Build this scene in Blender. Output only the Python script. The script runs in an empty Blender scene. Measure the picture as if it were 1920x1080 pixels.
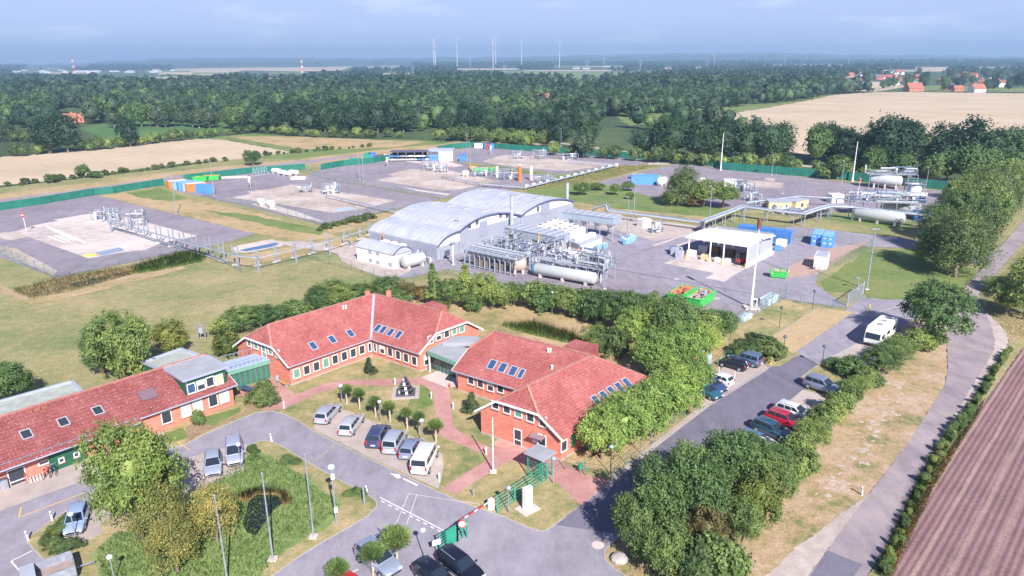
import bpy, math, random
import numpy as np
from mathutils import Vector, Matrix
sc = bpy.context.scene
C = sc.collection
R = math.radians
random.seed(7); rng = np.random.default_rng(7)

# ---------------------------------------------------------------- camera, world, sun, exposure
F = 1340.0; CH = 40.0; PITCH = math.atan(428 / F); ROLL = R(0.35)      # focal length in pixels of a 1920 px wide picture
cf = Vector((0, math.cos(PITCH), -math.sin(PITCH))); r0 = Vector((1, 0, 0)); u0 = r0.cross(cf)
cr = r0 * math.cos(ROLL) - u0 * math.sin(ROLL); cu = r0 * math.sin(ROLL) + u0 * math.cos(ROLL)
cd = bpy.data.cameras.new('camera'); cam = bpy.data.objects.new('camera', cd); C.objects.link(cam)
cd.sensor_width = 36; cd.lens = 36 * F / 1920; cd.clip_start = .5; cd.clip_end = 40000
mw = Matrix((cr, cu, -cf)).transposed().to_4x4(); mw.translation = Vector((0, 0, CH)); cam.matrix_world = mw
sc.camera = cam
SAZ, SEL = R(161), R(38)                                                # sun behind the camera, to its right
sun_dir = Vector((math.sin(SAZ) * math.cos(SEL), math.cos(SAZ) * math.cos(SEL), math.sin(SEL)))
sd = bpy.data.lights.new('sun', 'SUN'); sun = bpy.data.objects.new('sun', sd); C.objects.link(sun)
sd.energy = 5.0; sd.angle = R(0.5); sd.color = (1, .95, .88)
sun.rotation_euler = sun_dir.to_track_quat('Z', 'Y').to_euler(); sun.location = (0, 0, 60)
w = bpy.data.worlds.new('World'); sc.world = w; w.use_nodes = True
nt = w.node_tree; nt.nodes.clear()
wo = nt.nodes.new('ShaderNodeOutputWorld'); bg = nt.nodes.new('ShaderNodeBackground')
sky = nt.nodes.new('ShaderNodeTexSky'); sky.sky_type = 'NISHITA'; sky.sun_disc = False
sky.sun_elevation = SEL; sky.sun_rotation = SAZ; sky.air_density = 1.0; sky.dust_density = .05; sky.ozone_density = 3
tc = nt.nodes.new('ShaderNodeTexCoord'); mp = nt.nodes.new('ShaderNodeMapping'); mp.inputs['Scale'].default_value = (1, 1, 5.5)
ns = nt.nodes.new('ShaderNodeTexNoise'); ns.inputs['Scale'].default_value = 5.5; ns.inputs['Detail'].default_value = 7; ns.inputs['Roughness'].default_value = .62
rp = nt.nodes.new('ShaderNodeValToRGB'); rp.color_ramp.elements[0].position = .53; rp.color_ramp.elements[1].position = .78
rp.color_ramp.elements[1].color = (.75, .75, .75, 1)
mx = nt.nodes.new('ShaderNodeMix'); mx.data_type = 'RGBA'; mx.inputs[7].default_value = (8.8, 9.4, 11.4, 1)
ti = nt.nodes.new('ShaderNodeMix'); ti.data_type = 'RGBA'; ti.blend_type = 'MULTIPLY'; ti.inputs[0].default_value = 1; ti.inputs[7].default_value = (.80, .78, 1.0, 1)
L_ = nt.links.new
L_(tc.outputs['Generated'], mp.inputs['Vector']); L_(mp.outputs[0], ns.inputs['Vector']); L_(ns.outputs['Fac'], rp.inputs[0])
L_(sky.outputs[0], ti.inputs[6]); L_(ti.outputs[2], mx.inputs[6]); L_(rp.outputs[0], mx.inputs[0])
sx = nt.nodes.new('ShaderNodeSeparateXYZ'); L_(tc.outputs['Generated'], sx.inputs[0])
gr = nt.nodes.new('ShaderNodeValToRGB'); gr.color_ramp.elements[0].position = .0; gr.color_ramp.elements[0].color = (.92, .92, .92, 1); gr.color_ramp.elements[1].position = .45; gr.color_ramp.elements[1].color = (0, 0, 0, 1)
L_(sx.outputs[2], gr.inputs[0])
lo = nt.nodes.new('ShaderNodeMix'); lo.data_type = 'RGBA'; lo.inputs[7].default_value = (5.0, 6.0, 9.3, 1)      # lavender blue band of a summer sky
L_(gr.outputs[0], lo.inputs[0]); L_(ti.outputs[2], lo.inputs[6]); L_(lo.outputs[2], mx.inputs[6]); L_(mx.outputs[2], bg.inputs[0])
bg.inputs[1].default_value = .068
L_(bg.outputs[0], wo.inputs[0])
sc.view_settings.view_transform = 'Standard'; sc.view_settings.look = 'None'; sc.view_settings.gamma = 1
sc.view_settings.exposure = 0.84
sc.cycles.max_bounces = 5; sc.cycles.diffuse_bounces = 3; sc.cycles.transparent_max_bounces = 8; sc.cycles.volume_bounces = 0

# ---------------------------------------------------------------- photo pixel -> place in the world
CAM = Vector((0, 0, CH))
def ray(px, py): return cf * F + cr * (px - 960) + cu * (540 - py)
def P(px, py, z=0.):
    d = ray(px, py); return CAM + d * ((z - CH) / d.z)
def PN(px, py, p0, n):                       # on a plane
    d = ray(px, py); return CAM + d * ((p0 - CAM).dot(n) / d.dot(n))
def PV(px, py, p0, dr):                      # on the upright plane through p0 along dr
    return PN(px, py, p0, Vector((dr.y, -dr.x, 0)).normalized())
def top(px, py, ty):                         # height of a thing that stands at (px,py) and reaches up to row ty
    b = P(px, py); lo, hi = 0., 39.8 if ty > 116 else 400.
    for _ in range(50):
        m = (lo + hi) / 2; q = Vector((b.x, b.y, m)) - CAM
        if 540 - F * q.dot(cu) / q.dot(cf) > ty: lo = m
        else: hi = m
    return lo

# ---------------------------------------------------------------- materials
MATS = {}
def nd(nt, t, **k):
    n = nt.nodes.new('ShaderNode' + t)
    for a, v in k.items(): setattr(n, a, v)
    return n
def base(name, rough=.8, metal=0.):
    m = bpy.data.materials.new(name); m.use_nodes = True; nt = m.node_tree
    b = nt.nodes['Principled BSDF']; b.inputs['Roughness'].default_value = rough; b.inputs['Metallic'].default_value = metal
    MATS[name] = m; return m, nt, b
def pos(nt, scale=(1, 1, 1), rot=0.):
    g = nd(nt, 'NewGeometry'); mp = nd(nt, 'Mapping'); mp.inputs['Scale'].default_value = scale; mp.inputs['Rotation'].default_value = (0, 0, rot)
    nt.links.new(g.outputs['Position'], mp.inputs['Vector']); return mp.outputs[0]
def noise(nt, vec, scale, detail=4, rough=.6):
    n = nd(nt, 'TexNoise'); n.inputs['Scale'].default_value = scale; n.inputs['Detail'].default_value = detail; n.inputs['Roughness'].default_value = rough
    if vec: nt.links.new(vec, n.inputs['Vector'])
    return n.outputs['Fac']
def ramp(nt, fac, stops):
    r = nd(nt, 'ValToRGB'); e = r.color_ramp.elements
    while len(e) < len(stops): e.new(.5)
    for i, (p, c) in enumerate(stops):
        e[i].position = p; e[i].color = (*c, 1) if len(c) == 3 else c
    nt.links.new(fac, r.inputs[0]); return r.outputs[0]
def mixc(nt, fac, a, b, mode='MIX'):
    m = nd(nt, 'Mix', data_type='RGBA', blend_type=mode)
    for i, v in ((0, fac), (6, a), (7, b)):
        if hasattr(v, 'links'): nt.links.new(v, m.inputs[i])
        elif i == 0: m.inputs[0].default_value = v
        else: m.inputs[i].default_value = (*v, 1)
    return m.outputs[2]
def bump(nt, b, h, strength=.4, dist=.1):
    n = nd(nt, 'Bump'); n.inputs['Strength'].default_value = strength; n.inputs['Distance'].default_value = dist
    nt.links.new(h, n.inputs['Height']); nt.links.new(n.outputs[0], b.inputs['Normal'])
def pm(name, col, rough=.8, var=.12, scale=1.5, metal=0., bmp=0.):      # plain paint or stone with uneven tone
    if name in MATS: return MATS[name]
    m, nt, b = base(name, rough, metal)
    if var:
        f = noise(nt, pos(nt), scale, 6)
        lo = tuple(max(0, c * (1 - var * 1.6)) for c in col); hi = tuple(min(1, c * (1 + var * 1.3)) for c in col)
        nt.links.new(ramp(nt, f, [(.3, lo), (.7, hi)]), b.inputs['Base Color'])
        if bmp: bump(nt, b, f, bmp)
    else: b.inputs['Base Color'].default_value = (*col, 1)
    return m
def ground_mat(name, cols, s1=.03, s2=.35, s3=3., bmp=.5, fine=.35):      # three sizes of patchiness
    m, nt, b = base(name, .95); v = pos(nt)
    a = noise(nt, v, s1, 5, .65); c = noise(nt, v, s2, 6, .7); d = noise(nt, v, s3, 5, .75)
    ad = nd(nt, 'Math', operation='MULTIPLY_ADD'); ad.inputs[1].default_value = .45; nt.links.new(c, ad.inputs[0])
    ml = nd(nt, 'Math', operation='MULTIPLY'); ml.inputs[1].default_value = .55; nt.links.new(a, ml.inputs[0]); nt.links.new(ml.outputs[0], ad.inputs[2])
    n = len(cols); st = [(.39 + .22 * i / (n - 1), k) for i, k in enumerate(cols)]
    col = ramp(nt, ad.outputs[0], st)
    g = ramp(nt, d, [(.3, (1 - fine,) * 3), (.7, (1 + fine * .6,) * 3)])
    nt.links.new(mixc(nt, 1., col, g, 'MULTIPLY'), b.inputs['Base Color'])
    if 'asphalt' in name or 'road' in name:               # worn patches and darker tar spots
        st_ = mixc(nt, 1., b.inputs['Base Color'].links[0].from_socket, ramp(nt, noise(nt, pos(nt, (1, .35, 1), .8), .55, 7, .72), [(.36, (.84,) * 3), (.5, (1.,) * 3), (.66, (1.09,) * 3)]), 'MULTIPLY')
        nt.links.new(mixc(nt, 1., st_, ramp(nt, noise(nt, pos(nt, (1, 1, 1), .3), 2.3, 3, .5), [(.27, (.80,) * 3), (.33, (1.,) * 3)]), 'MULTIPLY'), b.inputs['Base Color'])
    if bmp: bump(nt, b, d, bmp, .15)
    return m
MEADOW = ground_mat('meadow_grass', [(.17, .21, .075), (.29, .27, .12), (.42, .33, .18)], .055, .6, 3.2, .5, .5)
LAWN = ground_mat('lawn_grass', [(.16, .20, .07), (.33, .28, .13), (.48, .36, .20)], .12, .7, 5)
DRY = ground_mat('dry_grass', [(.24, .22, .09), (.43, .31, .16), (.50, .36, .22)], .08, .5, 4)
VERGE = ground_mat('bare_verge', [(.16, .19, .07), (.36, .27, .14), (.46, .32, .21), (.50, .38, .29)], .16, .8, 4.5)
ISLG = ground_mat('island_grass', [(.17, .25, .08), (.23, .32, .10), (.30, .36, .13)], .3, 1.2, 7, .8, .4)
GREENG = ground_mat('green_grass', [(.10, .17, .04), (.16, .22, .06), (.24, .24, .09)], .1, .7, 5)
LAND = ground_mat('land', [(.03, .06, .02), (.05, .09, .03), (.10, .14, .05)], .004, .03, .3, .2)
WHEAT = ground_mat('stubble', [(0.430, 0.335, 0.226), (0.516, 0.400, 0.282), (0.568, 0.446, 0.339)], .02, .2, 2., .3, .14)
MAIZE = ground_mat('maize', [(.05, .13, .03), (.07, .16, .04), (.10, .19, .05)], .02, .3, 1.5, .8)
ASPH = ground_mat('asphalt', [(0.248, 0.227, 0.275), (0.286, 0.260, 0.315), (0.330, 0.305, 0.355)], .07, .5, 9, .15, .16)
ASPHP = ground_mat('pad_asphalt', [(0.209, 0.179, 0.222), (0.259, 0.224, 0.270), (0.308, 0.263, 0.306)], .04, .3, 4, .1, .16)
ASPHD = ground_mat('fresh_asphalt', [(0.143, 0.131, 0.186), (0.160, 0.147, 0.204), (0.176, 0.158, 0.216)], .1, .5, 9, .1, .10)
ROADM = ground_mat('worn_road', [(.25, .21, .245), (.31, .255, .28), (.36, .30, .31)], .08, .3, 6, .15, .08)
CONC = ground_mat('concrete', [(.40, .34, .33), (.56, .48, .46), (.66, .57, .55)], .05, .35, 3, .1, .12)
DIRTC = ground_mat('worn_concrete', [(.34, .27, .24), (.46, .38, .35), (.58, .50, .47)], .08, .4, 2, .1, .14)
PAVER = ground_mat('grey_paver', [(.36, .30, .28), (.43, .36, .34), (.49, .41, .38)], .1, .6, 6, .2, .14)
BRICKP = ground_mat('red_paver', [(.38, .18, .17), (.45, .23, .22), (.52, .29, .27)], .15, .8, 6, .2, .14)
GRAVEL = ground_mat('gravel', [(.38, .31, .29), (.46, .38, .36), (.54, .46, .43)], .1, .8, 8, .4, .2)
KERB = pm('kerb_stone', (.40, .36, .35), .85, .12, 3)
# ploughed rows
m, nt_, b_ = base('ploughed_soil', .95)
ROWS = m
FD = R(46.6)
v = pos(nt_, (1, 1, 1), -FD)                   # x now runs along the rows
wv = nd(nt_, 'TexWave', wave_type='BANDS', bands_direction='Y'); wv.inputs['Scale'].default_value = .55; wv.inputs['Distortion'].default_value = .5; wv.inputs['Detail Scale'].default_value = 2
nt_.links.new(v, wv.inputs['Vector'])
w2 = nd(nt_, 'TexWave', wave_type='BANDS', bands_direction='Y'); w2.inputs['Scale'].default_value = .143; w2.inputs['Distortion'].default_value = .6; w2.inputs['Phase Offset'].default_value = 1.
nt_.links.new(v, w2.inputs['Vector'])
f1 = noise(nt_, v, .25, 5); f2 = noise(nt_, v, 4, 4)
c1 = ramp(nt_, wv.outputs['Fac'], [(.1, (.17, .095, .10)), (.9, (.28, .165, .17))])
c2 = mixc(nt_, ramp(nt_, w2.outputs['Fac'], [(.90, (0, 0, 0)), (.98, (.7, .7, .7))]), c1, (.36, .25, .22))
c3 = mixc(nt_, 1., c2, ramp(nt_, f1, [(.3, (.85, .85, .85)), (.7, (1.12, 1.1, 1.1))]), 'MULTIPLY')
nt_.links.new(mixc(nt_, 1., c3, ramp(nt_, f2, [(.3, (.8, .8, .8)), (.7, (1.15,) * 3)]), 'MULTIPLY'), b_.inputs['Base Color'])
bump(nt_, b_, f2, .5, .1)

def brick_mat(name, ang, c1, c2, mort):
    m, nt, b = base(name, .85)
    g = nd(nt, 'NewGeometry'); sp = nd(nt, 'SeparateXYZ'); nt.links.new(g.outputs['Position'], sp.inputs[0])
    s = math.sin(ang) + math.cos(ang); k = math.cos(ang) - math.sin(ang)
    a1 = nd(nt, 'Math', operation='MULTIPLY'); a1.inputs[1].default_value = k; nt.links.new(sp.outputs[0], a1.inputs[0])
    a2 = nd(nt, 'Math', operation='MULTIPLY_ADD'); a2.inputs[1].default_value = s; nt.links.new(sp.outputs[1], a2.inputs[0]); nt.links.new(a1.outputs[0], a2.inputs[2])
    cb = nd(nt, 'CombineXYZ'); nt.links.new(a2.outputs[0], cb.inputs[0]); nt.links.new(sp.outputs[2], cb.inputs[1])
    br = nd(nt, 'TexBrick'); br.inputs['Scale'].default_value = 1; br.inputs['Brick Width'].default_value = .5; br.inputs['Row Height'].default_value = .16
    br.inputs['Mortar Size'].default_value = .015; br.inputs['Color1'].default_value = (*c1, 1); br.inputs['Color2'].default_value = (*c2, 1); br.inputs['Mortar'].default_value = (*mort, 1)
    nt.links.new(cb.outputs[0], br.inputs['Vector'])
    f = noise(nt, g.outputs['Position'], .8, 5)
    nt.links.new(mixc(nt, 1., br.outputs[0], ramp(nt, f, [(.3, (.86,) * 3), (.7, (1.1,) * 3)]), 'MULTIPLY'), b.inputs['Base Color'])
    return m
BRICK = brick_mat('red_brick', R(47), (.58, .15, .105), (.68, .22, .16), (.54, .29, .23))
def tile_mat(name, ang, cols, speck):           # pantile rows follow the height, columns the wall direction
    m, nt, b = base(name, .8)
    g = nd(nt, 'NewGeometry'); sp = nd(nt, 'SeparateXYZ'); nt.links.new(g.outputs['Position'], sp.inputs[0])
    w1 = nd(nt, 'TexWave', wave_type='BANDS', bands_direction='Z', wave_profile='SAW'); w1.inputs['Scale'].default_value = 1.55; w1.inputs['Distortion'].default_value = .15
    nt.links.new(g.outputs['Position'], w1.inputs['Vector'])
    v = pos(nt, (1, 1, 1), -ang)
    wx = nd(nt, 'TexWave', wave_type='BANDS', bands_direction='X'); wx.inputs['Scale'].default_value = .9; nt.links.new(v, wx.inputs['Vector'])
    wy = nd(nt, 'TexWave', wave_type='BANDS', bands_direction='Y'); wy.inputs['Scale'].default_value = .9; nt.links.new(v, wy.inputs['Vector'])
    vo = nd(nt, 'TexVoronoi'); vo.inputs['Scale'].default_value = 3.2; nt.links.new(g.outputs['Position'], vo.inputs['Vector'])
    f = noise(nt, g.outputs['Position'], .35, 6, .7); f2 = noise(nt, g.outputs['Position'], 4.5, 3, .7)
    c = ramp(nt, f, [(.3, cols[0]), (.5, cols[1]), (.72, cols[2])])
    c = mixc(nt, 1., c, ramp(nt, vo.outputs['Color'], [(0., (.80,) * 3), (1., (1.2,) * 3)]), 'MULTIPLY')
    c = mixc(nt, ramp(nt, f2, [(.60, (0, 0, 0)), (.70, (speck,) * 3)]), c, (.55, .42, .38))
    c = mixc(nt, 1., c, ramp(nt, w1.outputs['Fac'], [(0., (.72,) * 3), (.35, (1.05,) * 3)]), 'MULTIPLY')
    nt.links.new(c, b.inputs['Base Color'])
    ad = nd(nt, 'Math', operation='ADD'); nt.links.new(w1.outputs['Fac'], ad.inputs[0]); nt.links.new(wx.outputs['Fac'], ad.inputs[1])
    a2 = nd(nt, 'Math', operation='ADD'); nt.links.new(ad.outputs[0], a2.inputs[0]); nt.links.new(wy.outputs['Fac'], a2.inputs[1])
    bump(nt, b, a2.outputs[0], .35, .05)
    return m
TILE = tile_mat('roof_tile', R(47), [(0.261, 0.064, 0.060), (0.333, 0.093, 0.088), (0.405, 0.147, 0.140)], .55)
TILEL = tile_mat('mottled_roof_tile', R(47), [(0.192, 0.043, 0.041), (0.242, 0.066, 0.064), (0.298, 0.106, 0.105)], .75)
def leaf_mat(name, cols, sat=.25):
    m, nt, b = base(name, .6)
    oi = nd(nt, 'ObjectInfo'); g = nd(nt, 'NewGeometry')
    f = noise(nt, g.outputs['Position'], .55, 3, .7)
    mxn = nd(nt, 'Math', operation='MULTIPLY_ADD'); mxn.inputs[1].default_value = .35; nt.links.new(oi.outputs['Random'], mxn.inputs[0])
    sb = nd(nt, 'Math', operation='SUBTRACT'); sb.inputs[1].default_value = .17; nt.links.new(f, sb.inputs[0]); nt.links.new(sb.outputs[0], mxn.inputs[2])
    n = len(cols); c = ramp(nt, mxn.outputs[0], [(.28 + .44 * i / (n - 1), k) for i, k in enumerate(cols)])
    vo = nd(nt, 'TexVoronoi'); vo.inputs['Scale'].default_value = 1.3; nt.links.new(g.outputs['Position'], vo.inputs['Vector'])
    c = mixc(nt, 1., c, ramp(nt, vo.outputs['Color'], [(0., (.72,) * 3), (1., (1.3,) * 3)]), 'MULTIPLY')
    c = mixc(nt, 1., c, ramp(nt, noise(nt, g.outputs['Position'], .045, 3), [(.35, (.78, .85, .85)), (.65, (1.3, 1.2, 1.1))]), 'MULTIPLY')
    nt.links.new(c, b.inputs['Base Color'])
    b.inputs['Subsurface Weight'].default_value = 0
    tr = nd(nt, 'BsdfTranslucent'); nt.links.new(c, tr.inputs[0]); ms = nd(nt, 'MixShader'); ms.inputs[0].default_value = .36
    out = [q for q in nt.nodes if q.type == 'OUTPUT_MATERIAL'][0]
    nt.links.new(b.outputs[0], ms.inputs[1]); nt.links.new(tr.outputs[0], ms.inputs[2]); nt.links.new(ms.outputs[0], out.inputs[0])
    return m
LEAF = {'oak': leaf_mat('oak_leaf', [(0.078, 0.145, 0.053), (0.116, 0.203, 0.068), (0.170, 0.262, 0.085)]),
        'mid': leaf_mat('broad_leaf', [(0.106, 0.172, 0.056), (0.180, 0.266, 0.083), (0.295, 0.361, 0.105)]),
        'lime': leaf_mat('bright_leaf', [(0.165, 0.275, 0.071), (0.263, 0.388, 0.099), (0.394, 0.484, 0.141)]),
        'willow': leaf_mat('willow_leaf', [(.075, .125, .045), (.115, .175, .06), (.165, .22, .075)]),
        'yellow': leaf_mat('yellowing_leaf', [(.10, .15, .04), (.17, .21, .05), (.26, .27, .07)]),
        'rust': leaf_mat('rusty_leaf', [(.10, .12, .04), (.18, .15, .06), (.24, .14, .06)]),
        'larch': leaf_mat('larch_needle', [(0.156, 0.193, 0.060), (0.296, 0.290, 0.090), (0.437, 0.359, 0.134)]),
        'fir': leaf_mat('fir_needle', [(0.039, 0.072, 0.037), (0.065, 0.108, 0.050), (0.104, 0.144, 0.062)]),
        'wood': leaf_mat('wood_leaf', [(.020, .055, .034), (.036, .085, .046), (.065, .125, .052)]),
        'woodw': leaf_mat('wood_willow_leaf', [(.055, .095, .055), (.085, .13, .07), (.12, .165, .08)]),
        'far': leaf_mat('far_leaf', [(.012, .038, .032), (.02, .055, .042), (.035, .075, .05)]),
        'plane': leaf_mat('plane_leaf', [(.10, .17, .045), (.16, .25, .065), (.23, .31, .085)]),
        'reed': leaf_mat('reed_blade', [(0.100, 0.198, 0.041), (0.172, 0.290, 0.062), (0.315, 0.356, 0.097)]),
        'dryreed': leaf_mat('dry_reed_blade', [(0.229, 0.238, 0.083), (0.458, 0.356, 0.152), (0.643, 0.436, 0.220)])}
BARK = pm('bark', (.22, .17, .13), .9, .2, 3); BARKP = pm('pale_bark', (.50, .42, .34), .9, .15, 4)
WHITE = pm('white_paint', (.78, .77, .78), .5, .03); WHITEW = pm('white_render', (.80, .78, .78), .8, .04)
GALV = pm('galvanised_steel', (.34, .37, .45), .5, .18, 2, .3); GREYM = pm('grey_sheet', (.42, .44, .52), .5, .06, .6, .1)
LROOF = pm('pale_sheet_roof', (.46, .48, .58), .5, .10, .35, .1); DGREY = pm('dark_trim', (.10, .10, .14), .6, .1)
PIPEW = pm('pale_pipe', (.46, .48, .53), .5, .14, 1, .1); PIPEB = pm('blue_grey_steel', (.17, .23, .36), .5, .15, 1, .1)
VESS = pm('vessel_paint', (.44, .46, .47), .45, .05, .6); TANV = pm('tan_cladding', (.48, .38, .32), .6, .1)
GREENF = pm('green_screen', (.015, .16, .12), .75, .15, .5); GREENP = pm('green_paint', (.03, .30, .20), .55, .08)
GREENB = pm('bright_green_paint', (.06, .50, .10), .5, .1, 1); DKGREEN = pm('dark_green_board', (.015, .10, .055), .7, .12, .8)
TEAL = pm('teal_trim', (.16, .34, .27), .5, .05); BLUEC = pm('container_blue', (.07, .22, .55), .55, .12, .7); BLUEB = pm('bright_blue', (.10, .30, .72), .5, .1, 1)
SKYB = pm('pale_blue_paint', (.24, .44, .75), .5, .1); REDP = pm('red_paint', (.62, .05, .05), .5, .08); ORANGE = pm('orange_paint', (.78, .20, .05), .5, .08)
YELP = pm('yellow_paint', (.75, .52, .10), .5, .05); BLACK = pm('black_rubber', (.02, .02, .025), .7, .05); LINEW = pm('road_line', (.72, .68, .70), .8, .06, 3)
LINEY = pm('yellow_line', (.72, .50, .14), .8, .08, 3); FLATR = pm('bitumen_roof', (.33, .34, .38), .8, .10, .6); EDGE = pm('zinc_edge', (.45, .50, .62), .4, .05, 1, .3)
LAMPG = pm('lamp_globe', (.62, .68, .80), .25, .02); TANP = pm('cream_panel', (.62, .50, .32), .7, .06); WOOD = pm('wood', (.50, .26, .12), .7, .1)
BUSHS = pm('soil', (.30, .20, .13), .95, .2); STONE = pm('stone', (.42, .37, .35), .9, .15, 2, 0, .4); CHALK = pm('pale_rubble', (.46, .37, .32), .95, .1, 2, 0, .5)
ORTILE = pm('orange_tile', (.36, .13, .09), .8, .12, .4); DTILE = pm('slate_tile', (.12, .13, .17), .7, .1); BLUET = pm('tarpaulin', (.20, .36, .62), .6, .12)
SCRAP = pm('scrap', (.40, .40, .42), .7, .5, 3.5); RUSTI = pm('rusty_inside', (.55, .22, .13), .8, .2, 1)
def glass(name, col, rough=.08):
    m, nt, b = base(name, rough); b.inputs['Base Color'].default_value = (*col, 1); b.inputs['Specular IOR Level'].default_value = .7
    return m
GLASS = glass('dark_glass', (.035, .045, .06)); GLASSG = glass('green_blind_glass', (.13, .30, .23)); GLASSB = glass('sky_glass', (.035, .085, .19), .05)
CARG = glass('car_glass', (.02, .03, .045), .04); LIGHTR = glass('red_lens', (.45, .02, .03)); LIGHTW = glass('clear_lens', (.65, .68, .72), .15)
WATER = glass('pond_water', (.015, .02, .025), .05); BWATER = glass('basin_water', (.03, .11, .28), .06)
def paint(name, col):
    if name in MATS: return MATS[name]
    m, nt, b = base(name, .3, .25); b.inputs['Base Color'].default_value = (*col, 1)
    b.inputs['Coat Weight'].default_value = .8; b.inputs['Coat Roughness'].default_value = .06
    return m
# ---------------------------------------------------------------- mesh helpers
X, Y, Z = Vector((1, 0, 0)), Vector((0, 1, 0)), Vector((0, 0, 1))
class MB:
    def __init__(s): s.v = []; s.f = []
    def add(s, vs, fs):
        o = len(s.v); s.v += [tuple(q) for q in vs]; s.f += [tuple(i + o for i in q) for q in fs]; return s
    def box(s, c, sx, sy, sz, ux=X, uy=None, uz=Z):
        ux = Vector(ux).normalized(); uz = Vector(uz)
        uy = uz.cross(ux).normalized() if uy is None else Vector(uy); c = Vector(c)
        p = [c + ux * (sx / 2 * i) + uy * (sy / 2 * j) + uz * (sz / 2 * k) for i, j, k in ((-1, -1, -1), (1, -1, -1), (1, 1, -1), (-1, 1, -1), (-1, -1, 1), (1, -1, 1), (1, 1, 1), (-1, 1, 1))]
        return s.add(p, [(0, 3, 2, 1), (4, 5, 6, 7), (0, 1, 5, 4), (1, 2, 6, 5), (2, 3, 7, 6), (3, 0, 4, 7)])
    def bbox(s, x0, x1, y0, y1, z0, z1): return s.box(((x0 + x1) / 2, (y0 + y1) / 2, (z0 + z1) / 2), x1 - x0, y1 - y0, z1 - z0)
    def tube(s, a, b, r, r2=None, n=8, cap=True):
        a = Vector(a); b = Vector(b); r2 = r if r2 is None else r2; d = (b - a).normalized()
        u = d.orthogonal().normalized(); w_ = d.cross(u); vs = []
        for p, q in ((a, r), (b, r2)):
            for i in range(n):
                t = 2 * math.pi * i / n; vs.append(p + (u * math.cos(t) + w_ * math.sin(t)) * q)
        fs = [(i, (i + 1) % n, n + (i + 1) % n, n + i) for i in range(n)]
        if cap: fs += [tuple(range(n))[::-1], tuple(range(n, 2 * n))]
        return s.add(vs, fs)
    def bar(s, a, b, w_, h=None):
        a = Vector(a); b = Vector(b); d = b - a; L = d.length
        if L < 1e-6: return s
        d.normalize(); up = Z if abs(d.z) < .95 else X; y = up.cross(d).normalized(); z = d.cross(y)
        return s.box((a + b) / 2, L, w_, h or w_, d, y, z)
    def path(s, pts, r, n=8):
        for a, b in zip(pts, pts[1:]): s.tube(a, b, r, n=n)
        return s
    def sphere(s, c, r, nu=12, nv=8, sz=1., v0=0., v1=1.):
        c = Vector(c); vs = []; fs = []
        for j in range(nv + 1):
            t = math.pi * (v0 + (v1 - v0) * j / nv)
            for i in range(nu):
                p = 2 * math.pi * i / nu; vs.append(c + Vector((math.sin(t) * math.cos(p) * r, math.sin(t) * math.sin(p) * r, math.cos(t) * r * sz)))
        for j in range(nv):
            for i in range(nu): fs.append((j * nu + i, (j + 1) * nu + i, (j + 1) * nu + (i + 1) % nu, j * nu + (i + 1) % nu))
        return s.add(vs, fs)
    def lathe(s, a, d, prof, n=16):                     # prof: (distance along d, radius)
        a = Vector(a); d = Vector(d).normalized(); u = d.orthogonal().normalized(); w_ = d.cross(u); vs = []; fs = []
        for t, r in prof:
            for i in range(n):
                q = 2 * math.pi * i / n; vs.append(a + d * t + (u * math.cos(q) + w_ * math.sin(q)) * r)
        for j in range(len(prof) - 1):
            for i in range(n): fs.append((j * n + i, j * n + (i + 1) % n, (j + 1) * n + (i + 1) % n, (j + 1) * n + i))
        fs += [tuple(range(n))[::-1], tuple(range((len(prof) - 1) * n, len(prof) * n))]
        return s.add(vs, fs)
    def prism(s, pts, z0, z1):                          # upright walls and a flat top of any outline
        n = len(pts); vs = [(p[0], p[1], z0) for p in pts] + [(p[0], p[1], z1) for p in pts]
        return s.add(vs, [(i, (i + 1) % n, n + (i + 1) % n, n + i) for i in range(n)] + [tuple(range(n))[::-1], tuple(range(n, 2 * n))])
    def sweep(s, prof, d):                              # closed outline (3D) pushed along d
        n = len(prof); vs = [Vector(p) for p in prof] + [Vector(p) + d for p in prof]
        return s.add(vs, [(i, (i + 1) % n, n + (i + 1) % n, n + i) for i in range(n)] + [tuple(range(n))[::-1], tuple(range(n, 2 * n))])
    def mesh(s, name, mats, smooth=False):
        me = bpy.data.meshes.new(name); me.from_pydata(s.v, [], s.f); me.validate()
        for m_ in (mats if isinstance(mats, (list, tuple)) else [mats]): me.materials.append(m_)
        if smooth:
            for p in me.polygons: p.use_smooth = True
        return me
    def build(s, name, m_, parent=None, smooth=False, world=True):
        o = bpy.data.objects.new(name, s.mesh(name, m_, smooth)); C.objects.link(o)
        if parent:
            o.parent = parent
            if world:
                q = parent; off = Vector((0, 0, 0))
                while q: off += q.location; q = q.parent
                o.location = -off
        return o
def tag(o, label=None, cat=None, group=None, kind=None):
    if label: o['label'] = label
    if cat: o['category'] = cat
    if group: o['group'] = group
    if kind: o['kind'] = kind
    return o
def empty(name, loc, label, cat, group=None, rz=0.):
    o = bpy.data.objects.new(name, None); C.objects.link(o); o.location = loc; o.rotation_euler = (0, 0, rz); o.empty_display_size = .5
    return tag(o, label, cat, group)
def inst(name, me, parent=None, loc=(0, 0, 0), rz=0., s=None):
    o = bpy.data.objects.new(name, me); C.objects.link(o); o.parent = parent; o.location = loc; o.rotation_euler = (0, 0, rz)
    if s: o.scale = s if hasattr(s, '__len__') else (s, s, s)
    return o
def bev(o, w_=.02, seg=2):
    m_ = o.modifiers.new('bevel', 'BEVEL'); m_.width = w_; m_.segments = seg; m_.limit_method = 'ANGLE'; return o
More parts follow.
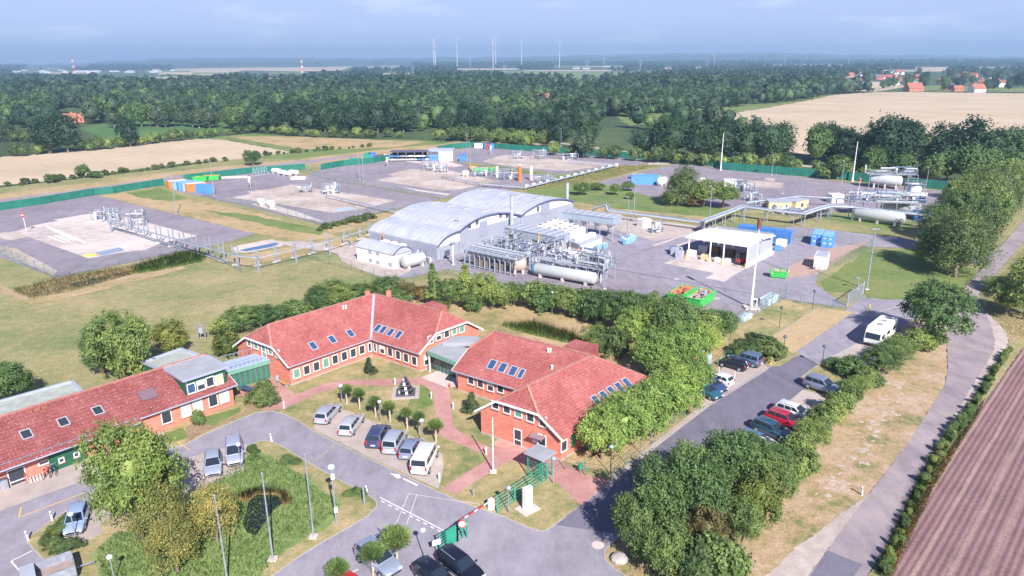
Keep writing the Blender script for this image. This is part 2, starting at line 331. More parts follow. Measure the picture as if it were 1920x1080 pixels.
def fast_mesh(name, verts, quads, m_):
    me = bpy.data.meshes.new(name); nv, nf = len(verts), len(quads); k = quads.shape[1]
    me.vertices.add(nv); me.vertices.foreach_set('co', np.ascontiguousarray(verts, dtype=np.float32).ravel())
    me.loops.add(nf * k); me.loops.foreach_set('vertex_index', np.ascontiguousarray(quads, dtype=np.int32).ravel())
    me.polygons.add(nf); me.polygons.foreach_set('loop_start', np.arange(0, nf * k, k, dtype=np.int32))
    me.update(calc_edges=True); me.materials.append(m_); return me

# ---------------------------------------------------------------- ground sheets
def densify(pts, step):                     # rounder outlines
    return pts
NSH = [0]
def sheet(name, px, m_, z, world=None, wob=0.):
    NSH[0] += 1; z = z + NSH[0] * .0003 if name != 'ground' else z
    pts = world or [P(*q) for q in px]
    if wob:                                 # uneven natural edge
        out = []
        for a, b in zip(pts, pts[1:] + pts[:1]):
            n = max(1, min(60, int((b - a).length / (wob * 4)))); d = (b - a).normalized() if (b - a).length > 0 else X
            for i in range(n):
                q = a.lerp(b, i / n)
                if i: q = q + Vector((-d.y, d.x, 0)) * random.uniform(-wob, wob)
                out.append(q)
        pts = out
    o = MB().add([(p.x, p.y, z) for p in pts], [tuple(range(len(pts)))])
    me = o.mesh(name, m_)
    # face up
    if me.polygons[0].normal.z < 0: me.flip_normals()
    ob = bpy.data.objects.new(name, me); C.objects.link(ob); ob['kind'] = 'structure'
    return ob
def kerb(px, name='kerb', h=.09, w_=.10, closed=False, m_=None):
    pts = [P(*q) for q in px]; mb = MB()
    if closed: pts.append(pts[0])
    for a, b in zip(pts, pts[1:]):
        d = (b - a)
        if d.length < .01: continue
        mb.box((a + b) / 2 + Z * (h / 2 + .001), d.length, w_, h, d.normalized())
    o = mb.build(name, m_ or KERB); o['kind'] = 'structure'; return o
def line(a, b, w_=.12, m_=None, z=.052, name='road_marking'):
    a = P(*a, z); b = P(*b, z); d = (b - a).normalized(); n = Vector((-d.y, d.x, 0)) * w_ / 2
    return sheet(name, None, m_ or LINEW, z, [a + n, a - n, b - n, b + n])
S = 11500
sheet('ground', None, LAND, 0., [Vector((-S, -600, 0)), Vector((S, -600, 0)), Vector((S, S, 0)), Vector((-S, S, 0))])
# fields and natural ground
sheet('meadow', [(-300, 352), (0, 352), (120, 338), (300, 318), (420, 300), (560, 288), (760, 275), (880, 262), (1150, 285), (1300, 300), (1850, 350), (1980, 380), (2300, 900), (2100, 1500), (-400, 1500)], MEADOW, .006)
sheet('stubble_field', [(-200, 302), (0, 294), (190, 279), (350, 260), (420, 262), (547, 285), (470, 296), (350, 306), (250, 318), (140, 334), (0, 348), (-200, 362)], WHEAT, .012, wob=.8)
sheet('grass_strip', [(350, 260), (470, 250), (620, 262), (780, 262), (845, 268), (700, 282), (560, 300), (470, 296), (547, 285), (430, 262)], GREENG, .013, wob=.8)
sheet('stubble_field', [(430, 256), (560, 256), (700, 262), (800, 266), (740, 276), (620, 280), (560, 278), (480, 266)], DRY, .018, wob=1)
sheet('stubble_field', [(1330, 218), (1433, 203), (1500, 190), (1563, 178), (1640, 173), (1713, 172.5), (1980, 176), (2200, 182), (2200, 240), (1980, 250), (1800, 262), (1600, 285), (1510, 290), (1470, 280), (1420, 235)], WHEAT, .02, wob=2)
sheet('green_field', [(1150, 214), (1330, 196), (1500, 185), (1560, 178), (1540, 184), (1433, 203), (1330, 218), (1180, 236)], GREENG, .02, wob=2)
sheet('maize_field', [(150, 240), (210, 229), (300, 222), (400, 225), (470, 240), (350, 252), (200, 266)], MAIZE, .02, wob=1)
for q, m_ in (([(295, 139), (330, 129), (470, 126.5), (660, 125.5), (640, 132), (560, 134), (460, 132), (400, 141)], WHEAT), ([(440, 147), (600, 146), (605, 150), (500, 154), (452, 153)], WHEAT),
              ([(170, 150), (260, 143), (380, 142), (400, 148), (300, 153), (200, 153)], GREENG), ([(215, 146.5), (350, 144), (362, 146), (240, 149)], WHEAT),
              ([(640, 138), (770, 137), (765, 142), (640, 143)], WHEAT), ([(960, 135), (1290, 134), (1290, 141), (1080, 153), (960, 150)], GREENG), ([(1560, 152), (1680, 154), (1700, 163), (1640, 172), (1565, 168)], WHEAT),
              ([(1690, 164), (1760, 160), (1980, 166), (1980, 173), (1720, 171)], GREENG), ([(1240, 127), (1380, 125), (1380, 129), (1250, 131)], WHEAT), ([(1500, 143), (1600, 141), (1600, 147), (1520, 148)], WHEAT),
              ([(700, 141), (900, 138), (890, 144), (720, 147)], GREENG), ([(1700, 126), (1900, 128), (1900, 133), (1720, 131)], WHEAT), ([(30, 193), (70, 190), (70, 198), (40, 200)], WHEAT)):
    sheet('far_field', q, m_, .05)
rf = random.Random(21); STRIPS = []
for k in range(22):
    x = rf.uniform(-40, 1850); y = rf.choice((120.5, 122, 124, 126.5, 129, 132, 136)) + rf.uniform(-.6, .6); wd_ = rf.uniform(50, 170); hh_ = (y - 112) * rf.uniform(.09, .17); sl = rf.uniform(-.4, .4)
    q = [(x, y), (x + wd_, y + sl), (x + wd_ * 1.03, y + hh_ + sl), (x - wd_ * .02, y + hh_)]; STRIPS.append([(x, y - hh_ * .2), (x + wd_, y + sl - hh_ * .2), (x + wd_ * 1.05, y + hh_ * 6 + sl), (x - wd_ * .05, y + hh_ * 6)]); sheet('far_field', q, WHEAT if k % 3 else GREENG, .05)
# far hills on the horizon
HILLM = ground_mat('wooded_hill', [(.02, .05, .035), (.03, .065, .045), (.05, .085, .05)], .004, .02, .1, 0, .2)
hp = [(-700, 20), (0, 20), (120, 24), (230, 62), (320, 84), (480, 84), (640, 70), (800, 72), (960, 72), (1120, 90), (1280, 102), (1450, 102), (1600, 78), (1750, 66), (1900, 42), (2600, 40)]
def hill_z(px):
    for (a, za), (b, zb) in zip(hp, hp[1:]):
        if a <= px <= b:
            t = (px - a) / (b - a); t = t * t * (3 - 2 * t); return za + (zb - za) * t
    return 30
for k, (D0, sc_) in enumerate(((9500, 1.), (7200, .62))):
    mb = MB(); n = 260; vs = []; fs = []
    for i in range(n + 1):
        px = -700 + 3300 * i / n; d = ray(px, 112); d.z = 0; d.normalize(); zz = hill_z(px) * sc_ + 5 * math.sin(i * .9 + k) + random.uniform(-3.5, 3.5)
        for q, h in ((-1500, -2), (-700, zz * .62), (0, zz), (900, -2)):
            p = d * ((D0 + q) / max(.6, d.y)); vs.append((p.x, p.y, h))
    for i in range(n):
        for j in range(3): fs.append((i * 4 + j, (i + 1) * 4 + j, (i + 1) * 4 + j + 1, i * 4 + j + 1))
    o = MB().add(vs, fs).build('hills', HILLM); o['kind'] = 'structure'
# well pads
sheet('asphalt_pad', [(-200, 412), (0, 391), (60, 381), (178, 366), (330, 402), (480, 439), (395, 462), (344, 471), (222, 497), (103, 521), (0, 482), (-200, 455)], ASPHP, .03)
sheet('concrete_pad', [(28, 435), (67, 422), (110, 414), (99, 412.5), (167, 401), (211, 400), (371, 443), (305, 455), (272, 469), (226, 474), (166, 485), (103, 462), (51, 444)], CONC, .04)
sheet('concrete_strip', [(-60, 446), (17, 465), (28, 465), (108, 508), (100, 517), (60, 500), (0, 474), (-60, 455)], DIRTC, .04)
sheet('concrete_strip', [(0, 437), (30, 434), (55, 444), (20, 451), (0, 447)], DIRTC, .041)
sheet('wet_patch', [(178, 474), (225, 464), (235, 470), (190, 480)], pm('wet_concrete', (.26, .32, .42), .35, .1), .046)
for k in range(4): line((86 + k * 4, 424 + k * 2.4), (150 + k * 4, 453 + k * 2.4 - 4), .5, LINEW, .047, 'concrete_joint')
for k in range(3): line((92 + k * 11, 443 - k * 2), (122 + k * 9, 455 - k * 2), .7, LINEW, .047, 'concrete_joint')
sheet('asphalt_pad', [(318, 352), (345, 346), (420, 328), (500, 321), (574, 330), (700, 350), (825, 374), (741, 392), (608, 422), (416, 377), (330, 358)], ASPHP, .031)
sheet('concrete_pad', [(436, 371), (472, 363), (462, 360), (500, 355), (547, 346.7), (600, 355), (741, 376), (669, 395), (624, 399.5), (540, 386)], DIRTC, .041)
sheet('wet_patch', [(624, 393), (655, 388), (672, 391), (640, 397)], pm('pale_wet', (.42, .50, .60), .4, .1), .047)
sheet('concrete_strip', [(470, 383), (500, 381), (560, 398), (610, 417), (560, 408)], CONC, .04)
sheet('asphalt_pad', [(574, 330), (600, 319), (727, 298), (845, 300), (885, 310), (1062, 335), (965, 355), (862, 370), (828, 372), (700, 349)], ASPHP, .032)
sheet('concrete_pad', [(704, 338), (740, 331), (725, 327), (773, 317), (827, 317), (940, 340), (862, 355), (830, 358)], DIRTC, .042)
sheet('concrete_strip', [(745, 349), (800, 358), (845, 364), (838, 367), (780, 358)], CONC, .042)
sheet('concrete_apron', [(740, 300), (780, 295), (837, 302), (870, 311), (850, 314), (800, 309)], CONC, .043)
sheet('asphalt_pad', [(845, 283), (887, 276), (1060, 288), (1268, 305), (1157, 311), (1053, 327), (893, 306), (845, 299)], ASPHP, .033)
sheet('concrete_pad', [(905, 302), (940, 292), (955, 290), (1153, 308), (1067, 321), (1000, 317), (925, 308)], DIRTC, .043)
sheet('grass_strip', [(886, 309), (930, 310), (1000, 322), (1055, 330), (1155, 312), (1240, 309), (1130, 337), (1065, 335), (1050, 335), (960, 322)], GREENG, .036)
sheet('asphalt_pad', [(1120, 341), (1270, 307), (1350, 315), (1600, 343), (1840, 364), (1800, 412), (1740, 410), (1600, 398), (1440, 392), (1390, 395), (1250, 374), (1180, 362)], ASPHP, .034)
sheet('concrete_pad', [(1402, 338), (1469, 343), (1466, 353), (1400, 350)], DIRTC, .044)
sheet('concrete_pad', [(1435, 333), (1454, 335), (1452, 340), (1433, 338)], DIRTC, .044)
sheet('concrete_pad', [(1640, 362), (1700, 365), (1705, 378), (1640, 374)], DIRTC, .044)
sheet('concrete_pad', [(1215, 305), (1268, 304), (1250, 309), (1215, 310)], DIRTC, .044)
sheet('green_lawn', [(985, 357), (1065, 337), (1120, 343), (1250, 376), (1390, 397), (1330, 410), (1180, 395), (1080, 378), (1000, 366)], GREENG, .036)
sheet('dry_grass', [(1080, 384), (1330, 408), (1330, 424), (1180, 404), (1080, 396)], DRY, .037, wob=.8)
sheet('dry_grass', [(1330, 410), (1440, 400), (1600, 408), (1730, 424), (1720, 448), (1480, 424), (1400, 425)], MEADOW, .037)
sheet('green_lawn', [(1540, 398), (1720, 418), (1700, 438), (1550, 412)], GREENG, .038, wob=.5)
for q_, m2_ in (([(186, 366), (215, 360), (262, 352), (330, 366), (400, 382), (470, 396), (600, 430), (640, 447), (560, 452), (490, 440), (420, 424), (332, 402)], DRY), ([(236, 362), (300, 352), (352, 372), (322, 378), (268, 372)], GREENG), ([(385, 396), (450, 400), (605, 430), (600, 441), (560, 436), (450, 412)], GREENG),
              ([(612, 424), (742, 394), (745, 404), (660, 432), (620, 438)], DRY), ([(396, 486), (440, 480), (560, 462), (690, 440), (690, 452), (640, 462), (560, 482), (452, 500)], DRY), ([(490, 452), (560, 452), (700, 474), (680, 484), (560, 464)], GRAVEL), ([(30, 560), (130, 548), (340, 500), (350, 504), (140, 556), (60, 572)], DRY)):
    sheet('dry_grass', q_, m2_, .021, wob=.6)
# dry verge and the lane behind the screened fence
sheet('dry_verge', [(-200, 376), (0, 364), (150, 345), (300, 325), (420, 312), (560, 298), (700, 282), (800, 272), (870, 272), (880, 276), (700, 296), (560, 312), (420, 326), (310, 340), (150, 364), (0, 384), (-200, 405)], DRY, .014, wob=.6)
sheet('lane', [(-200, 394), (0, 374), (150, 355), (300, 334), (420, 318), (560, 302), (700, 287), (702, 289.5), (570, 308), (430, 324), (310, 339), (150, 363), (0, 383), (-200, 404)], ROADM, .02)
sheet('lane', [(1010, 262), (1180, 284), (1500, 309), (1650, 325), (1850, 345), (1850, 348.5), (1650, 328), (1500, 312), (1180, 287), (1010, 264)], GRAVEL, .02)
sheet('dry_verge', [(1000, 268), (1270, 297), (1600, 330), (1850, 355), (1850, 361), (1270, 303), (1000, 274)], DRY, .016)
# plant yard
sheet('plant_yard', [(655, 478), (690, 470), (800, 440), (900, 420), (1050, 405), (1180, 408), (1330, 426), (1460, 440), (1600, 462), (1536, 512), (1528, 532), (1545, 545), (1592, 577), (1560, 575), (1500, 566), (1470, 560), (1375, 610), (1300, 600), (1180, 575), (1040, 556), (960, 535), (880, 515), (840, 505), (760, 522), (730, 520)], ASPH, .026)
sheet('gravel_yard', [(1120, 402), (1180, 407), (1335, 428), (1290, 441), (1230, 452), (1150, 432), (1090, 420)], GRAVEL, .03)
sheet('gravel_yard', [(630, 470), (660, 452), (694, 462), (700, 480), (770, 508), (735, 526), (690, 512), (640, 490)], GRAVEL, .03)
sheet('brown_slab', [(1478, 500), (1530, 478), (1560, 466), (1640, 452), (1600, 470), (1533, 514), (1480, 522), (1476, 512)], pm('brown_gravel', (.42, .28, .24), .95, .12), .031)
sheet('yard_patch', [(870, 500), (960, 525), (1130, 562), (1250, 588), (1330, 604), (1372, 608), (1395, 585), (1350, 560), (1180, 515), (1130, 508)], ASPHP, .030)
sheet('concrete_apron', [(1244, 494), (1290, 478), (1400, 486), (1455, 466), (1450, 478), (1400, 503), (1375, 517), (1359, 529), (1322, 522), (1339, 512.5)], CONC, .036)
sheet('concrete_strip', [(1220, 461), (1284, 440), (1289, 441), (1232, 463)], CONC, .037)
sheet('concrete_strip', [(1249, 466), (1290, 453), (1298, 454), (1260, 468)], CONC, .037)
sheet('concrete_strip', [(1395, 591), (1412, 578), (1430, 584), (1410, 596)], PAVER, .037)
sheet('access_road', [(1470, 426), (1520, 424), (1600, 437), (1700, 447), (1820, 470), (1870, 470), (1850, 500), (1780, 480), (1690, 465), (1600, 462), (1480, 442)], ASPH, .027)
sheet('green_lawn', [(1540, 530), (1620, 474), (1700, 468), (1780, 485), (1840, 510), (1800, 545), (1760, 560), (1680, 562), (1625, 560), (1620, 545), (1585, 548), (1548, 545)], GREENG, .030, wob=.4)
# basin
sheet('basin_rim', [(436, 466), (446, 461), (508, 449), (540, 456), (525, 463), (460, 475), (442, 473)], CONC, .05)
sheet('basin_water', [(449, 469.5), (516, 455.5), (524, 458), (512, 463), (462, 472)], BWATER, .058)
# reed ditch ground
sheet('ditch', [(0, 535), (30, 545), (130, 520), (260, 500), (340, 475), (392, 478), (380, 492), (240, 525), (120, 548), (50, 565), (0, 548)], VERGE, .02, wob=.4)
sheet('ditch_water', [(130, 533), (240, 508), (258, 512), (150, 540)], WATER, .03)
# ---- campus
sheet('driveway', [(-200, 1060), (-200, 1010), (0, 945), (160, 890), (300, 845), (345, 830), (385, 808), (430, 785), (478, 765), (505, 765), (545, 772), (585, 800), (700, 858), (826, 918), (940, 962), (1012, 990), (1040, 980), (1130, 905), (1200, 848), (1330, 750), (1438, 686), (1500, 650), (1592, 577), (1620, 553), (1700, 553), (1800, 550), (1790, 610), (1690, 612), (1650, 655), (1545, 700), (1505, 732), (1375, 842), (1300, 892), (1230, 947), (1168, 1003), (1140, 1030), (1133, 1048), (1150, 1064), (1190, 1090), (1260, 1180), (1300, 1400), (-400, 1400)], ASPH, .022)
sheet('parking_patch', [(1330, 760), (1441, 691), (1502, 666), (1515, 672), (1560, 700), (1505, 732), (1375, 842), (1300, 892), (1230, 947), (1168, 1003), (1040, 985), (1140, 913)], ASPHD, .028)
ISL = [(462, 845), (470, 834), (484, 829), (497, 827), (515, 830), (535, 841), (560, 857), (600, 881), (640, 903), (683, 925), (698, 934), (706, 942), (706, 951), (690, 968), (650, 992), (600, 1020), (560, 1045), (505, 1085), (470, 1140), (440, 1300), (180, 1300), (140, 1140), (90, 1058), (52, 1018), (58, 1006), (98, 976), (120, 962), (240, 930), (345, 925), (455, 885)]
sheet('grass_island', ISL, LAWN, .05); kerb(ISL, closed=True)
sheet('green_grass', [(170, 1040), (215, 1000), (290, 985), (360, 935), (440, 870), (475, 850), (510, 855), (600, 915), (640, 945), (620, 985), (560, 1020), (500, 1060), (460, 1120), (200, 1120)], ISLG, .055, wob=.25)
sheet('pond', [(466, 942), (480, 930), (505, 926), (526, 932), (530, 945), (512, 960), (494, 985), (480, 1006), (464, 1000), (455, 985), (462, 960)], WATER, .062)
sheet('parking_bay', [(300, 868), (345, 861), (378, 853), (440, 837), (464, 833), (459, 850), (455, 880), (400, 903), (340, 928), (290, 935)], PAVER, .06)
sheet('parking_bay', [(118, 965), (170, 950), (240, 940), (190, 985), (195, 1000), (150, 1022), (118, 1014)], PAVER, .06)
sheet('pavement', [(-200, 1010), (-200, 960), (0, 905), (305, 806), (312, 825), (330, 840), (300, 852), (230, 878), (160, 902), (95, 925), (0, 960)], PAVER, .05)
LAWNP = [(440, 762), (510, 713), (546, 724), (699, 668), (788, 698), (870, 720), (903, 813), (1051, 866), (1095, 885), (1150, 890), (1146, 899), (1125, 917), (1060, 970), (1040, 985), (1025, 995), (1012, 997), (985, 988), (940, 968), (900, 955), (860, 940), (826, 925), (760, 893), (700, 865), (640, 835), (585, 808), (560, 790), (530, 776), (505, 771), (478, 775), (430, 795), (385, 815), (345, 836), (325, 840), (305, 806)]
sheet('lawn', LAWNP, LAWN, .05); kerb(LAWNP[12:33])
sheet('green_grass', [(310, 812), (345, 803), (352, 822), (330, 830), (312, 826)], GREENG, .056, wob=.12)
sheet('green_grass', [(388, 782), (450, 765), (452, 774), (400, 800), (386, 797)], GREENG, .056, wob=.12)
sheet('flower_bed', [(350, 802), (388, 785), (400, 800), (455, 775), (490, 742), (520, 745), (500, 766), (470, 772), (385, 812), (348, 832)], BUSHS, .054, wob=.15)
sheet('footpath', [(489, 771), (516, 752), (470, 742), (445, 745), (443, 735), (506, 712), (512, 712), (546, 735), (556, 741), (607, 721), (646, 715), (726, 712), (785, 710), (800, 705), (843, 732), (850, 803), (900, 833), (925, 842), (953, 822), (991, 842), (1003, 850), (1055, 868), (1100, 893), (1147, 901), (1089, 950), (1047, 907), (1025, 900), (985, 873), (955, 864), (855, 928), (828, 918), (915, 862), (905, 853), (826, 818), (817, 783), (813, 737), (794, 724), (770, 719), (735, 725), (649, 722), (590, 741), (534, 768)], BRICKP, .060)
sheet('entrance_slab', [(789, 709), (822, 696), (860, 712), (862, 724), (840, 729)], CONC, .068)
sheet('entrance_slab', [(919, 835), (953, 812), (1000, 838), (985, 852)], pm('pink_paver', (.62, .27, .24), .9, .1), .068)
sheet('parking_bay', [(588, 806), (592, 790), (600, 772), (640, 768), (668, 778), (700, 792), (740, 806), (790, 828), (828, 852), (832, 872), (828, 895), (822, 918), (760, 890), (700, 862), (640, 832)], PAVER, .062)
sheet('round_lawn', [(790, 722), (805, 728), (812, 745), (812, 760), (790, 768), (765, 762), (770, 745), (780, 730)], GREENG, .057, wob=.12)
sheet('pavement', [(1130, 915), (1147, 897), (1200, 853), (1243, 818), (1320, 756), (1331, 761), (1250, 822), (1200, 862), (1142, 911)], PAVER, .05)
kerb([(1142, 911), (1200, 862), (1250, 822), (1331, 761), (1441, 692)])
kerb([(1445, 686), (1502, 663)]); kerb([(1503, 707), (1545, 677)])
sheet('dry_grass', [(1051, 866), (1150, 888), (1200, 850), (1243, 815), (1318, 756), (1330, 740), (1345, 700), (1370, 650), (1350, 600), (1230, 590), (1000, 560), (760, 545), (700, 552), (880, 640), (1000, 760), (1040, 820)], DRY, .034, wob=.3)
sheet('parking_bay', [(1318, 757), (1330, 740), (1345, 700), (1376, 666), (1420, 672), (1441, 690), (1330, 759)], PAVER, .05)
sheet('lawn', [(1360, 668), (1375, 612), (1470, 562), (1536, 574), (1439, 634), (1478, 655), (1502, 664), (1462, 688), (1440, 688), (1420, 672)], LAWN, .052)
sheet('overflow_bay', [(1441, 637), (1536, 578), (1600, 586), (1487, 664)], ground_mat('worn_turf_paver', [(.38, .28, .15), (.48, .35, .2), (.52, .38, .25)], .1, .6, 5), .056)
kerb([(1439, 637), (1536, 576)]); kerb([(1600, 586), (1640, 588), (1680, 575)])
sheet('parking_bay', [(1505, 732), (1545, 742), (1600, 740), (1560, 790), (1500, 845), (1400, 880), (1360, 850)], PAVER, .05)
sheet('parking_bay', [(1555, 672), (1615, 640), (1670, 650), (1625, 690)], PAVER, .05)
sheet('lawn', [(1503, 708), (1545, 677), (1600, 690), (1640, 720), (1600, 745), (1545, 742)], LAWN, .054)
sheet('verge', [(1782, 560), (1774, 623), (1777, 695), (1771, 724), (1736, 780), (1707, 827), (1623, 936), (1551, 1034), (1500, 1090), (1440, 1400), (1330, 1400), (1190, 1092), (1150, 1066), (1133, 1048), (1140, 1028), (1300, 900), (1500, 850), (1600, 745), (1640, 700), (1690, 612), (1730, 590)], VERGE, .046, wob=.2)
kerb([(1230, 947), (1168, 1003), (1145, 1020), (1133, 1035), (1134, 1050), (1150, 1066), (1190, 1092), (1220, 1130)])
sheet('gravel_shoulder', [(1420, 1090), (1446, 1074), (1496, 1024), (1534, 999), (1580, 962), (1622, 934), (1690, 850), (1740, 775), (1752, 770), (1700, 842), (1640, 915), (1551, 1034), (1516, 1080), (1480, 1200)], GRAVEL, .058, wob=.12)
sheet('road', [(1480, 1140), (1516, 1080), (1551, 1034), (1623, 935), (1707, 827), (1736, 780), (1771, 724), (1777, 695), (1776, 660), (1774, 623), (1780, 585), (1795, 555), (1920, 413), (2100, 220), (2130, 220), (1975, 400), (1920, 453), (1834, 553), (1841, 580), (1862, 598), (1885, 622), (1890, 642), (1884, 660), (1870, 682), (1846, 712), (1804, 786), (1768, 818), (1718, 912), (1651, 1042), (1626, 1080), (1590, 1140)], ROADM, .066)
sheet('road_shoulder', [(1845, 583), (1862, 598), (1885, 622), (1890, 642), (1884, 660), (1870, 682), (1846, 712), (1804, 786), (1760, 840), (1745, 840), (1790, 780), (1835, 705), (1862, 662), (1866, 640), (1858, 612)], GRAVEL, .072, wob=.1)
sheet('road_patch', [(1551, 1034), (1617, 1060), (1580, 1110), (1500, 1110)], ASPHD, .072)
sheet('grass_verge', [(1834, 553), (1920, 453), (1990, 385), (2100, 380), (2100, 620), (1960, 640), (1910, 660), (1840, 770), (1755, 905), (1670, 1080), (1640, 1150), (1600, 1150), (1626, 1080), (1651, 1042), (1718, 912), (1768, 818), (1804, 786), (1846, 712), (1884, 660), (1892, 640), (1862, 596), (1841, 580)], MEADOW, .05, wob=.15)
sheet('ploughed_field', [(1920, 652), (2200, 640), (2600, 900), (2600, 1500), (1400, 1500), (1640, 1120), (1659, 1080), (1748, 910), (1826, 780)], ROWS, .056, wob=.1)
# road paint
line((1 * 22 / 1 + 18, 952), (36, 970), .12, LINEY); line((36, 971), (160, 924), .12, LINEY)
line((21, 1053), (61, 1033)); line((21, 1053), (52, 1088))
line((332, 828), (356, 845), .1, LINEY)
line((712, 933), (835, 997), .12)
for k in range(9):
    t0 = .04 + k * .107; a = (712 + 123 * t0 - 2, 936 + 64 * t0 + 1.5); b = (712 + 123 * (t0 + .05) - 2, 936 + 64 * (t0 + .05) + 1.5); line(a, b, .14)
line((766, 926), (742, 985), .05); line((782, 927), (762, 985), .05); line((766, 926), (830, 936), .05); line((830, 936), (900, 946), .05)
line((783, 911), (756, 898), .22)
a = P(731, 888, .053); b = P(752, 897, .053); c = P(749, 890, .053); sheet('road_marking', None, LINEW, .053, [a, c, b, P(745, 898, .053)])
for q_ in (((1135.5, 496), (1278, 445)), ((1138, 502), (1410, 551)), ((1441, 692), (1510, 730))): line(*q_, .16, ASPHD, .05, 'road_seam')
line((590, 865), (640, 828), .5, pm('repair_seam', (.30, .26, .28), .9), .05, 'road_seam')
for a, b in (((655, 1076), (672, 1068)), ((684, 1060), (694, 1056))): line(a, b, .12)
# ---------------------------------------------------------------- office buildings
def window(parent, c, dr, n, w_, h, pane=GLASS, frame=WHITE, name='window', bars=0, up=Z, door=False):
    """c centre on the wall or roof plane, dr along it, n outward"""
    dr = dr.normalized(); n = n.normalized(); up = up.normalized(); t = .09; mb = MB(); d = .10
    cc = c + n * (d / 2 - .02)
    for s in (-1, 1):
        mb.box(cc + dr * s * (w_ / 2 - t / 2), t, d, h, dr, n, up)
        mb.box(cc + up * s * (h / 2 - t / 2), w_ - 2 * t, d - .004, t, dr, n, up)
    if bars: mb.box(cc, .05, d - .02, h - 2 * t, dr, n, up)
    if door: mb.box(cc - up * h * .12, w_ - 2 * t, d - .02, .1, dr, n, up)
    o = mb.build(name, frame, parent)
    MB().box(c + n * .02, w_ - 2 * t - .01, .03, h - 2 * t - .01, dr, n, up).build('pane', pane, o)
    if name == 'window' and pane is GLASS and random.random() < .3: MB().box(c + n * .036 + up * (h * .22), w_ - 2 * t - .02, .02, h * .36, dr, n, up).build('blind', WHITE, o)
    if name == 'window': MB().box(c + n * .07 - up * (h / 2 + .04), w_ + .12, .2, .06, dr, n, up).build('sill', BRICKSILL, o)
    return o
BRICKSILL = pm('sill_stone', (.50, .28, .24), .8, .1)
def skylight(parent, px, py, p0, n, along, w_=.95, h=1.35, pane=GLASSB):
    c = PN(px, py, p0, n); up = n.cross(along).normalized()
    if up.z < 0: up = -up
    return window(parent, c + n * .06, along, n, w_, h, pane, DGREYF, 'skylight', 0, up)
DGREYF = pm('skylight_frame', (.50, .50, .56), .5, .05, 1, .2)
def roof_plane(a, b, c):
    n = (b - a).cross(c - a).normalized(); return (n if n.z > 0 else -n)
def ell_building(nm, label, cat, Cn, a, b, La, Lb, W, zE, zR, o=.5, og=.45, hip=1.7, zk=None, mat=TILE):
    """two wings that meet at an inner corner Cn and run off along a and b"""
    e = empty(nm, (Cn.x, Cn.y, 0), label, cat); zk = zk or zE + (zR - zE) * .52
    k = (zR - zE) / (W / 2 + o); zw = zE + k * o
    pt = lambda s, t, z: Cn + a * s + b * t - Z * Cn.z + Z * z
    Ce = pt(o, o, zE); Oe = pt(-W - o, -W - o, zE); Ap = pt(-W / 2, -W / 2, zR)
    def wing(f, L):
        s = L + og; lat = (zR - zk) / (zR - zE) * (W / 2 + o)
        return dict(R=f(s - hip, -W / 2, zR), K1=f(s, -W / 2 + lat, zk), K2=f(s, -W / 2 - lat, zk), T1=f(s, o, zE), T2=f(s, -W - o, zE))
    A = wing(lambda s, t, z: pt(s, t, z), La); B = wing(lambda s, t, z: pt(t, s, z), Lb)
    vs = [Ce, Ap, Oe]; fs = []
    for q in (A, B):
        i = len(vs); vs += [q['R'], q['K1'], q['K2'], q['T1'], q['T2']]
        fs += [(0, 1, i, i + 1, i + 3), (2, 1, i, i + 2, i + 4), (i, i + 1, i + 2)]
    mb = MB().add(vs, fs); rf = mb.build('roof', mat, e)
    bm_flip(rf)
    so = rf.modifiers.new('thick', 'SOLIDIFY'); so.thickness = .18; so.offset = -1
    # ridge and hip caps, verge boards, gutters
    rc = MB()
    for p, q in ((Ap, A['R']), (Ap, B['R']), (Ap, Oe), (A['R'], A['K1']), (A['R'], A['K2']), (B['R'], B['K1']), (B['R'], B['K2'])): rc.bar(p + Z * .03, q + Z * .03, .26, .12)
    rc.build('ridge_tiles', RIDGE, e)
    for q, d in ((A, a), (B, b)):
        vb = MB()
        for p1, p2 in ((q['T1'], q['K1']), (q['K1'], q['K2']), (q['K2'], q['T2'])): vb.bar(p1 - Z * .12 + d * .03, p2 - Z * .12 + d * .03, .08, .24)
        vb.build('verge_board', WHITE, e)
    for p, q in ((Ce, A['T1']), (Ce, B['T1'])):
        MB().tube(p - Z * .1 + (a + b) * .0 + Z * 0, q - Z * .1, .075, n=6).build('gutter', EDGE, e)
    MB().bar(Ap + Z * .05, Ce + Z * .05, .35, .05).build('valley_flashing', EDGE, e)
    # walls
    zt = zw - .16; mb = MB().prism([pt(0, 0, 0), pt(La, 0, 0), pt(La, -W, 0), pt(-W, -W, 0), pt(-W, Lb, 0), pt(0, Lb, 0)][::-1], 0, zt)
    for f, L in ((lambda s, t, z: pt(s, t, z), La), (lambda s, t, z: pt(t, s, z), Lb)):
        g = [f(L, 0, zt + .001), f(L, -W, zt + .001)]; lat = (zR - zk) / (zR - zE) * (W / 2 + o)
        g += [f(L, -W / 2 - lat * 1.02, zk - .28), f(L, -W / 2 + lat * 1.02, zk - .28)]
        mb.sweep(g, (f(0, 0, 0) - f(1, 0, 0)) * .3)
    mb.build('wall', BRICK, e)
    pl = MB().prism([pt(.05, .05, 0), pt(La + .05, .05, 0), pt(La + .05, -W - .05, 0), pt(-W - .05, -W - .05, 0), pt(-W - .05, Lb + .05, 0), pt(.05, Lb + .05, 0)][::-1], 0, .22)
    pl.build('plinth', KERB, e)
    return e, dict(pt=pt, Ce=Ce, Oe=Oe, Ap=Ap, A=A, B=B, zw=zw)
RIDGE = pm('ridge_tile', (.42, .19, .16), .85, .18, 2)
def bm_flip(o):
    import bmesh
    bm = bmesh.new(); bm.from_mesh(o.data)
    for f in bm.faces:
        if f.normal.z < 0: f.normal_flip()
    bm.to_mesh(o.data); bm.free()
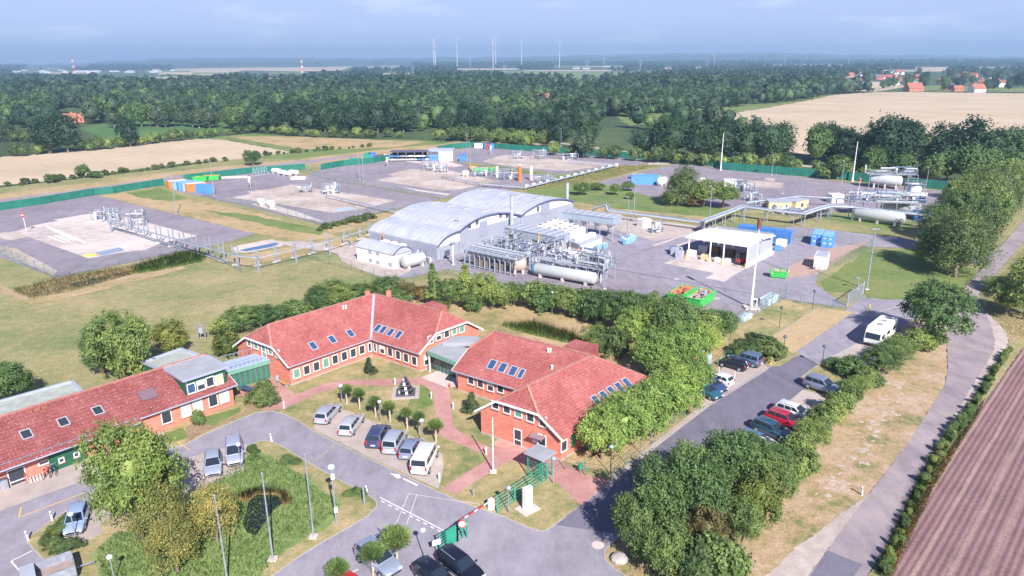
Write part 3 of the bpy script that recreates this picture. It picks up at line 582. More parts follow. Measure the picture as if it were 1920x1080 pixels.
# --- V shaped office in the middle
LW, CI, RW = P(546.6, 724), P(699, 668), P(788, 697.6)
a = (LW - CI).normalized(); b = (RW - CI).normalized()
eA, dA = ell_building('office_building', 'red brick office whose two wings meet at a corner behind the courtyard fir', 'building', CI, a, b, (LW - CI).length, (RW - CI).length, 11.2, 2.95, 6.9)
na = Vector((-a.y, a.x, 0)); na = na if na.dot(b) > 0 else -na        # outward from the left wing's front
nb = Vector((-b.y, b.x, 0)); nb = nb if nb.dot(a) > 0 else -nb
H_ = lambda x, y: (x / 3.376 + 400, y / 3.376 + 540)
for k, q in enumerate(((527, 540), (590, 518), (652, 495), (712, 473), (770, 452), (828, 430), (884, 410), (940, 390), (989, 374))):
    window(eA, PV(*H_(*q), CI, a), a, na, 1.0 if k < 8 else .6, 1.35, GLASSG if k in (0, 3) else GLASS)
for k, q in enumerate(((1025, 375), (1070, 388), (1120, 405), (1170, 424), (1221, 441), (1273, 460))):
    window(eA, PV(*H_(*q), CI, b), b, nb, .6 if k == 0 else 1.0, 1.35)
gA = nb if False else Vector((-b.y, b.x, 0)); gA = gA if gA.dot(a) > 0 else -gA
for k, q in enumerate(((228, 347), (270, 358), (360, 393), (408, 415))): window(eA, PV(*H_(*q), LW, b), b, gA, .95, 1.25 if k else 1.0, GLASSG)
window(eA, PV(*H_(320, 392), LW, b), b, gA, .95, 2.1, GLASSG, name='door', door=True)
gB = Vector((-a.y, a.x, 0)); gB = gB if gB.dot(b) > 0 else -gB
for k, q in enumerate(((1373, 327), (1425, 305), (1476, 288), (1524, 270), (1572, 257))): window(eA, PV(*H_(*q), RW, a), a, gB, 1.0, 1.2, GLASSG if k in (3, 4) else GLASS)
window(eA, PV(*H_(1352, 455), RW, a), a, gB, 1.1, 1.5)
n1 = roof_plane(dA['Ce'], dA['Ap'], dA['A']['T1']); n2 = roof_plane(dA['Ce'], dA['Ap'], dA['B']['T1'])
for q in ((631, 368), (752, 328), (867, 289)): skylight(eA, *H_(*q), dA['Ce'], n1, a)
for q in ((1041, 256), (1077, 267), (1124, 283), (1175, 298)): skylight(eA, *H_(*q), dA['Ce'], n2, b)
for q in ((823, 130), (840, 128)):
    c = PN(*H_(*q), dA['Ce'], n1); MB().lathe(c - Z * .1, Z, [(0, .12), (.5, .12), (.5, .2), (.62, .05)], 8).build('roof_vent', WHITE, eA)
for dx in (-.8, 1.2): MB().box(dA['Ap'] + Vector((dx * 1.6, 1.6, -.75)), .7, .6, 1.3).build('chimney', BRICK, eA)
for p in (dA['pt'](.1, .1, 0), dA['pt']((LW - CI).length - .1, .1, 0)): MB().tube(p, p + Z * 2.95, .06, n=6).build('downpipe', GALV, eA)
# rear dormer glimpsed over the ridge
MB().box(dA['pt'](-7.5, 3.5, 4.6), 4.2, 3.2, 3.2, a).build('rear_dormer', TILE, eA)
# --- V shaped office on the right
DL, DR = P(902.5, 813), P(1051.4, 865); v_ = (DR - DL).normalized(); uD = Vector((math.cos(R(46)), math.sin(R(46)), 0))
WD = (DR - DL).length; LD = 7.2; CD = DL + uD * LD; bD = -v_; LbD = (P(869.4, 726.4) - CD).dot(bD)
print('office 2: wing', LbD, 'dir', bD, 'width', WD)
eD, dD = ell_building('office_building', 'red brick office beside the maple row, its two door gable facing the gate', 'building', CD, -uD, bD, LD, LbD, WD, 2.9, 6.9)
I_ = lambda x, y: (x / 3.176 + 820, y / 3.176 + 580)
gD = Vector((v_.y, -v_.x, 0))
for k, q in enumerate(((347, 570), (415, 588), (484, 612), (555, 638), (630, 667))): window(eD, PV(*I_(*q), DL, v_), v_, gD, 1.0, .95 if k == 0 else 1.25, GLASSG if k == 2 else GLASS)
for k, q in enumerate(((480, 765), (624, 798))): window(eD, PV(*I_(*q), DL, v_), v_, gD, 1.05, 2.1, GLASS, name='door', door=True)
nR = Vector((uD.y, -uD.x, 0))
window(eD, PV(*I_(753, 812), DR, uD), uD, nR, 1.0, 1.3)
o = MB().box(PV(*I_(806, 780), DR, uD) + nR * .06, .55, .08, 1.35, uD, nR).build('shutter', GREENP, eD)
nF = Vector((bD.y, -bD.x, 0)); nF = nF if nF.dot(uD) < 0 else -nF
for q in ((201, 418), (257, 438), (317, 458), (376, 467)): window(eD, PV(*I_(*q), CD, bD), bD, nF, 1.0, 1.3)
n1 = roof_plane(dD['Ce'], dD['Ap'], dD['B']['T1'])
for k, q in enumerate(((327, 331), (390, 350), (452, 370), (500, 386))): skylight(eD, *I_(*q), dD['Ce'], n1, bD, 1.05 if k < 3 else .75, 1.4)
n2 = roof_plane(dD['Oe'], dD['Ap'], dD['A']['T2'])
for q in ((946, 548), (994, 522), (1039, 494), (1084, 469), (1129, 443)): skylight(eD, *I_(*q), dD['Oe'], n2, uD, 1.0, 1.5)
for q in ((660, 254), (673, 254), (683, 354)):
    c = PN(*I_(*q), dD['Ce'], n1); MB().lathe(c - Z * .1, Z, [(0, .12), (.5, .12), (.5, .2), (.62, .05)], 8).build('roof_vent', WHITE, eD)
MB().box(dD['Ap'] + bD * 3.5 + uD * 2.6 - Z * 1.75, 3.4, 3.6, 2.6, bD).build('rear_dormer', TILE, eD)
c = PV(*I_(612, 745), DL, v_)
mb = MB()
for s in (-.7, .7): mb.bar(c + v_ * s + Z * .5, c + v_ * s + gD * 1.0 - Z * .2, .04)
mb.build('porch_bracket', ORANGE, eD)
MB().box(c + gD * .55 + Z * .0, 1.6, 1.0, .04, v_, gD).build('porch_glass', glass('porch_glass', (.25, .22, .26)), eD)
MB().box(PV(*I_(584, 786), DL, v_) + gD * .05, .75, .05, .4, v_, gD).build('wall_sign', WHITE, eD)
# --- flat roofed glazed entrance between them
zc = 2.95
pts = [PP for PP in (P(857.6, 680.7, zc), P(801, 658.5, zc), P(829, 642, zc), P(884, 655, zc))]
c = sum(pts, Vector()) / 4
eE = empty('entrance_hall', (c.x, c.y, 0), 'flat roofed glazed entrance hall with teal edge joining the two brick offices', 'entrance')
MB().prism([pts[0], pts[1], pts[2], pts[3]], zc - .02, zc + .05).build('flat_roof', FLATR, eE)
mb = MB()
for p, q in zip(pts, pts[1:] + pts[:1]): mb.bar(p - Z * .2, q - Z * .2, .12, .55)
mb.build('fascia', TEAL, eE)
p2 = [P(862, 642, 3.5), P(829.5, 642, 3.5), P(850, 630, 3.5), P(896, 630, 3.5), P(905, 640, 3.5)]
MB().prism(p2, 2.9, 3.5).build('upper_roof', FLATR, eE)
gl0, gl1 = PV(*H_(1415, 525), P(820, 695.5), (pts[0] - pts[1])), PV(*H_(1580, 585), P(820, 695.5), (pts[0] - pts[1])); gl0.z = gl1.z = 0
d = (gl1 - gl0); mb = MB()
mb.box((gl0 + gl1) / 2 + Z * 1.3, d.length + 2, .06, 2.6, d.normalized()).build('glazing', glass('lobby_glass', (.05, .09, .09)), eE)
mb = MB()
for k in range(8): q = gl0.lerp(gl1, k / 7) ; mb.box(q + Vector((.06, -.06, 1.3)), .07, .08, 2.6, d.normalized())
mb.build('mullion', TEAL, eE)
for q in ((P(*H_(1375, 540)), P(*H_(1545, 608)))):
    pass
for s in (0, 1):
    q = pts[s] * 1.; q = q.lerp(c, .08); MB().tube((q.x, q.y, 0), (q.x, q.y, zc - .3), .12, n=10).build('column', WHITE, eE)
# --- long building on the left
EL = P(440, 759); wL = (P(25, 911) - EL).normalized(); nL = Vector((-wL.y, wL.x, 0)); nL = nL if nL.y > 0 else -nL   # nL: away
WLn, LL, zE, zR, o_, og = 11.0, 36.0, 2.75, 5.25, .55, .4
eL = empty('long_building', (EL.x, EL.y, 0), 'long single storey brick building with a green dormer and mottled tile roof', 'building')
pt = lambda s, t, z=0.: EL + wL * s + nL * t + Z * z - Z * EL.z
step = 11.0; ext = .5; kz = (zR - zE) / (WLn / 2 + o_)
v0 = [pt(-og, -o_, zE), pt(step, -o_, zE), pt(step, -o_ - ext, zE - kz * ext), pt(LL, -o_ - ext, zE - kz * ext), pt(LL, WLn / 2, zR), pt(-og + .9, WLn / 2, zR), pt(-og, WLn / 2 - 1.1, zR - kz * 1.1),
      pt(LL, WLn + o_, zE), pt(-og, WLn + o_, zE), pt(-og, WLn / 2 + 1.1, zR - kz * 1.1)]
rf = MB().add(v0, [(0, 1, 2, 3, 4, 5, 6), (4, 7, 8, 9, 5), (5, 9, 6)]).build('roof', TILEL, eL); bm_flip(rf)
so = rf.modifiers.new('thick', 'SOLIDIFY'); so.thickness = .16; so.offset = -1
mb = MB().bar(v0[4] + Z * .03, v0[5] + Z * .03, .26, .12).bar(v0[5] + Z * .03, v0[6] + Z * .03, .2, .1).bar(v0[5] + Z * .03, v0[9] + Z * .03, .2, .1); mb.build('ridge_tiles', RIDGE, eL)
MB().tube(pt(-og, -o_ - .05, zE - .08), pt(step, -o_ - .05, zE - .08), .08, n=6).build('gutter', EDGE, eL)
MB().tube(pt(step + .1, -o_ - ext - .05, zE - kz * ext - .08), pt(LL, -o_ - ext - .05, zE - kz * ext - .08), .08, n=6).build('gutter', EDGE, eL)
mb = MB()
for s in np.arange(step + .5, LL, .9): mb.box(pt(s, -o_ - ext + .45, zE - kz * (ext - .45) + .1), .05, .05, .18, wL)
mb.bar(pt(step + .2, -o_ - ext + .45, zE - kz * (ext - .45) + .2), pt(LL, -o_ - ext + .45, zE - kz * (ext - .45) + .2), .04).build('snow_rail', EDGE, eL)
zw = zE + kz * o_ - .16
mb = MB().prism([pt(0, 0), pt(LL, 0), pt(LL, WLn), pt(0, WLn)], 0, zw)
mb.sweep([pt(0, 0, zw), pt(0, WLn, zw), pt(0, WLn / 2 + 1.2, zR - kz * 1.2 - .25), pt(0, WLn / 2 - 1.2, zR - kz * 1.2 - .25)], wL * .3)
mb.build('wall', BRICK, eL)
MB().bar(v0[0] - Z * .1, v0[6] - Z * .1, .06, .22).build('verge_board', WHITE, eL)
J_ = lambda x, y: (x / 3.6, y / 3.6 + 560)
SHUT = pm('roller_shutter', (.70, .70, .74), .6, .03)
for k, q in enumerate(((1123, 800), (1256, 755), (1334, 723), (1438, 688), (1513, 661))): window(eL, PV(*J_(*q), EL, wL), wL, -nL, 1.15, 1.5, SHUT if k in (1, 2, 4) else GLASS)
n1 = roof_plane(v0[0], v0[4], v0[5])
for q in ((178, 918), (428, 835), (660, 758)): skylight(eL, *J_(*q), v0[0], n1, wL, 1.0, 1.3, GLASS)
q = PN(*J_(997, 655), v0[0], n1); upv = n1.cross(wL).normalized(); upv = upv if upv.z > 0 else -upv
bev(MB().box(q + n1 * .15, 1.7, .3, 1.5, wL, n1, upv).build('roof_hatch', pm('brown_hatch', (.20, .13, .16), .5, .05), eL))
mb = MB()
for q in ((205, 768), (240, 755), (258, 750), (292, 740), (308, 735)):
    c = PN(*J_(*q), v0[0], n1); mb.box(c + Z * .08, .3, .3, .25, wL)
mb.build('vent_tile', ORTILE, eL)
# dormer
fb0 = PN(350, 742, v0[0], n1); fb1 = PN(423.6, 714, v0[0], n1); dt = (fb0 - EL).dot(nL); s1 = (fb0 - EL).dot(wL); s0 = (fb1 - EL).dot(wL); zb = fb0.z; zt = zb + 1.9
back = WLn / 2 + .2
dr = MB().prism([pt(s0, dt), pt(s1, dt), pt(s1, back), pt(s0, back)], zb - .3, zt).build('dormer', DKGREEN, eL)
MB().prism([pt(s0 - .25, dt - .3), pt(s1 + .25, dt - .3), pt(s1 + .25, back - .3), pt(s0 - .25, back - .3)], zt + .01, zt + .16).build('dormer_roof', FLATR, dr)
mb = MB(); q = [pt(s0 - .25, dt - .3, zt + .1), pt(s1 + .25, dt - .3, zt + .1), pt(s1 + .25, back - .3, zt + .1), pt(s0 - .25, back - .3, zt + .1)]
for p1, p2 in zip(q, q[1:] + q[:1]): mb.bar(p1, p2, .14, .3)
mb.build('dormer_edge', EDGE, dr)
MB().tube(pt(s1 - .1, dt - .12, zb), pt(s1 - .1, dt - .12, zt), .05, n=6).build('dormer_downpipe', GALV, dr)
for k, q in enumerate(((1291, 605), (1356, 583), (1417, 560), (1478, 545))): window(dr, PV(*J_(*q), pt(s0, dt), wL), wL, -nL, 1.0, 1.25, TANP if k == 3 else GLASSB if k == 0 else GLASS)
# green boarded bay with two little windows, door, porch
g0 = PV(165, 868, EL, wL); g1 = PV(98, 895, EL, wL); sa = (g0 - EL).dot(wL); sb_ = (g1 - EL).dot(wL)
mb = MB().box(pt((sa + sb_) / 2, -.12, 1.35), sb_ - sa, .2, 2.7, wL).build('boarding', DKGREEN, eL)
for q in ((515, 260), (414, 297)): window(eL, PV(q[0] / 3.6, q[1] / 3.6 + 780, pt(0, -.22), wL), wL, -nL, .55, .55)
window(eL, PV(295 / 3.6, 313 / 3.6 + 780, EL, wL), wL, -nL, 1.0, .45)
window(eL, PV(118 / 3.6, 417 / 3.6 + 780, EL, wL), wL, -nL, 1.5, 2.2, GLASS, name='door', door=True)
# flat annexes behind
for lab, q in (('short flat roofed annex behind the long building, beside the dense round trees', [(268, 680), (339, 655), (363, 665), (373, 680), (290, 700)]), ('long flat roofed annex at the left edge, behind the mottled tile roof', [(-80, 776), (135, 716), (160, 735), (0, 800)])):
    z = 2.8; w4 = [P(x, y, z) for x, y in q[:2]]; dd = (w4[1] - w4[0]).normalized(); nn = Vector((dd.y, -dd.x, 0)); Wd = 5.5
    cs = [w4[0], w4[1], w4[1] + nn * Wd, w4[0] + nn * Wd]; e = empty('annex', (w4[0].x, w4[0].y, 0), lab, 'building')
    MB().prism([c + nn * .1 for c in cs], 0, z - .2).build('wall', DKGREEN, e); MB().prism(cs, z - .2, z).build('flat_roof', pm('gravel_roof', (.36, .38, .36), .9, .12, 1), e)
    mb = MB()
    for p1, p2 in zip(cs, cs[1:] + cs[:1]): mb.bar(Vector((p1.x, p1.y, z + .05)), Vector((p2.x, p2.y, z + .05)), .3, .35)
    mb.build('roof_edge', EDGE, e)
# glazed green link
b0, b1 = P(443, 728), P(506, 709); d = (b1 - b0).normalized(); n_ = Vector((-d.y, d.x, 0)); Lk = (b1 - b0).length; hk = top(506, 709, 681)
print('link', Lk, hk)
eK = empty('glazed_link', b0, 'green glazed link corridor with a railed flat roof joining two brick buildings', 'corridor')
a0 = b0 - d * 1.5; a1 = b1 + d * .3; Lk += 1.8
MB().prism([a0 - n_ * .25, a1 - n_ * .25, a1 + n_ * 3.2, a0 + n_ * 3.2], hk - .05, hk + .5).build('fascia', TEAL, eK)
MB().prism([a0 - n_ * .15, a1 - n_ * .15, a1 + n_ * 3.1, a0 + n_ * 3.1], hk + .501, hk + .56).build('flat_roof', pm('blue_roof', (.36, .44, .60), .5, .06), eK)
MB().prism([a0, a1, a1 + n_ * 3, a0 + n_ * 3], 0, hk - .05).build('glazing', glass('link_glass', (.07, .14, .12), .1), eK)
for k in range(10):
    q = a0.lerp(a1, k / 9); MB().box(q - n_ * .04 + Z * (hk / 2 - .03), .1, .1, hk - .07, d).build('mullion', GREENP, eK)
mb = MB()
for t in (-.1, 3.0):
    for k in range(12): q = a0.lerp(a1, k / 11) + n_ * t; mb.bar((q.x, q.y, hk + .5), (q.x, q.y, hk + 1.4), .04)
    mb.bar(a0 + n_ * t + Z * (hk + 1.4), a1 + n_ * t + Z * (hk + 1.4), .05)
mb.build('railing', GALV, eK)
# ---------------------------------------------------------------- vegetation
def crown_arrays(r, Rr, Hc, nlobe=7, nclump=90, per=26, leaf=.3, flat=1., spread=.16, up=0., shape='round', droop=0.):
    """leaf quads gathered in clumps over the surface of overlapping lobes; origin at the crown's foot"""
    lobes = []
    for k in range(nlobe):
        if shape == 'cone':
            t = k / max(1, nlobe - 1); ang = r.uniform(0, 6.28); rr = Rr * (1 - t) * .35
            lobes.append((np.array([math.cos(ang) * rr, math.sin(ang) * rr, Hc * (.14 + .76 * t)]), Rr * (1.02 - .88 * t) * .8, Hc * .2))
        else:
            ang = k * 2.4 + r.uniform(-.5, .5); t = r.uniform(.0, 1.); rad = Rr * r.uniform(.25, .62) * (1 if k else 0); zz = Hc * (.30 + .42 * t) if k else Hc * .55
            sz = Rr * r.uniform(.30, .58) if k else Rr * .72
            lobes.append((np.array([math.cos(ang) * rad, math.sin(ang) * rad, zz]), sz, min(sz * Hc / (2 * Rr) * 1.25, Hc * .5)))
    cs = []; ns_ = []
    tries = 0
    while len(cs) < nclump and tries < nclump * 20:
        tries += 1; c, a, b = lobes[r.integers(len(lobes))]
        d = r.normal(size=3); d /= np.linalg.norm(d)
        if d[2] < -.55: continue
        p = c + d * np.array([a, a, b]) * r.uniform(.76, 1.2)
        ins = False
        for c2, a2, b2 in lobes:
            q = (p - c2) / np.array([a2, a2, b2])
            if q @ q < .55: ins = True; break
        if ins or p[2] < .03 * Hc: continue
        cs.append(p); ns_.append(d)
    cs = np.array(cs); ns_ = np.array(ns_); n = len(cs) * per
    ci = np.repeat(np.arange(len(cs)), per)
    pos_ = cs[ci] + r.normal(size=(n, 3)) * (Rr * spread) * np.array([1, 1, .75]) + up * np.abs(r.normal(size=(n, 1))) * np.array([[0, 0, 1]]) - droop * np.abs(r.normal(size=(n, 1))) * np.array([[0, 0, 1.]])
    nn = ns_[ci] * .8 + r.normal(size=(n, 3)) * .55 + np.array([0, 0, .35]); nn /= np.linalg.norm(nn, axis=1)[:, None]
    t = np.cross(nn, r.normal(size=(n, 3))); t /= np.linalg.norm(t, axis=1)[:, None]; b = np.cross(nn, t)
    s = leaf * r.uniform(.6, 1.3, (n, 1)); el = 1.25
    V = np.stack([pos_ - t * s * el, pos_ + b * s * .62, pos_ + t * s * el, pos_ - b * s * .62], 1)
    V[:, :, 2] = np.maximum(V[:, :, 2], .05)
    V = V.reshape(-1, 3); Q = np.arange(n * 4).reshape(-1, 4)
    return V, Q
def core_arrays(r, Rr, Hc, k=.56, nu=10, nv=7, shape='round'):
    vs = []; q = []
    for j in range(nv + 1):
        t = math.pi * j / nv
        for i in range(nu):
            p = 2 * math.pi * i / nu; e = k * (1 + .16 * math.sin(3 * p + j) + r.uniform(-.1, .1))
            rad = math.sin(t) * Rr * e
            if shape == 'cone': rad = Rr * k * (j / nv) * (1 if j < nv else .3)
            vs.append((math.cos(p) * rad, math.sin(p) * rad, Hc * (.52 + .48 * k * 1.1 * math.cos(t)) if shape != 'cone' else Hc * (.92 - .86 * j / nv)))
    for j in range(nv):
        for i in range(nu): q.append((j * nu + i, (j + 1) * nu + i, (j + 1) * nu + (i + 1) % nu, j * nu + (i + 1) % nu))
    return np.array(vs), np.array(q)
def join(parts):
    V = []; Q = []; o = 0
    for v, q in parts: V.append(v); Q.append(q + o); o += len(v)
    return np.concatenate(V), np.concatenate(Q)
def crown_mesh(name, m_, seed, core=True, **k):
    r = np.random.default_rng(seed); a = crown_arrays(r, **k)
    if core: a = join([core_arrays(r, k['Rr'], k['Hc'], shape=k.get('shape', 'round')), a])
    return fast_mesh(name, *a, m_)
def trunk_mesh(name, h, r_, m_=BARK, limbs=5, seed=0, reach=1.6):
    r = random.Random(seed); mb = MB(); p = Vector((0, 0, -.1)); n = 4
    pts = [p + Vector((r.uniform(-.12, .12) * i, r.uniform(-.12, .12) * i, h * i / n + (0 if i else 0))) for i in range(n + 1)]
    for i in range(n): mb.tube(pts[i], pts[i + 1], r_ * (1.25 - .22 * i), r_ * (1.25 - .22 * (i + 1)), 7)
    for k in range(limbs):
        s = pts[2 + k % 3]; an = k * 2.4 + r.uniform(-.4, .4); e = s + Vector((math.cos(an) * reach, math.sin(an) * reach, r.uniform(.6, 1.1) * reach)); mb.tube(s, e, r_ * .42, r_ * .12, 5)
    return mb.mesh(name, m_)
TREES = {}
def proto(key, crown_m, R_, Hc, clear, trunk_r, seed, bark=BARK, core=True, **k):
    TREES[key] = (crown_mesh('crown', crown_m, seed, Rr=R_, Hc=Hc, core=core, **k), trunk_mesh('trunk', clear + Hc * .62, trunk_r, bark, seed=seed, reach=R_ * .55), clear, R_, Hc + clear)
# near kinds (unit: metres, finished size about R_, Hc)
proto('oak_a', LEAF['oak'], 4.6, 8.2, 1.3, .3, 1, nlobe=11, nclump=230, per=34, leaf=.17, spread=.085)
proto('oak_b', LEAF['mid'], 4.2, 7.8, 1.2, .28, 2, nlobe=11, nclump=220, per=34, leaf=.17, spread=.085)
proto('maple', LEAF['lime'], 4.0, 6.6, 1.0, .22, 3, nlobe=12, nclump=240, per=34, leaf=.15, spread=.08)
proto('plane', LEAF['plane'], 5.2, 10.0, .8, .3, 4, nlobe=9, nclump=330, per=40, leaf=.15, spread=.07)
proto('larch', LEAF['larch'], 4.0, 7.0, .5, .2, 5, nlobe=13, nclump=210, per=34, leaf=.12, spread=.11, droop=.25, core=False)
proto('willow', LEAF['willow'], 4.6, 8.6, .6, .3, 6, nlobe=11, nclump=240, per=36, leaf=.15, spread=.10, droop=.7)
proto('yellow', LEAF['yellow'], 3.0, 5.4, .5, .16, 7, nlobe=8, nclump=130, per=32, leaf=.15, spread=.10)
proto('rusty', LEAF['rust'], 2.6, 4.6, .4, .14, 8, nlobe=8, nclump=110, per=32, leaf=.14, spread=.11)
proto('cone', LEAF['mid'], 2.0, 6.4, .3, .15, 9, nlobe=9, nclump=140, per=30, leaf=.14, spread=.10, shape='cone')
proto('fir', LEAF['fir'], 1.3, 3.6, .15, .1, 10, nlobe=8, nclump=110, per=26, leaf=.10, spread=.10, shape='cone')
proto('shrub_a', LEAF['mid'], 1.9, 3.0, .0, .08, 11, nlobe=8, nclump=110, per=30, leaf=.13, spread=.11)
proto('shrub_b', LEAF['oak'], 1.9, 2.8, .0, .08, 12, nlobe=8, nclump=110, per=30, leaf=.13, spread=.11)
proto('shrub_c', LEAF['willow'], 1.8, 2.8, .0, .08, 13, nlobe=8, nclump=100, per=30, leaf=.13, spread=.11)
proto('shrub_y', LEAF['yellow'], 1.6, 2.2, .0, .06, 14, nlobe=7, nclump=90, per=30, leaf=.12, spread=.11)
# pollard heads: long thin shoots pointing outwards
def pollard_mesh(seed, m_=LEAF['mid']):
    r = np.random.default_rng(seed); n = 2600
    d = r.normal(size=(n, 3)); d[:, 2] = np.abs(d[:, 2]) * 1.5 + .12; d /= np.linalg.norm(d, axis=1)[:, None]
    a = d * r.uniform(.05, .75, (n, 1)); L = r.uniform(.12, .36, (n, 1)); e = a + d * L + np.array([0, 0, .06]) + r.normal(size=(n, 3)) * .06
    t = np.cross(d, r.normal(size=(n, 3))); t /= np.linalg.norm(t, axis=1)[:, None]; wd = .024
    V = np.stack([a - t * wd, (a + e) / 2 + t * wd * 1.8, e, (a + e) / 2 - t * wd * 1.8], 1).reshape(-1, 3); V[:, 2] += .35
    return join([core_arrays(r, .62, .95, .62)], ) if False else fast_mesh('crown', *join([core_arrays(r, .62, 1.1, .7), (V, np.arange(n * 4).reshape(-1, 4))]), m_)
POLL = [pollard_mesh(s) for s in (1, 2, 3)]
def tree(key, p, label, cat='tree', group=None, s=1., sz=None, rz=None, name=None):
    cm, tm, cl, R_, H_0 = TREES[key]; sz = sz or s
    nm = name or {'shrub_a': 'shrub', 'shrub_b': 'shrub', 'shrub_c': 'shrub', 'shrub_y': 'shrub', 'cone': 'conical_tree', 'fir': 'fir_tree', 'larch': 'larch_tree', 'willow': 'willow_tree', 'maple': 'maple_tree', 'oak_a': 'oak_tree', 'oak_b': 'oak_tree'}.get(key, 'tree')
    e = empty(nm, (p.x, p.y, .03), label, cat, group, random.uniform(0, 6.28) if rz is None else rz)
    inst('trunk', tm, e, s=(s, s, sz)); inst('crown', cm, e, (0, 0, cl * sz), s=(s, s, sz)); return e
def tree_px(key, bx, by, wpx, typx, label, cat='tree', group=None):
    """base pixel, crown width in pixels, top row"""
    p = P(bx, by); h = top(bx, by, typx); sc_ = F / (p - CAM).dot(cf); s = wpx / sc_ / 2 / TREES[key][3] * .93
    return tree(key, p, label, cat, group, s, h / TREES[key][4] * .97)
tree_px('plane', 266, 1010, 165, 792, 'big bright green tree in front of the mottled tile roof')
tree_px('larch', 312, 1030, 112, 895, 'olive larch beside the big bright green tree')
tree_px('larch', 408, 1018, 92, 902, 'slender olive larch nearest the pond water, next to a flag mast')
tree_px('larch', 335, 1075, 105, 965, 'lowest olive larch, on the reeds in front of the other larches')
tree_px('oak_b', 238, 716, 112, 585, 'large dense tree behind the long building, beside the gravel roof annex')
tree_px('oak_a', 196, 700, 70, 615, 'dark bushy tree on the meadow side of the large dense tree')
tree_px('shrub_a', 243, 712, 80, 650, 'round bush touching the roof of the long building', 'bush')
tree_px('yellow', 322, 665, 72, 603, 'yellow tinged bushy tree on the meadow behind the short annex')
tree_px('oak_a', 18, 755, 95, 680, 'dark tree cut by the left edge of the picture')
tree_px('shrub_y', 425, 668, 52, 618, 'yellow green bush at the gable of the brick office', 'bush')
tree_px('fir', 693, 702, 26, 672, 'small dark fir standing alone in the courtyard corner')
tree_px('shrub_c', 496, 758, 58, 718, 'round grey green shrub beside the brick terrace', 'shrub')
tree_px('shrub_b', 373.6, 800, 26, 770, 'small brown green shrub against the long brick wall', 'shrub')
tree_px('fir', 884, 775, 36, 738, 'small dark fir in the shade of the two door office')
tree_px('oak_a', 1745, 640, 128, 524, 'dark round oak standing alone beside the white motorhome')
# conical trees and belt between the offices and the plant
belt = [('shrub_a', 425, 628, 60, 595), ('oak_b', 455, 622, 70, 575), ('oak_a', 490, 615, 60, 572), ('shrub_a', 525, 605, 60, 572), ('shrub_a', 560, 598, 60, 563), ('oak_a', 600, 585, 60, 535), ('oak_b', 630, 578, 70, 527), ('oak_b', 665, 572, 60, 533),
        ('shrub_c', 690, 568, 50, 532), ('oak_b', 725, 562, 60, 520), ('rusty', 765, 568, 50, 528), ('rusty', 790, 566, 36, 535), ('shrub_b', 745, 575, 50, 545), ('cone', 813, 568, 44, 500), ('oak_b', 845, 572, 46, 522), ('cone', 873, 570, 50, 502), ('oak_b', 908, 575, 60, 514), ('shrub_a', 888, 580, 50, 548),
        ('shrub_a', 940, 578, 60, 535), ('oak_b', 965, 572, 60, 530), ('shrub_a', 1000, 575, 70, 528), ('shrub_b', 1030, 582, 70, 536), ('oak_b', 1060, 590, 60, 540), ('shrub_a', 1095, 590, 80, 545), ('shrub_b', 1120, 605, 70, 550), ('oak_b', 1150, 612, 80, 548), ('oak_a', 1180, 620, 80, 545),
        ('oak_a', 1215, 632, 90, 553), ('oak_b', 1240, 640, 90, 560), ('oak_a', 1265, 655, 90, 560), ('oak_b', 1300, 645, 90, 575), ('oak_a', 1340, 640, 80, 580), ('maple', 1225, 700, 90, 618), ('maple', 1280, 690, 100, 610), ('maple', 1185, 640, 70, 580), ('maple', 1320, 665, 70, 610), ('maple', 1240, 710, 80, 655), ('oak_b', 1355, 625, 50, 585)]
for i, q in enumerate(belt): tree_px(*q, {'cone': 'slim conical tree in the belt in front of the tank platform', 'rusty': 'rust tinged tree in the planted belt behind the brick office'}.get(q[0], 'bushy green tree in the planted belt between offices and gas plant'), 'tree', 'conical trees' if q[0] == 'cone' else 'rust tinged trees' if q[0] == 'rusty' else 'planted belt between offices and plant')
for i, q in enumerate([('oak_b', 1115, 665, 54, 612), ('shrub_c', 1148, 668, 60, 615)]): tree_px(*q, ['grey green tree on the dry grass behind the brick office', 'pale round bush on the dry grass behind the brick office'][i])
tree_px('shrub_y', 828, 580, 36, 566, 'low yellow bush behind the brick office ridge', 'bush'); tree_px('shrub_b', 888, 582, 40, 562, 'low dark bush among the conical trees', 'bush')
for q in ((1128, 862, 100, 770), (1160, 850, 110, 745), (1195, 822, 110, 725), (1230, 800, 110, 705), (1262, 772, 110, 680), (1290, 745, 90, 665), (1112, 835, 70, 772)):
    tree_px('maple', *q, 'bright yellow green maple in the row along the brick office wall', 'tree', 'maple row')
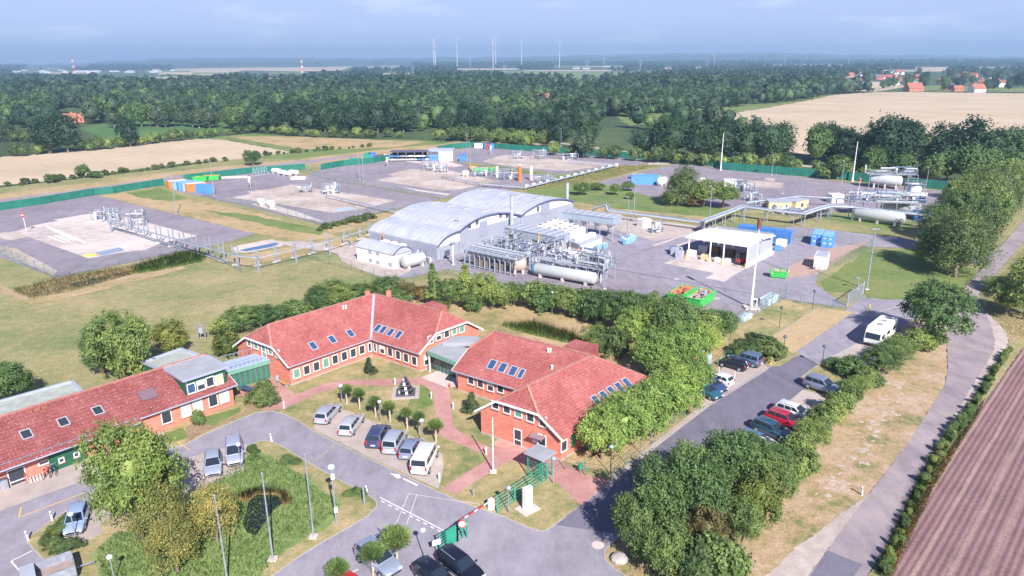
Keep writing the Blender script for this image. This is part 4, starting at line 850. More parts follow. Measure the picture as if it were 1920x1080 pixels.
# cluster at the road corner
for k, lab, q in (('oak_b', 'bright leaved tree nearest the boulder at the road corner', (1195, 1042, 100, 920)), ('oak_a', 'dark tree of the corner thicket standing nearest the parking road', (1235, 1010, 115, 862)), ('oak_a', 'dark tree in the middle of the corner thicket', (1300, 1010, 125, 845)),
                  ('oak_b', 'green tree of the thicket overhanging the lot road', (1285, 965, 100, 838)), ('oak_a', 'dark tree of the thicket beside the partly hidden cars', (1365, 945, 125, 808)), ('oak_a', 'tree of the thicket reaching over the hidden white car', (1400, 890, 90, 812)),
                  ('yellow', 'yellow leaved tree on the verge side of the thicket', (1420, 990, 90, 885)), ('oak_b', 'smaller green tree beside the verge, under the yellowing one', (1390, 1030, 70, 935)), ('rusty', 'rust coloured tree in the corner thicket', (1320, 1060, 80, 950)),
                  ('oak_b', 'bushy tree at the bottom edge of the thicket', (1250, 1085, 100, 985)), ('shrub_a', 'green shrub at the foot of the corner thicket', (1215, 1060, 60, 1000)), ('shrub_c', 'grey green bush at the bottom edge of the picture, on the verge', (1300, 1110, 100, 1020)),
                  ('oak_a', 'dark bushy tree where the thicket meets the hedge', (1440, 905, 90, 832)), ('oak_b', 'bushy tree between the yellow tree and the hedge', (1450, 945, 80, 870)), ('shrub_a', 'wide bush at the bottom edge below the rust coloured tree', (1350, 1100, 110, 1010))):
    tree_px(k, *q, lab)
for q in ((1490, 872, 70, 815), (1517, 845, 70, 790), (1532, 815, 60, 765), (1552, 800, 60, 755), (1574, 780, 60, 735), (1592, 760, 50, 715), (1612, 740, 50, 705), (1627, 725, 55, 690), (1652, 700, 70, 650), (1672, 680, 70, 640), (1697, 660, 60, 632), (1722, 655, 60, 620), (1502, 900, 60, 845), (1747, 648, 50, 622)):
    tree_px(random.choice(['oak_b', 'shrub_a', 'shrub_a']), *q, 'green hedge bush between the car park and the dry verge', 'bush', 'hedge along the verge')
for q in ((1590, 702, 60, 672), (1565, 690, 50, 676)): tree_px('shrub_b', *q, 'low dark bush beside the parked grey estate car', 'bush', 'low bushes by the lot')
for q in ((1400, 668, 60, 640), (1440, 672, 60, 640), (1425, 655, 60, 628), (1462, 668, 30, 650), (1385, 672, 40, 650)): tree_px('shrub_c', *q, 'low spreading bush behind the two dark parked cars', 'bush', 'bushes behind the dark cars')
# right hand masses
for k, q in (('willow', (1755, 505, 92, 405)), ('willow', (1790, 520, 101, 395)), ('willow', (1820, 490, 101, 370)), ('willow', (1750, 470, 82, 385)), ('oak_b', (1840, 455, 82, 345)), ('willow', (1846, 440, 92, 320)), ('oak_b', (1785, 455, 82, 355)), ('willow', (1866, 410, 82, 310)), ('oak_b', (1806, 410, 82, 330)), ('oak_b', (1881, 385, 73, 300)), ('oak_b', (1836, 380, 73, 310))):
    tree_px(k, *q, 'tall drooping willow in the big clump between the plant and the lane' if k == 'willow' else 'leafy tree rising behind the willows beside the lane', 'tree', 'willow clump beside the lane' if k == 'willow' else 'trees behind the willows')
for q in ((1885, 590, 80, 520), (1920, 600, 90, 500), (1865, 548, 50, 520), (1940, 560, 90, 480)): tree_px('oak_b', *q, 'tall green bush at the right edge of the picture' if q[0] == 1920 else 'green bush on the field side of the lane bend', 'bush', None if q[0] == 1920 else 'bushes at the lane bend')
for k, q, l_ in (('willow', (1278, 385, 70, 310), 'pale green willow rising between the two far yards'), ('oak_b', (1318, 388, 60, 338), 'dark green tree beside the pale willow, behind a light pole'), ('oak_b', (1355, 390, 60, 342), 'bushy tree at the pipe bridge end of the willow clump'), ('shrub_a', (1258, 385, 40, 358), 'shrub at the foot of the pale willow'), ('rusty', (1300, 388, 40, 362), 'rust tinged shrub between willow and dark tree')): tree_px(k, *q, l_)
for q, l_ in (((1090, 366, 34, 343), 'round bush beside the rear hall gable'), ((1120, 357, 30, 343), 'low bush on the lawn between hall and blue tank'), ((1153, 366, 24, 345), 'dark round bush with its shadow on the lawn'), ((1178, 358, 28, 341), 'bush next to the light pole and the blue tank'), ((1182, 374, 18, 361), 'tiny bush in front of the blue tank fence')): tree_px('oak_b', *q, l_, 'bush')
for q, l_ in (((475, 310, 36, 281), 'round dark tree alone beside the stubble field'), ((158, 334, 28, 308), 'upright bush at the edge of the stubble field'), ((180, 334, 24, 320), 'low bush beside the upright bush at the field edge'), ((98, 343, 26, 326), 'round bush at the field edge above the green screen')): tree_px('oak_a', *q, l_, 'bush')
for k in range(26):
    t = k / 25; x = 20 + 400 * t + random.uniform(-6, 6); y = 349 - 47 * t + random.uniform(-1, 1)
    tree('shrub_c', P(x, y), 'low shrub in the strip along the stubble field', 'shrub', 'shrubs along the field strip', random.uniform(.35, .8))
for k in range(18):
    x = 470 + k * 13 + random.uniform(-4, 4); tree('shrub_c', P(x, 300 - k * 1.1 - 6), 'low shrub on the strip beside the small dry field', 'shrub', 'shrubs beside the small dry field', random.uniform(.3, .8))
for k in range(12): tree('shrub_c', P(600 + k * 9, 432 - k * 2 + random.uniform(-2, 2)), 'low green shrub in the hedge behind the pipe posts', 'shrub', 'low hedge behind the pipe posts', random.uniform(.4, .7))
for q in ((125, 988), (118, 1000), (108, 1003), (100, 1012), (92, 1024), (104, 1030), (116, 1036), (140, 1030)): tree('shrub_y' if random.random() < .5 else 'shrub_c', P(*q), 'low rust and olive shrub in the bed beside the silver car', 'shrub', 'shrub bed beside the silver car', .42, .4)
for q in ((478, 850), (476, 862), (472, 845), (540, 862), (555, 870), (535, 870), (668, 925), (655, 930), (680, 928)): tree('shrub_b', P(*q), 'low mound of ground shrub on the pond island', 'shrub', 'low shrubs on the pond island', .3, .2)
# pollards
def pollard(bx, by, wpx, ty, label, group=None):
    p = P(bx, by); h = top(bx, by, ty); sc_ = F / (p - CAM).dot(cf); s = wpx / sc_ / 1.9
    e = empty('pollard_tree', (p.x, p.y, .05), label, 'tree', group); st = h - 1.5 * s
    MB().tube((0, 0, -.05), (0, 0, st + .5 * s), .11, .09, 8).build('trunk', BARKP, e, world=False)
    inst('crown', random.choice(POLL), e, (0, 0, st), random.uniform(0, 6), s)
for q, l_ in zip(((650.6, 759, 28, 720), (674.6, 768, 28, 727), (704.5, 783, 30, 742), (731.8, 793, 30, 750), (764, 806.6, 28, 763), (786.5, 818, 28, 770), (817.6, 830, 34, 784)),
                 ('small pollard beside the second globe lamp of the courtyard', 'small pollard above the silver estate car', 'small pollard just left of the middle court lamp', 'small pollard just right of the middle court lamp', 'small pollard above the dark blue estate', 'small pollard half hidden by a lamp above the small blue car', 'small pollard nearest the brick path and the white van')):
    pollard(*q, l_)
pollard(745.6, 1061, 66, 985, 'large spiky pollard beside the gate lamp'); pollard(700, 1080, 52, 1018, 'pollard in front of the parked silver off-roader'); pollard(636, 1108, 50, 1048, 'pollard cut by the bottom edge of the picture')
# reeds, grass tufts (uncountable)
def blades(name, area, n, h, m_, label, lean=.45, wd=.035, z=.06, cat='reeds'):
    r = np.random.default_rng(len(name) + n); pts = [P(*q) for q in area]; poly = np.array([(p.x, p.y) for p in pts])
    lo = poly.min(0); hi = poly.max(0); out = []
    while len(out) < n:
        q = r.uniform(lo, hi, (n * 3, 2)); ins = np.zeros(len(q), bool); x1, y1 = poly[-1]
        for x2, y2 in poly:
            c = ((y2 > q[:, 1]) != (y1 > q[:, 1])) & (q[:, 0] < (x1 - x2) * (q[:, 1] - y2) / (y1 - y2 + 1e-12) + x2); ins ^= c; x1, y1 = x2, y2
        out += list(q[ins])
    q = np.array(out[:n]); a = np.c_[q, np.full(n, z)]; hh = h * r.uniform(.5, 1.2, (n, 1)); e = a + np.c_[r.normal(size=(n, 2)) * lean * hh, hh]
    t = r.normal(size=(n, 3)); t[:, 2] *= .5; t /= np.linalg.norm(t, axis=1)[:, None]; mid = a * .4 + e * .6
    V = np.stack([a - t * wd, mid + t * wd, e, a + t * wd], 1).reshape(-1, 3)
    o = bpy.data.objects.new(name, fast_mesh(name, V, np.arange(n * 4).reshape(-1, 4), m_)); C.objects.link(o); tag(o, label, cat, None, 'stuff'); return o
blades('reeds', [(180, 1035), (225, 1000), (300, 985), (370, 930), (430, 880), (470, 855), (520, 862), (590, 915), (640, 950), (600, 990), (540, 1030), (480, 1090), (200, 1130)], 12000, .42, LEAF['reed'], 'tall green reeds filling the pond island')
blades('dry_reeds', [(445, 935), (480, 922), (530, 926), (548, 945), (535, 950), (520, 930), (480, 930), (462, 945)], 1200, .8, LEAF['dryreed'], 'straw coloured reeds round the dark pond water')
blades('reed_belt', [(255, 500), (340, 474), (394, 477), (380, 492), (300, 508), (250, 515)], 3600, 1.1, LEAF['reed'], 'green reed belt along the edge of the asphalt pad', wd=.07)
blades('dry_reeds', [(20, 545), (130, 518), (260, 498), (262, 512), (150, 542), (60, 562)], 3200, .75, LEAF['dryreed'], 'dry golden reeds along the purple ditch', wd=.07)
blades('reed_belt', [(940, 612), (1000, 606), (1080, 630), (1100, 650), (1040, 640), (960, 620)], 2600, 1.2, LEAF['reed'], 'green reeds on the dry grass behind the brick office', wd=.05)
blades('verge_weeds', [(1660, 1085), (1640, 1080), (1720, 905), (1770, 820), (1806, 783), (1850, 712), (1885, 665), (1893, 662), (1855, 720), (1815, 790), (1780, 835), (1735, 915)], 6000, .8, LEAF['reed'], 'tall weeds in the strip between road and ploughed field', .3, .05, cat='weeds')
for k in range(70):
    t = k / 69; x = 1662 + (1886 - 1662) * t ** 1. ; tt = [(1655, 1080), (1728, 908), (1776, 822), (1812, 786), (1856, 712), (1890, 664)]; s_i = min(4, int(t * 5)); f_ = t * 5 - s_i; q_ = (tt[s_i][0] + (tt[s_i + 1][0] - tt[s_i][0]) * f_, tt[s_i][1] + (tt[s_i + 1][1] - tt[s_i][1]) * f_)
    tree('shrub_a', P(q_[0] + random.uniform(-4, 6), q_[1] + random.uniform(-4, 4)), 'tall weed clump between the road and the ploughed field', 'weed', 'weed clumps along the road', random.uniform(.13, .30), random.uniform(.18, .42), name='weed_clump')
blades('verge_straw', [(1672, 1085), (1655, 1080), (1740, 905), (1790, 830), (1826, 778), (1845, 750), (1838, 772), (1800, 835), (1752, 915)], 5000, .35, LEAF['dryreed'], 'dry straw coloured grass along the ploughed field', .4, .05, cat='grass')
blades('wild_grass', [(1840, 560), (1925, 460), (1960, 430), (1960, 640), (1900, 640), (1865, 600)], 5000, .4, LEAF['dryreed'], 'wild dry grass beyond the lane bend', .4, .06, cat='grass')
blades('ditch_grass', [(1060, 336), (1155, 313), (1235, 310), (1130, 338), (1070, 350), (990, 357), (1020, 348)], 2500, .6, LEAF['dryreed'], 'rough tall grass between the far pads', .3, .12, cat='grass')

# ---------------------------------------------------------------- woods
def low_tree(r, R_, Hc, n, leaf, core=True, nlobe=6):
    a = crown_arrays(r, R_, Hc, nlobe=nlobe, nclump=max(8, n // 8), per=8, leaf=leaf, spread=.13)
    return join([core_arrays(r, R_, Hc, .72, 7, 5), a]) if core else a
for k, (m_, R_, Hc) in enumerate((('wood', 6, 13), ('wood', 5, 14), ('oak', 5, 12), ('woodw', 4.5, 10), ('wood', 6.5, 12))):
    r = np.random.default_rng(100 + k); a = low_tree(r, R_, Hc, 1500, .42, nlobe=10)
    TREES['wood_%d' % k] = (fast_mesh('crown', *a, LEAF[m_]), trunk_mesh('trunk', 8, .3, BARK if m_ != 'woodw' else BARKP, seed=k, reach=3), .5, R_, Hc + .5)
r = np.random.default_rng(120); TREES['wood_s'] = (fast_mesh('crown', *low_tree(r, 3, 5, 500, .3), LEAF['mid']), trunk_mesh('trunk', 3, .12, seed=9, reach=1.5), .2, 3, 5.2)
r = np.random.default_rng(121); TREES['wood_w'] = (fast_mesh('crown', *low_tree(r, 3.2, 5.5, 600, .3), LEAF['willow']), trunk_mesh('trunk', 3, .12, seed=9, reach=1.5), .2, 3, 5.7)
NT = [0]
def row(pts, gap, keys, s0, s1, label, group, jit=2., cat='tree', name='tree', depth=1, dgap=7.):
    w4 = [P(*q) for q in pts]
    for a_, b_ in zip(w4, w4[1:]):
        L = (b_ - a_).length; n = max(1, int(L / gap)); d = (b_ - a_).normalized(); nn = Vector((-d.y, d.x, 0)); nn = nn if nn.y > 0 else -nn
        for k in range(n):
            for j in range(depth):
                p = a_ + d * (L * (k + .5 * (j % 2)) / n) + Vector((random.uniform(-jit, jit), random.uniform(-jit, jit), 0)) + nn * (j * dgap)
                s = random.uniform(s0, s1); tree(random.choice(keys), p, label, cat, group, s, s * random.uniform(.85, 1.15), name=name); NT[0] += 1
row([(-30, 298), (190, 281), (350, 262)], 4.6, ['wood_s', 'wood_s', 'wood_w', 'wood_0'], .8, 1.2, 'bushy tree along the far edge of the stubble field', 'trees along the far edge of the stubble field', 2)
row([(-20, 268), (130, 264)], 9, ['wood_w', 'wood_3', 'wood_0'], .7, 1., 'tree on the maize side of the left belt', 'left belt trees', 4, depth=3)
row([(350, 262), (480, 249), (600, 258), (770, 258)], 6, ['wood_s', 'wood_w'], .7, 1.1, 'low willow along the strip beyond the dry field', 'low willows beyond the dry field', 2)
row([(230, 238), (350, 238), (480, 242)], 9, ['wood_3', 'wood_3', 'wood_2'], .9, 1.1, 'pale birch like tree with a light trunk behind the maize field', 'pale trees behind the maize', 4, depth=2)
row([(480, 240), (640, 250), (770, 250)], 10, ['wood_0', 'wood_1', 'wood_4'], .9, 1.2, 'tall dark tree at the edge of the wood behind the pads', 'wood edge behind the pads', 3, depth=2)
row([(820, 262), (900, 268), (1020, 280)], 8, ['wood_w', 'wood_w', 'wood_s'], 1.1, 1.5, 'round grey green willow bush right behind the far pad', 'willow bushes behind the far pad', 2, depth=2)
row([(830, 250), (1000, 262), (1100, 262)], 11, ['wood_0', 'wood_1', 'wood_4'], .9, 1.25, 'tall dark tree rising behind the grey green willow bushes', 'dark trees behind the willow bushes', 4)
row([(1045, 292), (1100, 296), (1190, 302)], 5.5, ['wood_w', 'wood_s', 'wood_3'], .9, 1.2, 'willow bush behind the screened fence near the far yard', 'bushes behind the screened fence', 2)
row([(1050, 280), (1130, 285)], 9, ['wood_1', 'wood_0'], 1., 1.25, 'dark tall tree behind the far light pole', 'dark trees behind the far light pole', 3)
row([(1200, 292), (1340, 302), (1475, 303)], 7, ['wood_0', 'wood_4', 'wood_1'], 1., 1.2, 'large dark oak in the belt before the stubble field', 'oak belt before the stubble field', 3, depth=2, dgap=8)
row([(1195, 303), (1500, 322), (1640, 332)], 4.2, ['wood_s', 'wood_s', 'wood_w'], .8, 1.2, 'bush along the track behind the screened fence', 'bushes along the track', 1.5)
row([(1530, 308), (1650, 318), (1800, 326), (1950, 334)], 7.5, ['wood_0', 'wood_4', 'wood_1', 'wood_2'], .95, 1.25, 'large dark tree in the wood behind the far tanks', 'dark wood behind the far tanks', 3, depth=3, dgap=9)
row([(1540, 334), (1700, 344), (1850, 353), (1900, 356)], 6, ['wood_2', 'wood_s', 'wood_2'], .75, 1., 'middling tree between the dark wood and the far tanks', 'front trees of the dark wood', 2, depth=2, dgap=8)
print('belt trees', NT[0])
def in_poly(q, poly):
    ins = np.zeros(len(q), bool); x1, y1 = poly[-1]
    for x2, y2 in poly:
        c = ((y2 > q[:, 1]) != (y1 > q[:, 1])) & (q[:, 0] < (x1 - x2) * (q[:, 1] - y2) / (y1 - y2 + 1e-12) + x2); ins ^= c; x1, y1 = x2, y2
    return ins
CLEAR = [[(285, 141), (330, 127), (470, 124.5), (680, 124), (650, 133), (560, 136), (430, 143)], [(430, 148), (600, 145), (610, 152), (500, 156)], [(165, 150), (260, 143), (380, 141), (400, 149), (300, 155), (200, 155)], [(630, 137), (770, 136), (765, 143), (640, 144)],
         [(960, 134), (1295, 133), (1290, 142), (1080, 155), (950, 151)], [(1550, 150), (1700, 153), (1760, 158), (2000, 165), (2200, 190), (2200, 262), (1980, 262), (1600, 300), (1500, 300), (1460, 296), (1420, 240), (1180, 240), (1180, 222), (1330, 206), (1500, 190), (1560, 178), (1640, 172)],
         [(150, 240), (210, 229), (300, 222), (400, 225), (470, 240), (480, 262), (350, 262), (190, 280), (0, 295), (-100, 300), (-100, 245)], [(25, 200), (30, 192), (75, 189), (75, 199)], [(105, 232), (115, 205), (155, 205), (160, 232)], [(1240, 126), (1390, 124), (1385, 130), (1250, 132)],
         [(1700, 125), (1900, 127), (1900, 134), (1720, 132)], [(1120, 222), (1190, 218), (1195, 245), (1130, 262), (1118, 255)], [(700, 140), (900, 137), (890, 145), (720, 148)], [(290, 222), (300, 205), (325, 208), (322, 225)], [(560, 196), (700, 192), (690, 200), (560, 204)], [(330, 176), (420, 172), (430, 180), (330, 184)], [(800, 178), (900, 174), (905, 181), (800, 186)], [(60, 168), (150, 165), (150, 172), (60, 175)], [(1000, 168), (1120, 166), (1110, 173), (1000, 176)], [(470, 165), (540, 163), (545, 169), (470, 171)]]
CL2 = [[(285, 150), (330, 127), (470, 124.5), (680, 124), (650, 142), (560, 146), (430, 152)], [(430, 160), (600, 158), (610, 163), (500, 168)], [(165, 160), (260, 150), (390, 148), (405, 158), (300, 165)], [(630, 150), (770, 148), (765, 152), (640, 153)], [(955, 160), (1295, 148), (1290, 152), (1080, 168)], [(1560, 172), (1590, 140), (1930, 140), (1960, 176), (1700, 172)], [(1230, 134), (1400, 132), (1400, 138), (1240, 140)], [(20, 150), (20, 134), (340, 133), (340, 145)], [(120, 240), (120, 210), (165, 210), (165, 240)], [(290, 235), (290, 215), (330, 215), (330, 235)], [(1005, 212), (1100, 205), (1100, 190), (1005, 194)]]
def wood(name, y0, y1, spacing, mats, size, label, nvar=4, n=160, leaf=.9, xr=(-150, 2080), fill=1.):
    """trees scattered by ground distance between two picture rows, left out on fields"""
    r = np.random.default_rng(int(y0 * 10)); near = 428 and P(960, y0).y; far = P(960, y1).y
    tan = 1120 / F * 1.08; pts = []
    ys = np.arange(near, far, spacing)
    for yy in ys:
        xs = np.arange(-yy * tan, yy * tan, spacing); pts.append(np.c_[xs + r.uniform(-.45, .45, len(xs)) * spacing, yy + r.uniform(-.45, .45, len(xs)) * spacing])
    q = np.concatenate(pts); q = q[r.random(len(q)) < fill]
    for c in CLEAR + CL2 + STRIPS:
        poly = np.array([(P(*t).x, P(*t).y) for t in c]); q = q[~in_poly(q, poly)]
    for j, m_ in enumerate(mats):
        sel = q[j::len(mats)]; T = [low_tree(r, size, size * 2.1, n, leaf, nlobe=5) for _ in range(nvar)]
        Vs = []; Qs = []; o = 0
        for i, (x, y) in enumerate(sel):
            v, f = T[i % nvar]; s = r.uniform(.5, 1.45); a_ = r.uniform(0, 6.28); c_, s_ = math.cos(a_), math.sin(a_)
            vv = np.empty_like(v); vv[:, 0] = (v[:, 0] * c_ - v[:, 1] * s_) * s + x; vv[:, 1] = (v[:, 0] * s_ + v[:, 1] * c_) * s + y; vv[:, 2] = v[:, 2] * s * r.uniform(.9, 1.1) + .5
            Vs.append(vv); Qs.append(f + o); o += len(v)
        if not Vs: continue
        ob = bpy.data.objects.new(name, fast_mesh(name, np.concatenate(Vs), np.concatenate(Qs), LEAF[m_])); C.objects.link(ob); tag(ob, label, 'woodland', None, 'stuff')
    print(name, len(q))
LAB = 'distant %s woodland that reads as one mass'
wood('woodland', 246, 190, 9.5, ['wood', 'wood', 'woodw', 'wood', 'oak', 'wood'], 5.4, 'mixed wood of dark and grey green trees behind the well pads', 3, 260, .62)
wood('woodland', 190, 160, 12, ['wood', 'woodw', 'wood', 'wood'], 6.2, 'wood further back, between the stubble field and the far farmland', 3, 110, 1.3)
wood('woodland', 160, 140, 15, ['wood', 'far', 'wood'], 6, 'far tree belts around the strip fields', 3, 60, 1.6, fill=.62)
wood('woodland', 140, 126, 24, ['far', 'far', 'wood'], 6.5, 'far bluish woodland below the pylons', 3, 36, 2.2, fill=.6)
wood('woodland', 126, 117, 42, ['far', 'far'], 9, 'farthest woodland under the horizon', 3, 24, 4, fill=.7)
for k in range(70):
    x_, y_ = random.uniform(1565, 1930), random.uniform(139, 171)
    if not (x_ < 1700 and y_ > 150 and y_ < 168) or random.random() < .3: tree(random.choice(['wood_0', 'wood_1', 'wood_2']), P(x_, y_), 'garden tree between the orange roofed village houses', 'tree', 'village garden trees', random.uniform(.8, 1.3), name='tree')
r = np.random.default_rng(5)
# ---------------------------------------------------------------- vehicles
def car(kind, cx, cy, tx, ty, col, label, name='parked_car', z=.075, L=None):
    """centre pixel, a pixel the nose points to, paint"""
    p = P(cx, cy); q = P(tx, ty); an = math.atan2(q.y - p.y, q.x - p.x)
    D = dict(hatch=(4.1, 1.72, 1.48), wagon=(4.6, 1.78, 1.50), suv=(4.6, 1.85, 1.72), van=(4.4, 1.80, 1.82), bus=(4.9, 1.92, 1.97))[kind]
    Ln, Wd, Ht = D; Ln = L or Ln
    cat = 'van' if kind == 'bus' else 'car'
    e = empty(name, (p.x, p.y, z), label, cat, None, an)
    pa = paint('car_paint_%d_%d_%d' % tuple(int(c * 255) for c in col), col)
    h = Wd / 2; f = Ln / 2
    # side outline stations: x, belt height, width factor
    belt = {'hatch': .92, 'wagon': .92, 'suv': 1.04, 'van': 1.05, 'bus': 1.12}[kind]
    hood = {'hatch': .86, 'wagon': .86, 'suv': 1.0, 'van': .98, 'bus': 1.05}[kind]
    st = [(-f, .55, .40, .80), (-f + .06, .80, .30, .90), (-f + .35, belt, .24, .985), (-f * .45, belt, .22, 1.), (0, belt, .22, 1.), (f * .38, belt - .02, .22, 1.), (f * .62, hood, .22, .985), (f - .32, hood - .12, .24, .93), (f - .08, hood - .25, .30, .83), (f, .52, .38, .74)]
    vs = []; fs = []; m_ = 8
    for x, zt, zb, wf in st:
        hw = h * wf; zm = zb + (zt - zb) * .45
        for yy, zz in ((-hw * .9, zb), (-hw, zm), (-hw * .985, zt - .06), (-hw * .88, zt), (hw * .88, zt), (hw * .985, zt - .06), (hw, zm), (hw * .9, zb)): vs.append((x, yy, zz))
    for i in range(len(st) - 1):
        for j in range(m_): fs.append((i * m_ + j, i * m_ + (j + 1) % m_, (i + 1) * m_ + (j + 1) % m_, (i + 1) * m_ + j))
    fs += [tuple(range(m_)), tuple(range((len(st) - 1) * m_, len(st) * m_))[::-1]]
    body = MB().add(vs, fs)
    # cabin: base ring and roof ring
    x0, x1, r0_, r1_ = {'hatch': (-f + .10, f * .50, -f + .42, f * .10), 'wagon': (-f + .08, f * .46, -f + .38, f * .08), 'suv': (-f + .10, f * .48, -f + .36, f * .12), 'van': (-f + .05, f * .58, -f + .22, f * .22), 'bus': (-f + .04, f * .80, -f + .16, f * .52)}[kind]
    bw, rw = h * .93, h * (.72 if kind in ('hatch', 'wagon') else .78 if kind != 'bus' else .86); zb, zt = belt - .04, Ht
    cab = [(x0, -bw, zb), (x1, -bw, zb), (x1, bw, zb), (x0, bw, zb), (r0_, -rw, zt - .06), (r1_, -rw, zt - .06), (r1_, rw, zt - .06), (r0_, rw, zt - .06), (r0_ + .12, -rw + .1, zt), (r1_ - .15, -rw + .1, zt), (r1_ - .15, rw - .1, zt), (r0_ + .12, rw - .1, zt)]
    body.add(cab, [(0, 1, 5, 4), (1, 2, 6, 5), (2, 3, 7, 6), (3, 0, 4, 7), (4, 5, 9, 8), (5, 6, 10, 9), (6, 7, 11, 10), (7, 4, 8, 11), (8, 9, 10, 11)])
    b_ = body.build('body', pa, e, world=False); bev(b_, .05, 2)
    for pl in b_.data.polygons: pl.use_smooth = True
    C_ = [Vector(q) for q in cab]
    def pane(nm, ids, f0=.06, f1=.90, s0=.06, s1=.94, mat=CARG):
        a, b2, c, d = [C_[i] for i in ids]; n = (b2 - a).cross(d - a).normalized()
        def pp(s, t): return (a.lerp(b2, s)).lerp(d.lerp(c, s), t) + n * .018
        q = [pp(s0, f0), pp(s1, f0), pp(s1, f1), pp(s0, f1)]
        MB().add(q + [v + -n * .03 for v in q], [(0, 1, 2, 3), (0, 4, 5, 1), (1, 5, 6, 2), (2, 6, 7, 3), (3, 7, 4, 0)]).build(nm, mat, e, world=False)
    pane('windshield', (1, 2, 6, 5), .10, .95, .05, .95); pane('rear_window', (3, 0, 4, 7), .20, .92, .08, .92)
    for ids, rev in (((0, 1, 5, 4), 0), ((2, 3, 7, 6), 1)):
        cuts = [(.07, .36), (.39, .66), (.69, .93)] if not rev else [(.07, .31), (.34, .61), (.64, .93)]
        for s0, s1 in cuts: pane('side_window', ids, .22, .90, s0, s1)
    wr = .33 if kind in ('hatch', 'wagon') else .37
    for sx_ in (-f + .85, f - .85):
        for sy in (-1, 1):
            MB().tube((sx_, sy * (h - .20), wr), (sx_, sy * (h + .015), wr), wr, n=16).build('wheel', BLACK, e, world=False)
            wo_ = MB().tube((sx_, sy * (h - .1), wr), (sx_, sy * (h + .03), wr), wr * .62, n=12).build('rim', GALV, [c for c in e.children if c.name.startswith('wheel')][-1], world=False)
    for sy in (-1, 1):
        bev(MB().box((f - .14, sy * h * .62, hood - .30), .26, .36, .16).build('headlight', LIGHTW, e, world=False), .03)
        bev(MB().box((-f + .10, sy * h * .80, belt - .16), .16, .18, .34 if kind in ('hatch', 'wagon') else .5).build('taillight', LIGHTR, e, world=False), .02)
        MB().box((x1 - .25, sy * (h + .10), belt + .06), .12, .2, .13).build('mirror', pa, e, world=False)
    MB().box((f - .02, 0, .50), .10, Wd * .62, .14).build('grille', BLACK, e, world=False)
    MB().box((-f + .0, 0, .62 if kind != 'bus' else .8), .06, .50, .11).build('number_plate', WHITE, e, world=False)
    if kind in ('wagon', 'suv', 'van'):
        for sy in (-1, 1): MB().box(((r0_ + r1_) / 2, sy * (rw - .04), zt + .02), (r1_ - r0_) * .85, .04, .05).build('roof_rail', GALV, e, world=False)
    MB().box((0, 0, .24), Ln * .9, Wd * .86, .12).build('underbody', BLACK, e, world=False)
    return e
SIL = (.42, .45, .54); SIL2 = (.50, .52, .60); DKB = (.055, .07, .16); BLKC = (.012, .014, .03); WHC = (.80, .80, .82)
car('wagon', 616, 783, 634, 763, SIL, 'silver estate, first of the court row, farthest from the white van')
car('wagon', 660, 804, 676, 782, SIL2, 'silver hatchback with green tinted rear window, second in the court row')
car('suv', 711, 826, 727, 797, DKB, 'dark blue estate with silver tailgate beside the silver people carrier')
car('van', 741, 838, 757, 811, SIL, 'silver people carrier between the dark blue estate and the small blue car')
car('hatch', 772, 849, 788, 824, (.25, .30, .44), 'small blue grey car squeezed beside the white van')
car('bus', 797, 872, 815, 836, WHC, 'white minibus with dark rear window at the end of the court row', 'parked_van')
car('hatch', 401, 880, 401, 912, (.36, .40, .52), 'silver hatchback nose down on the bay above the larches')
car('van', 441, 859, 443, 892, (.40, .42, .55), 'silver compact van nose down beside a globe lamp')
car('hatch', 146, 985, 138, 1010, (.33, .42, .60), 'silver blue hatchback behind the shrub bed and globe lamp')
car('hatch', 318, 884, 320, 910, (.05, .12, .40), 'blue car almost hidden in the shade of the big bright tree')
car('suv', 710, 1062, 740, 1085, (.30, .35, .48), 'silver off-roader behind the pollard at the bottom edge')
car('wagon', 864, 1073, 889, 1092, BLKC, 'black estate parked behind the green gate, seats visible')
car('hatch', 816, 1093, 843, 1113, BLKC, 'black car at the bottom edge, left of the black estate')
car('hatch', 664, 1118, 690, 1136, (.62, .03, .03), 'red car peeking in at the bottom edge')
car('hatch', 1374, 690, 1352, 684, BLKC, 'black car in front of the bush beside the striped posts')
car('suv', 1397, 682, 1375, 676, (.10, .15, .26), 'dark blue grey estate behind the black car')
car('hatch', 1345, 719, 1322, 711, WHC, 'white car between the dark blue car and the striped posts')
car('hatch', 1334, 730, 1352, 738, (.05, .08, .20), 'dark blue car next to the white car, nose to the road')
car('hatch', 1325, 742, 1342, 750, (.03, .13, .20), 'teal car half under the maple, lowest of its row')
car('suv', 1541, 733, 1568, 742, (.22, .25, .36), 'grey off-road estate with its own wide empty bay')
car('wagon', 1490, 782, 1515, 790, WHC, 'white estate beside the red estate')
car('wagon', 1473, 797, 1498, 806, (.50, .012, .04), 'red estate between the white and the dark teal estates')
car('wagon', 1447, 816, 1472, 827, (.03, .09, .15), 'dark teal estate under the thicket edge')
car('hatch', 1420, 838, 1445, 848, (.10, .22, .50), 'blue car nearly covered by the thicket')
car('hatch', 1400, 838, 1378, 830, WHC, 'white car mostly hidden by thicket leaves')
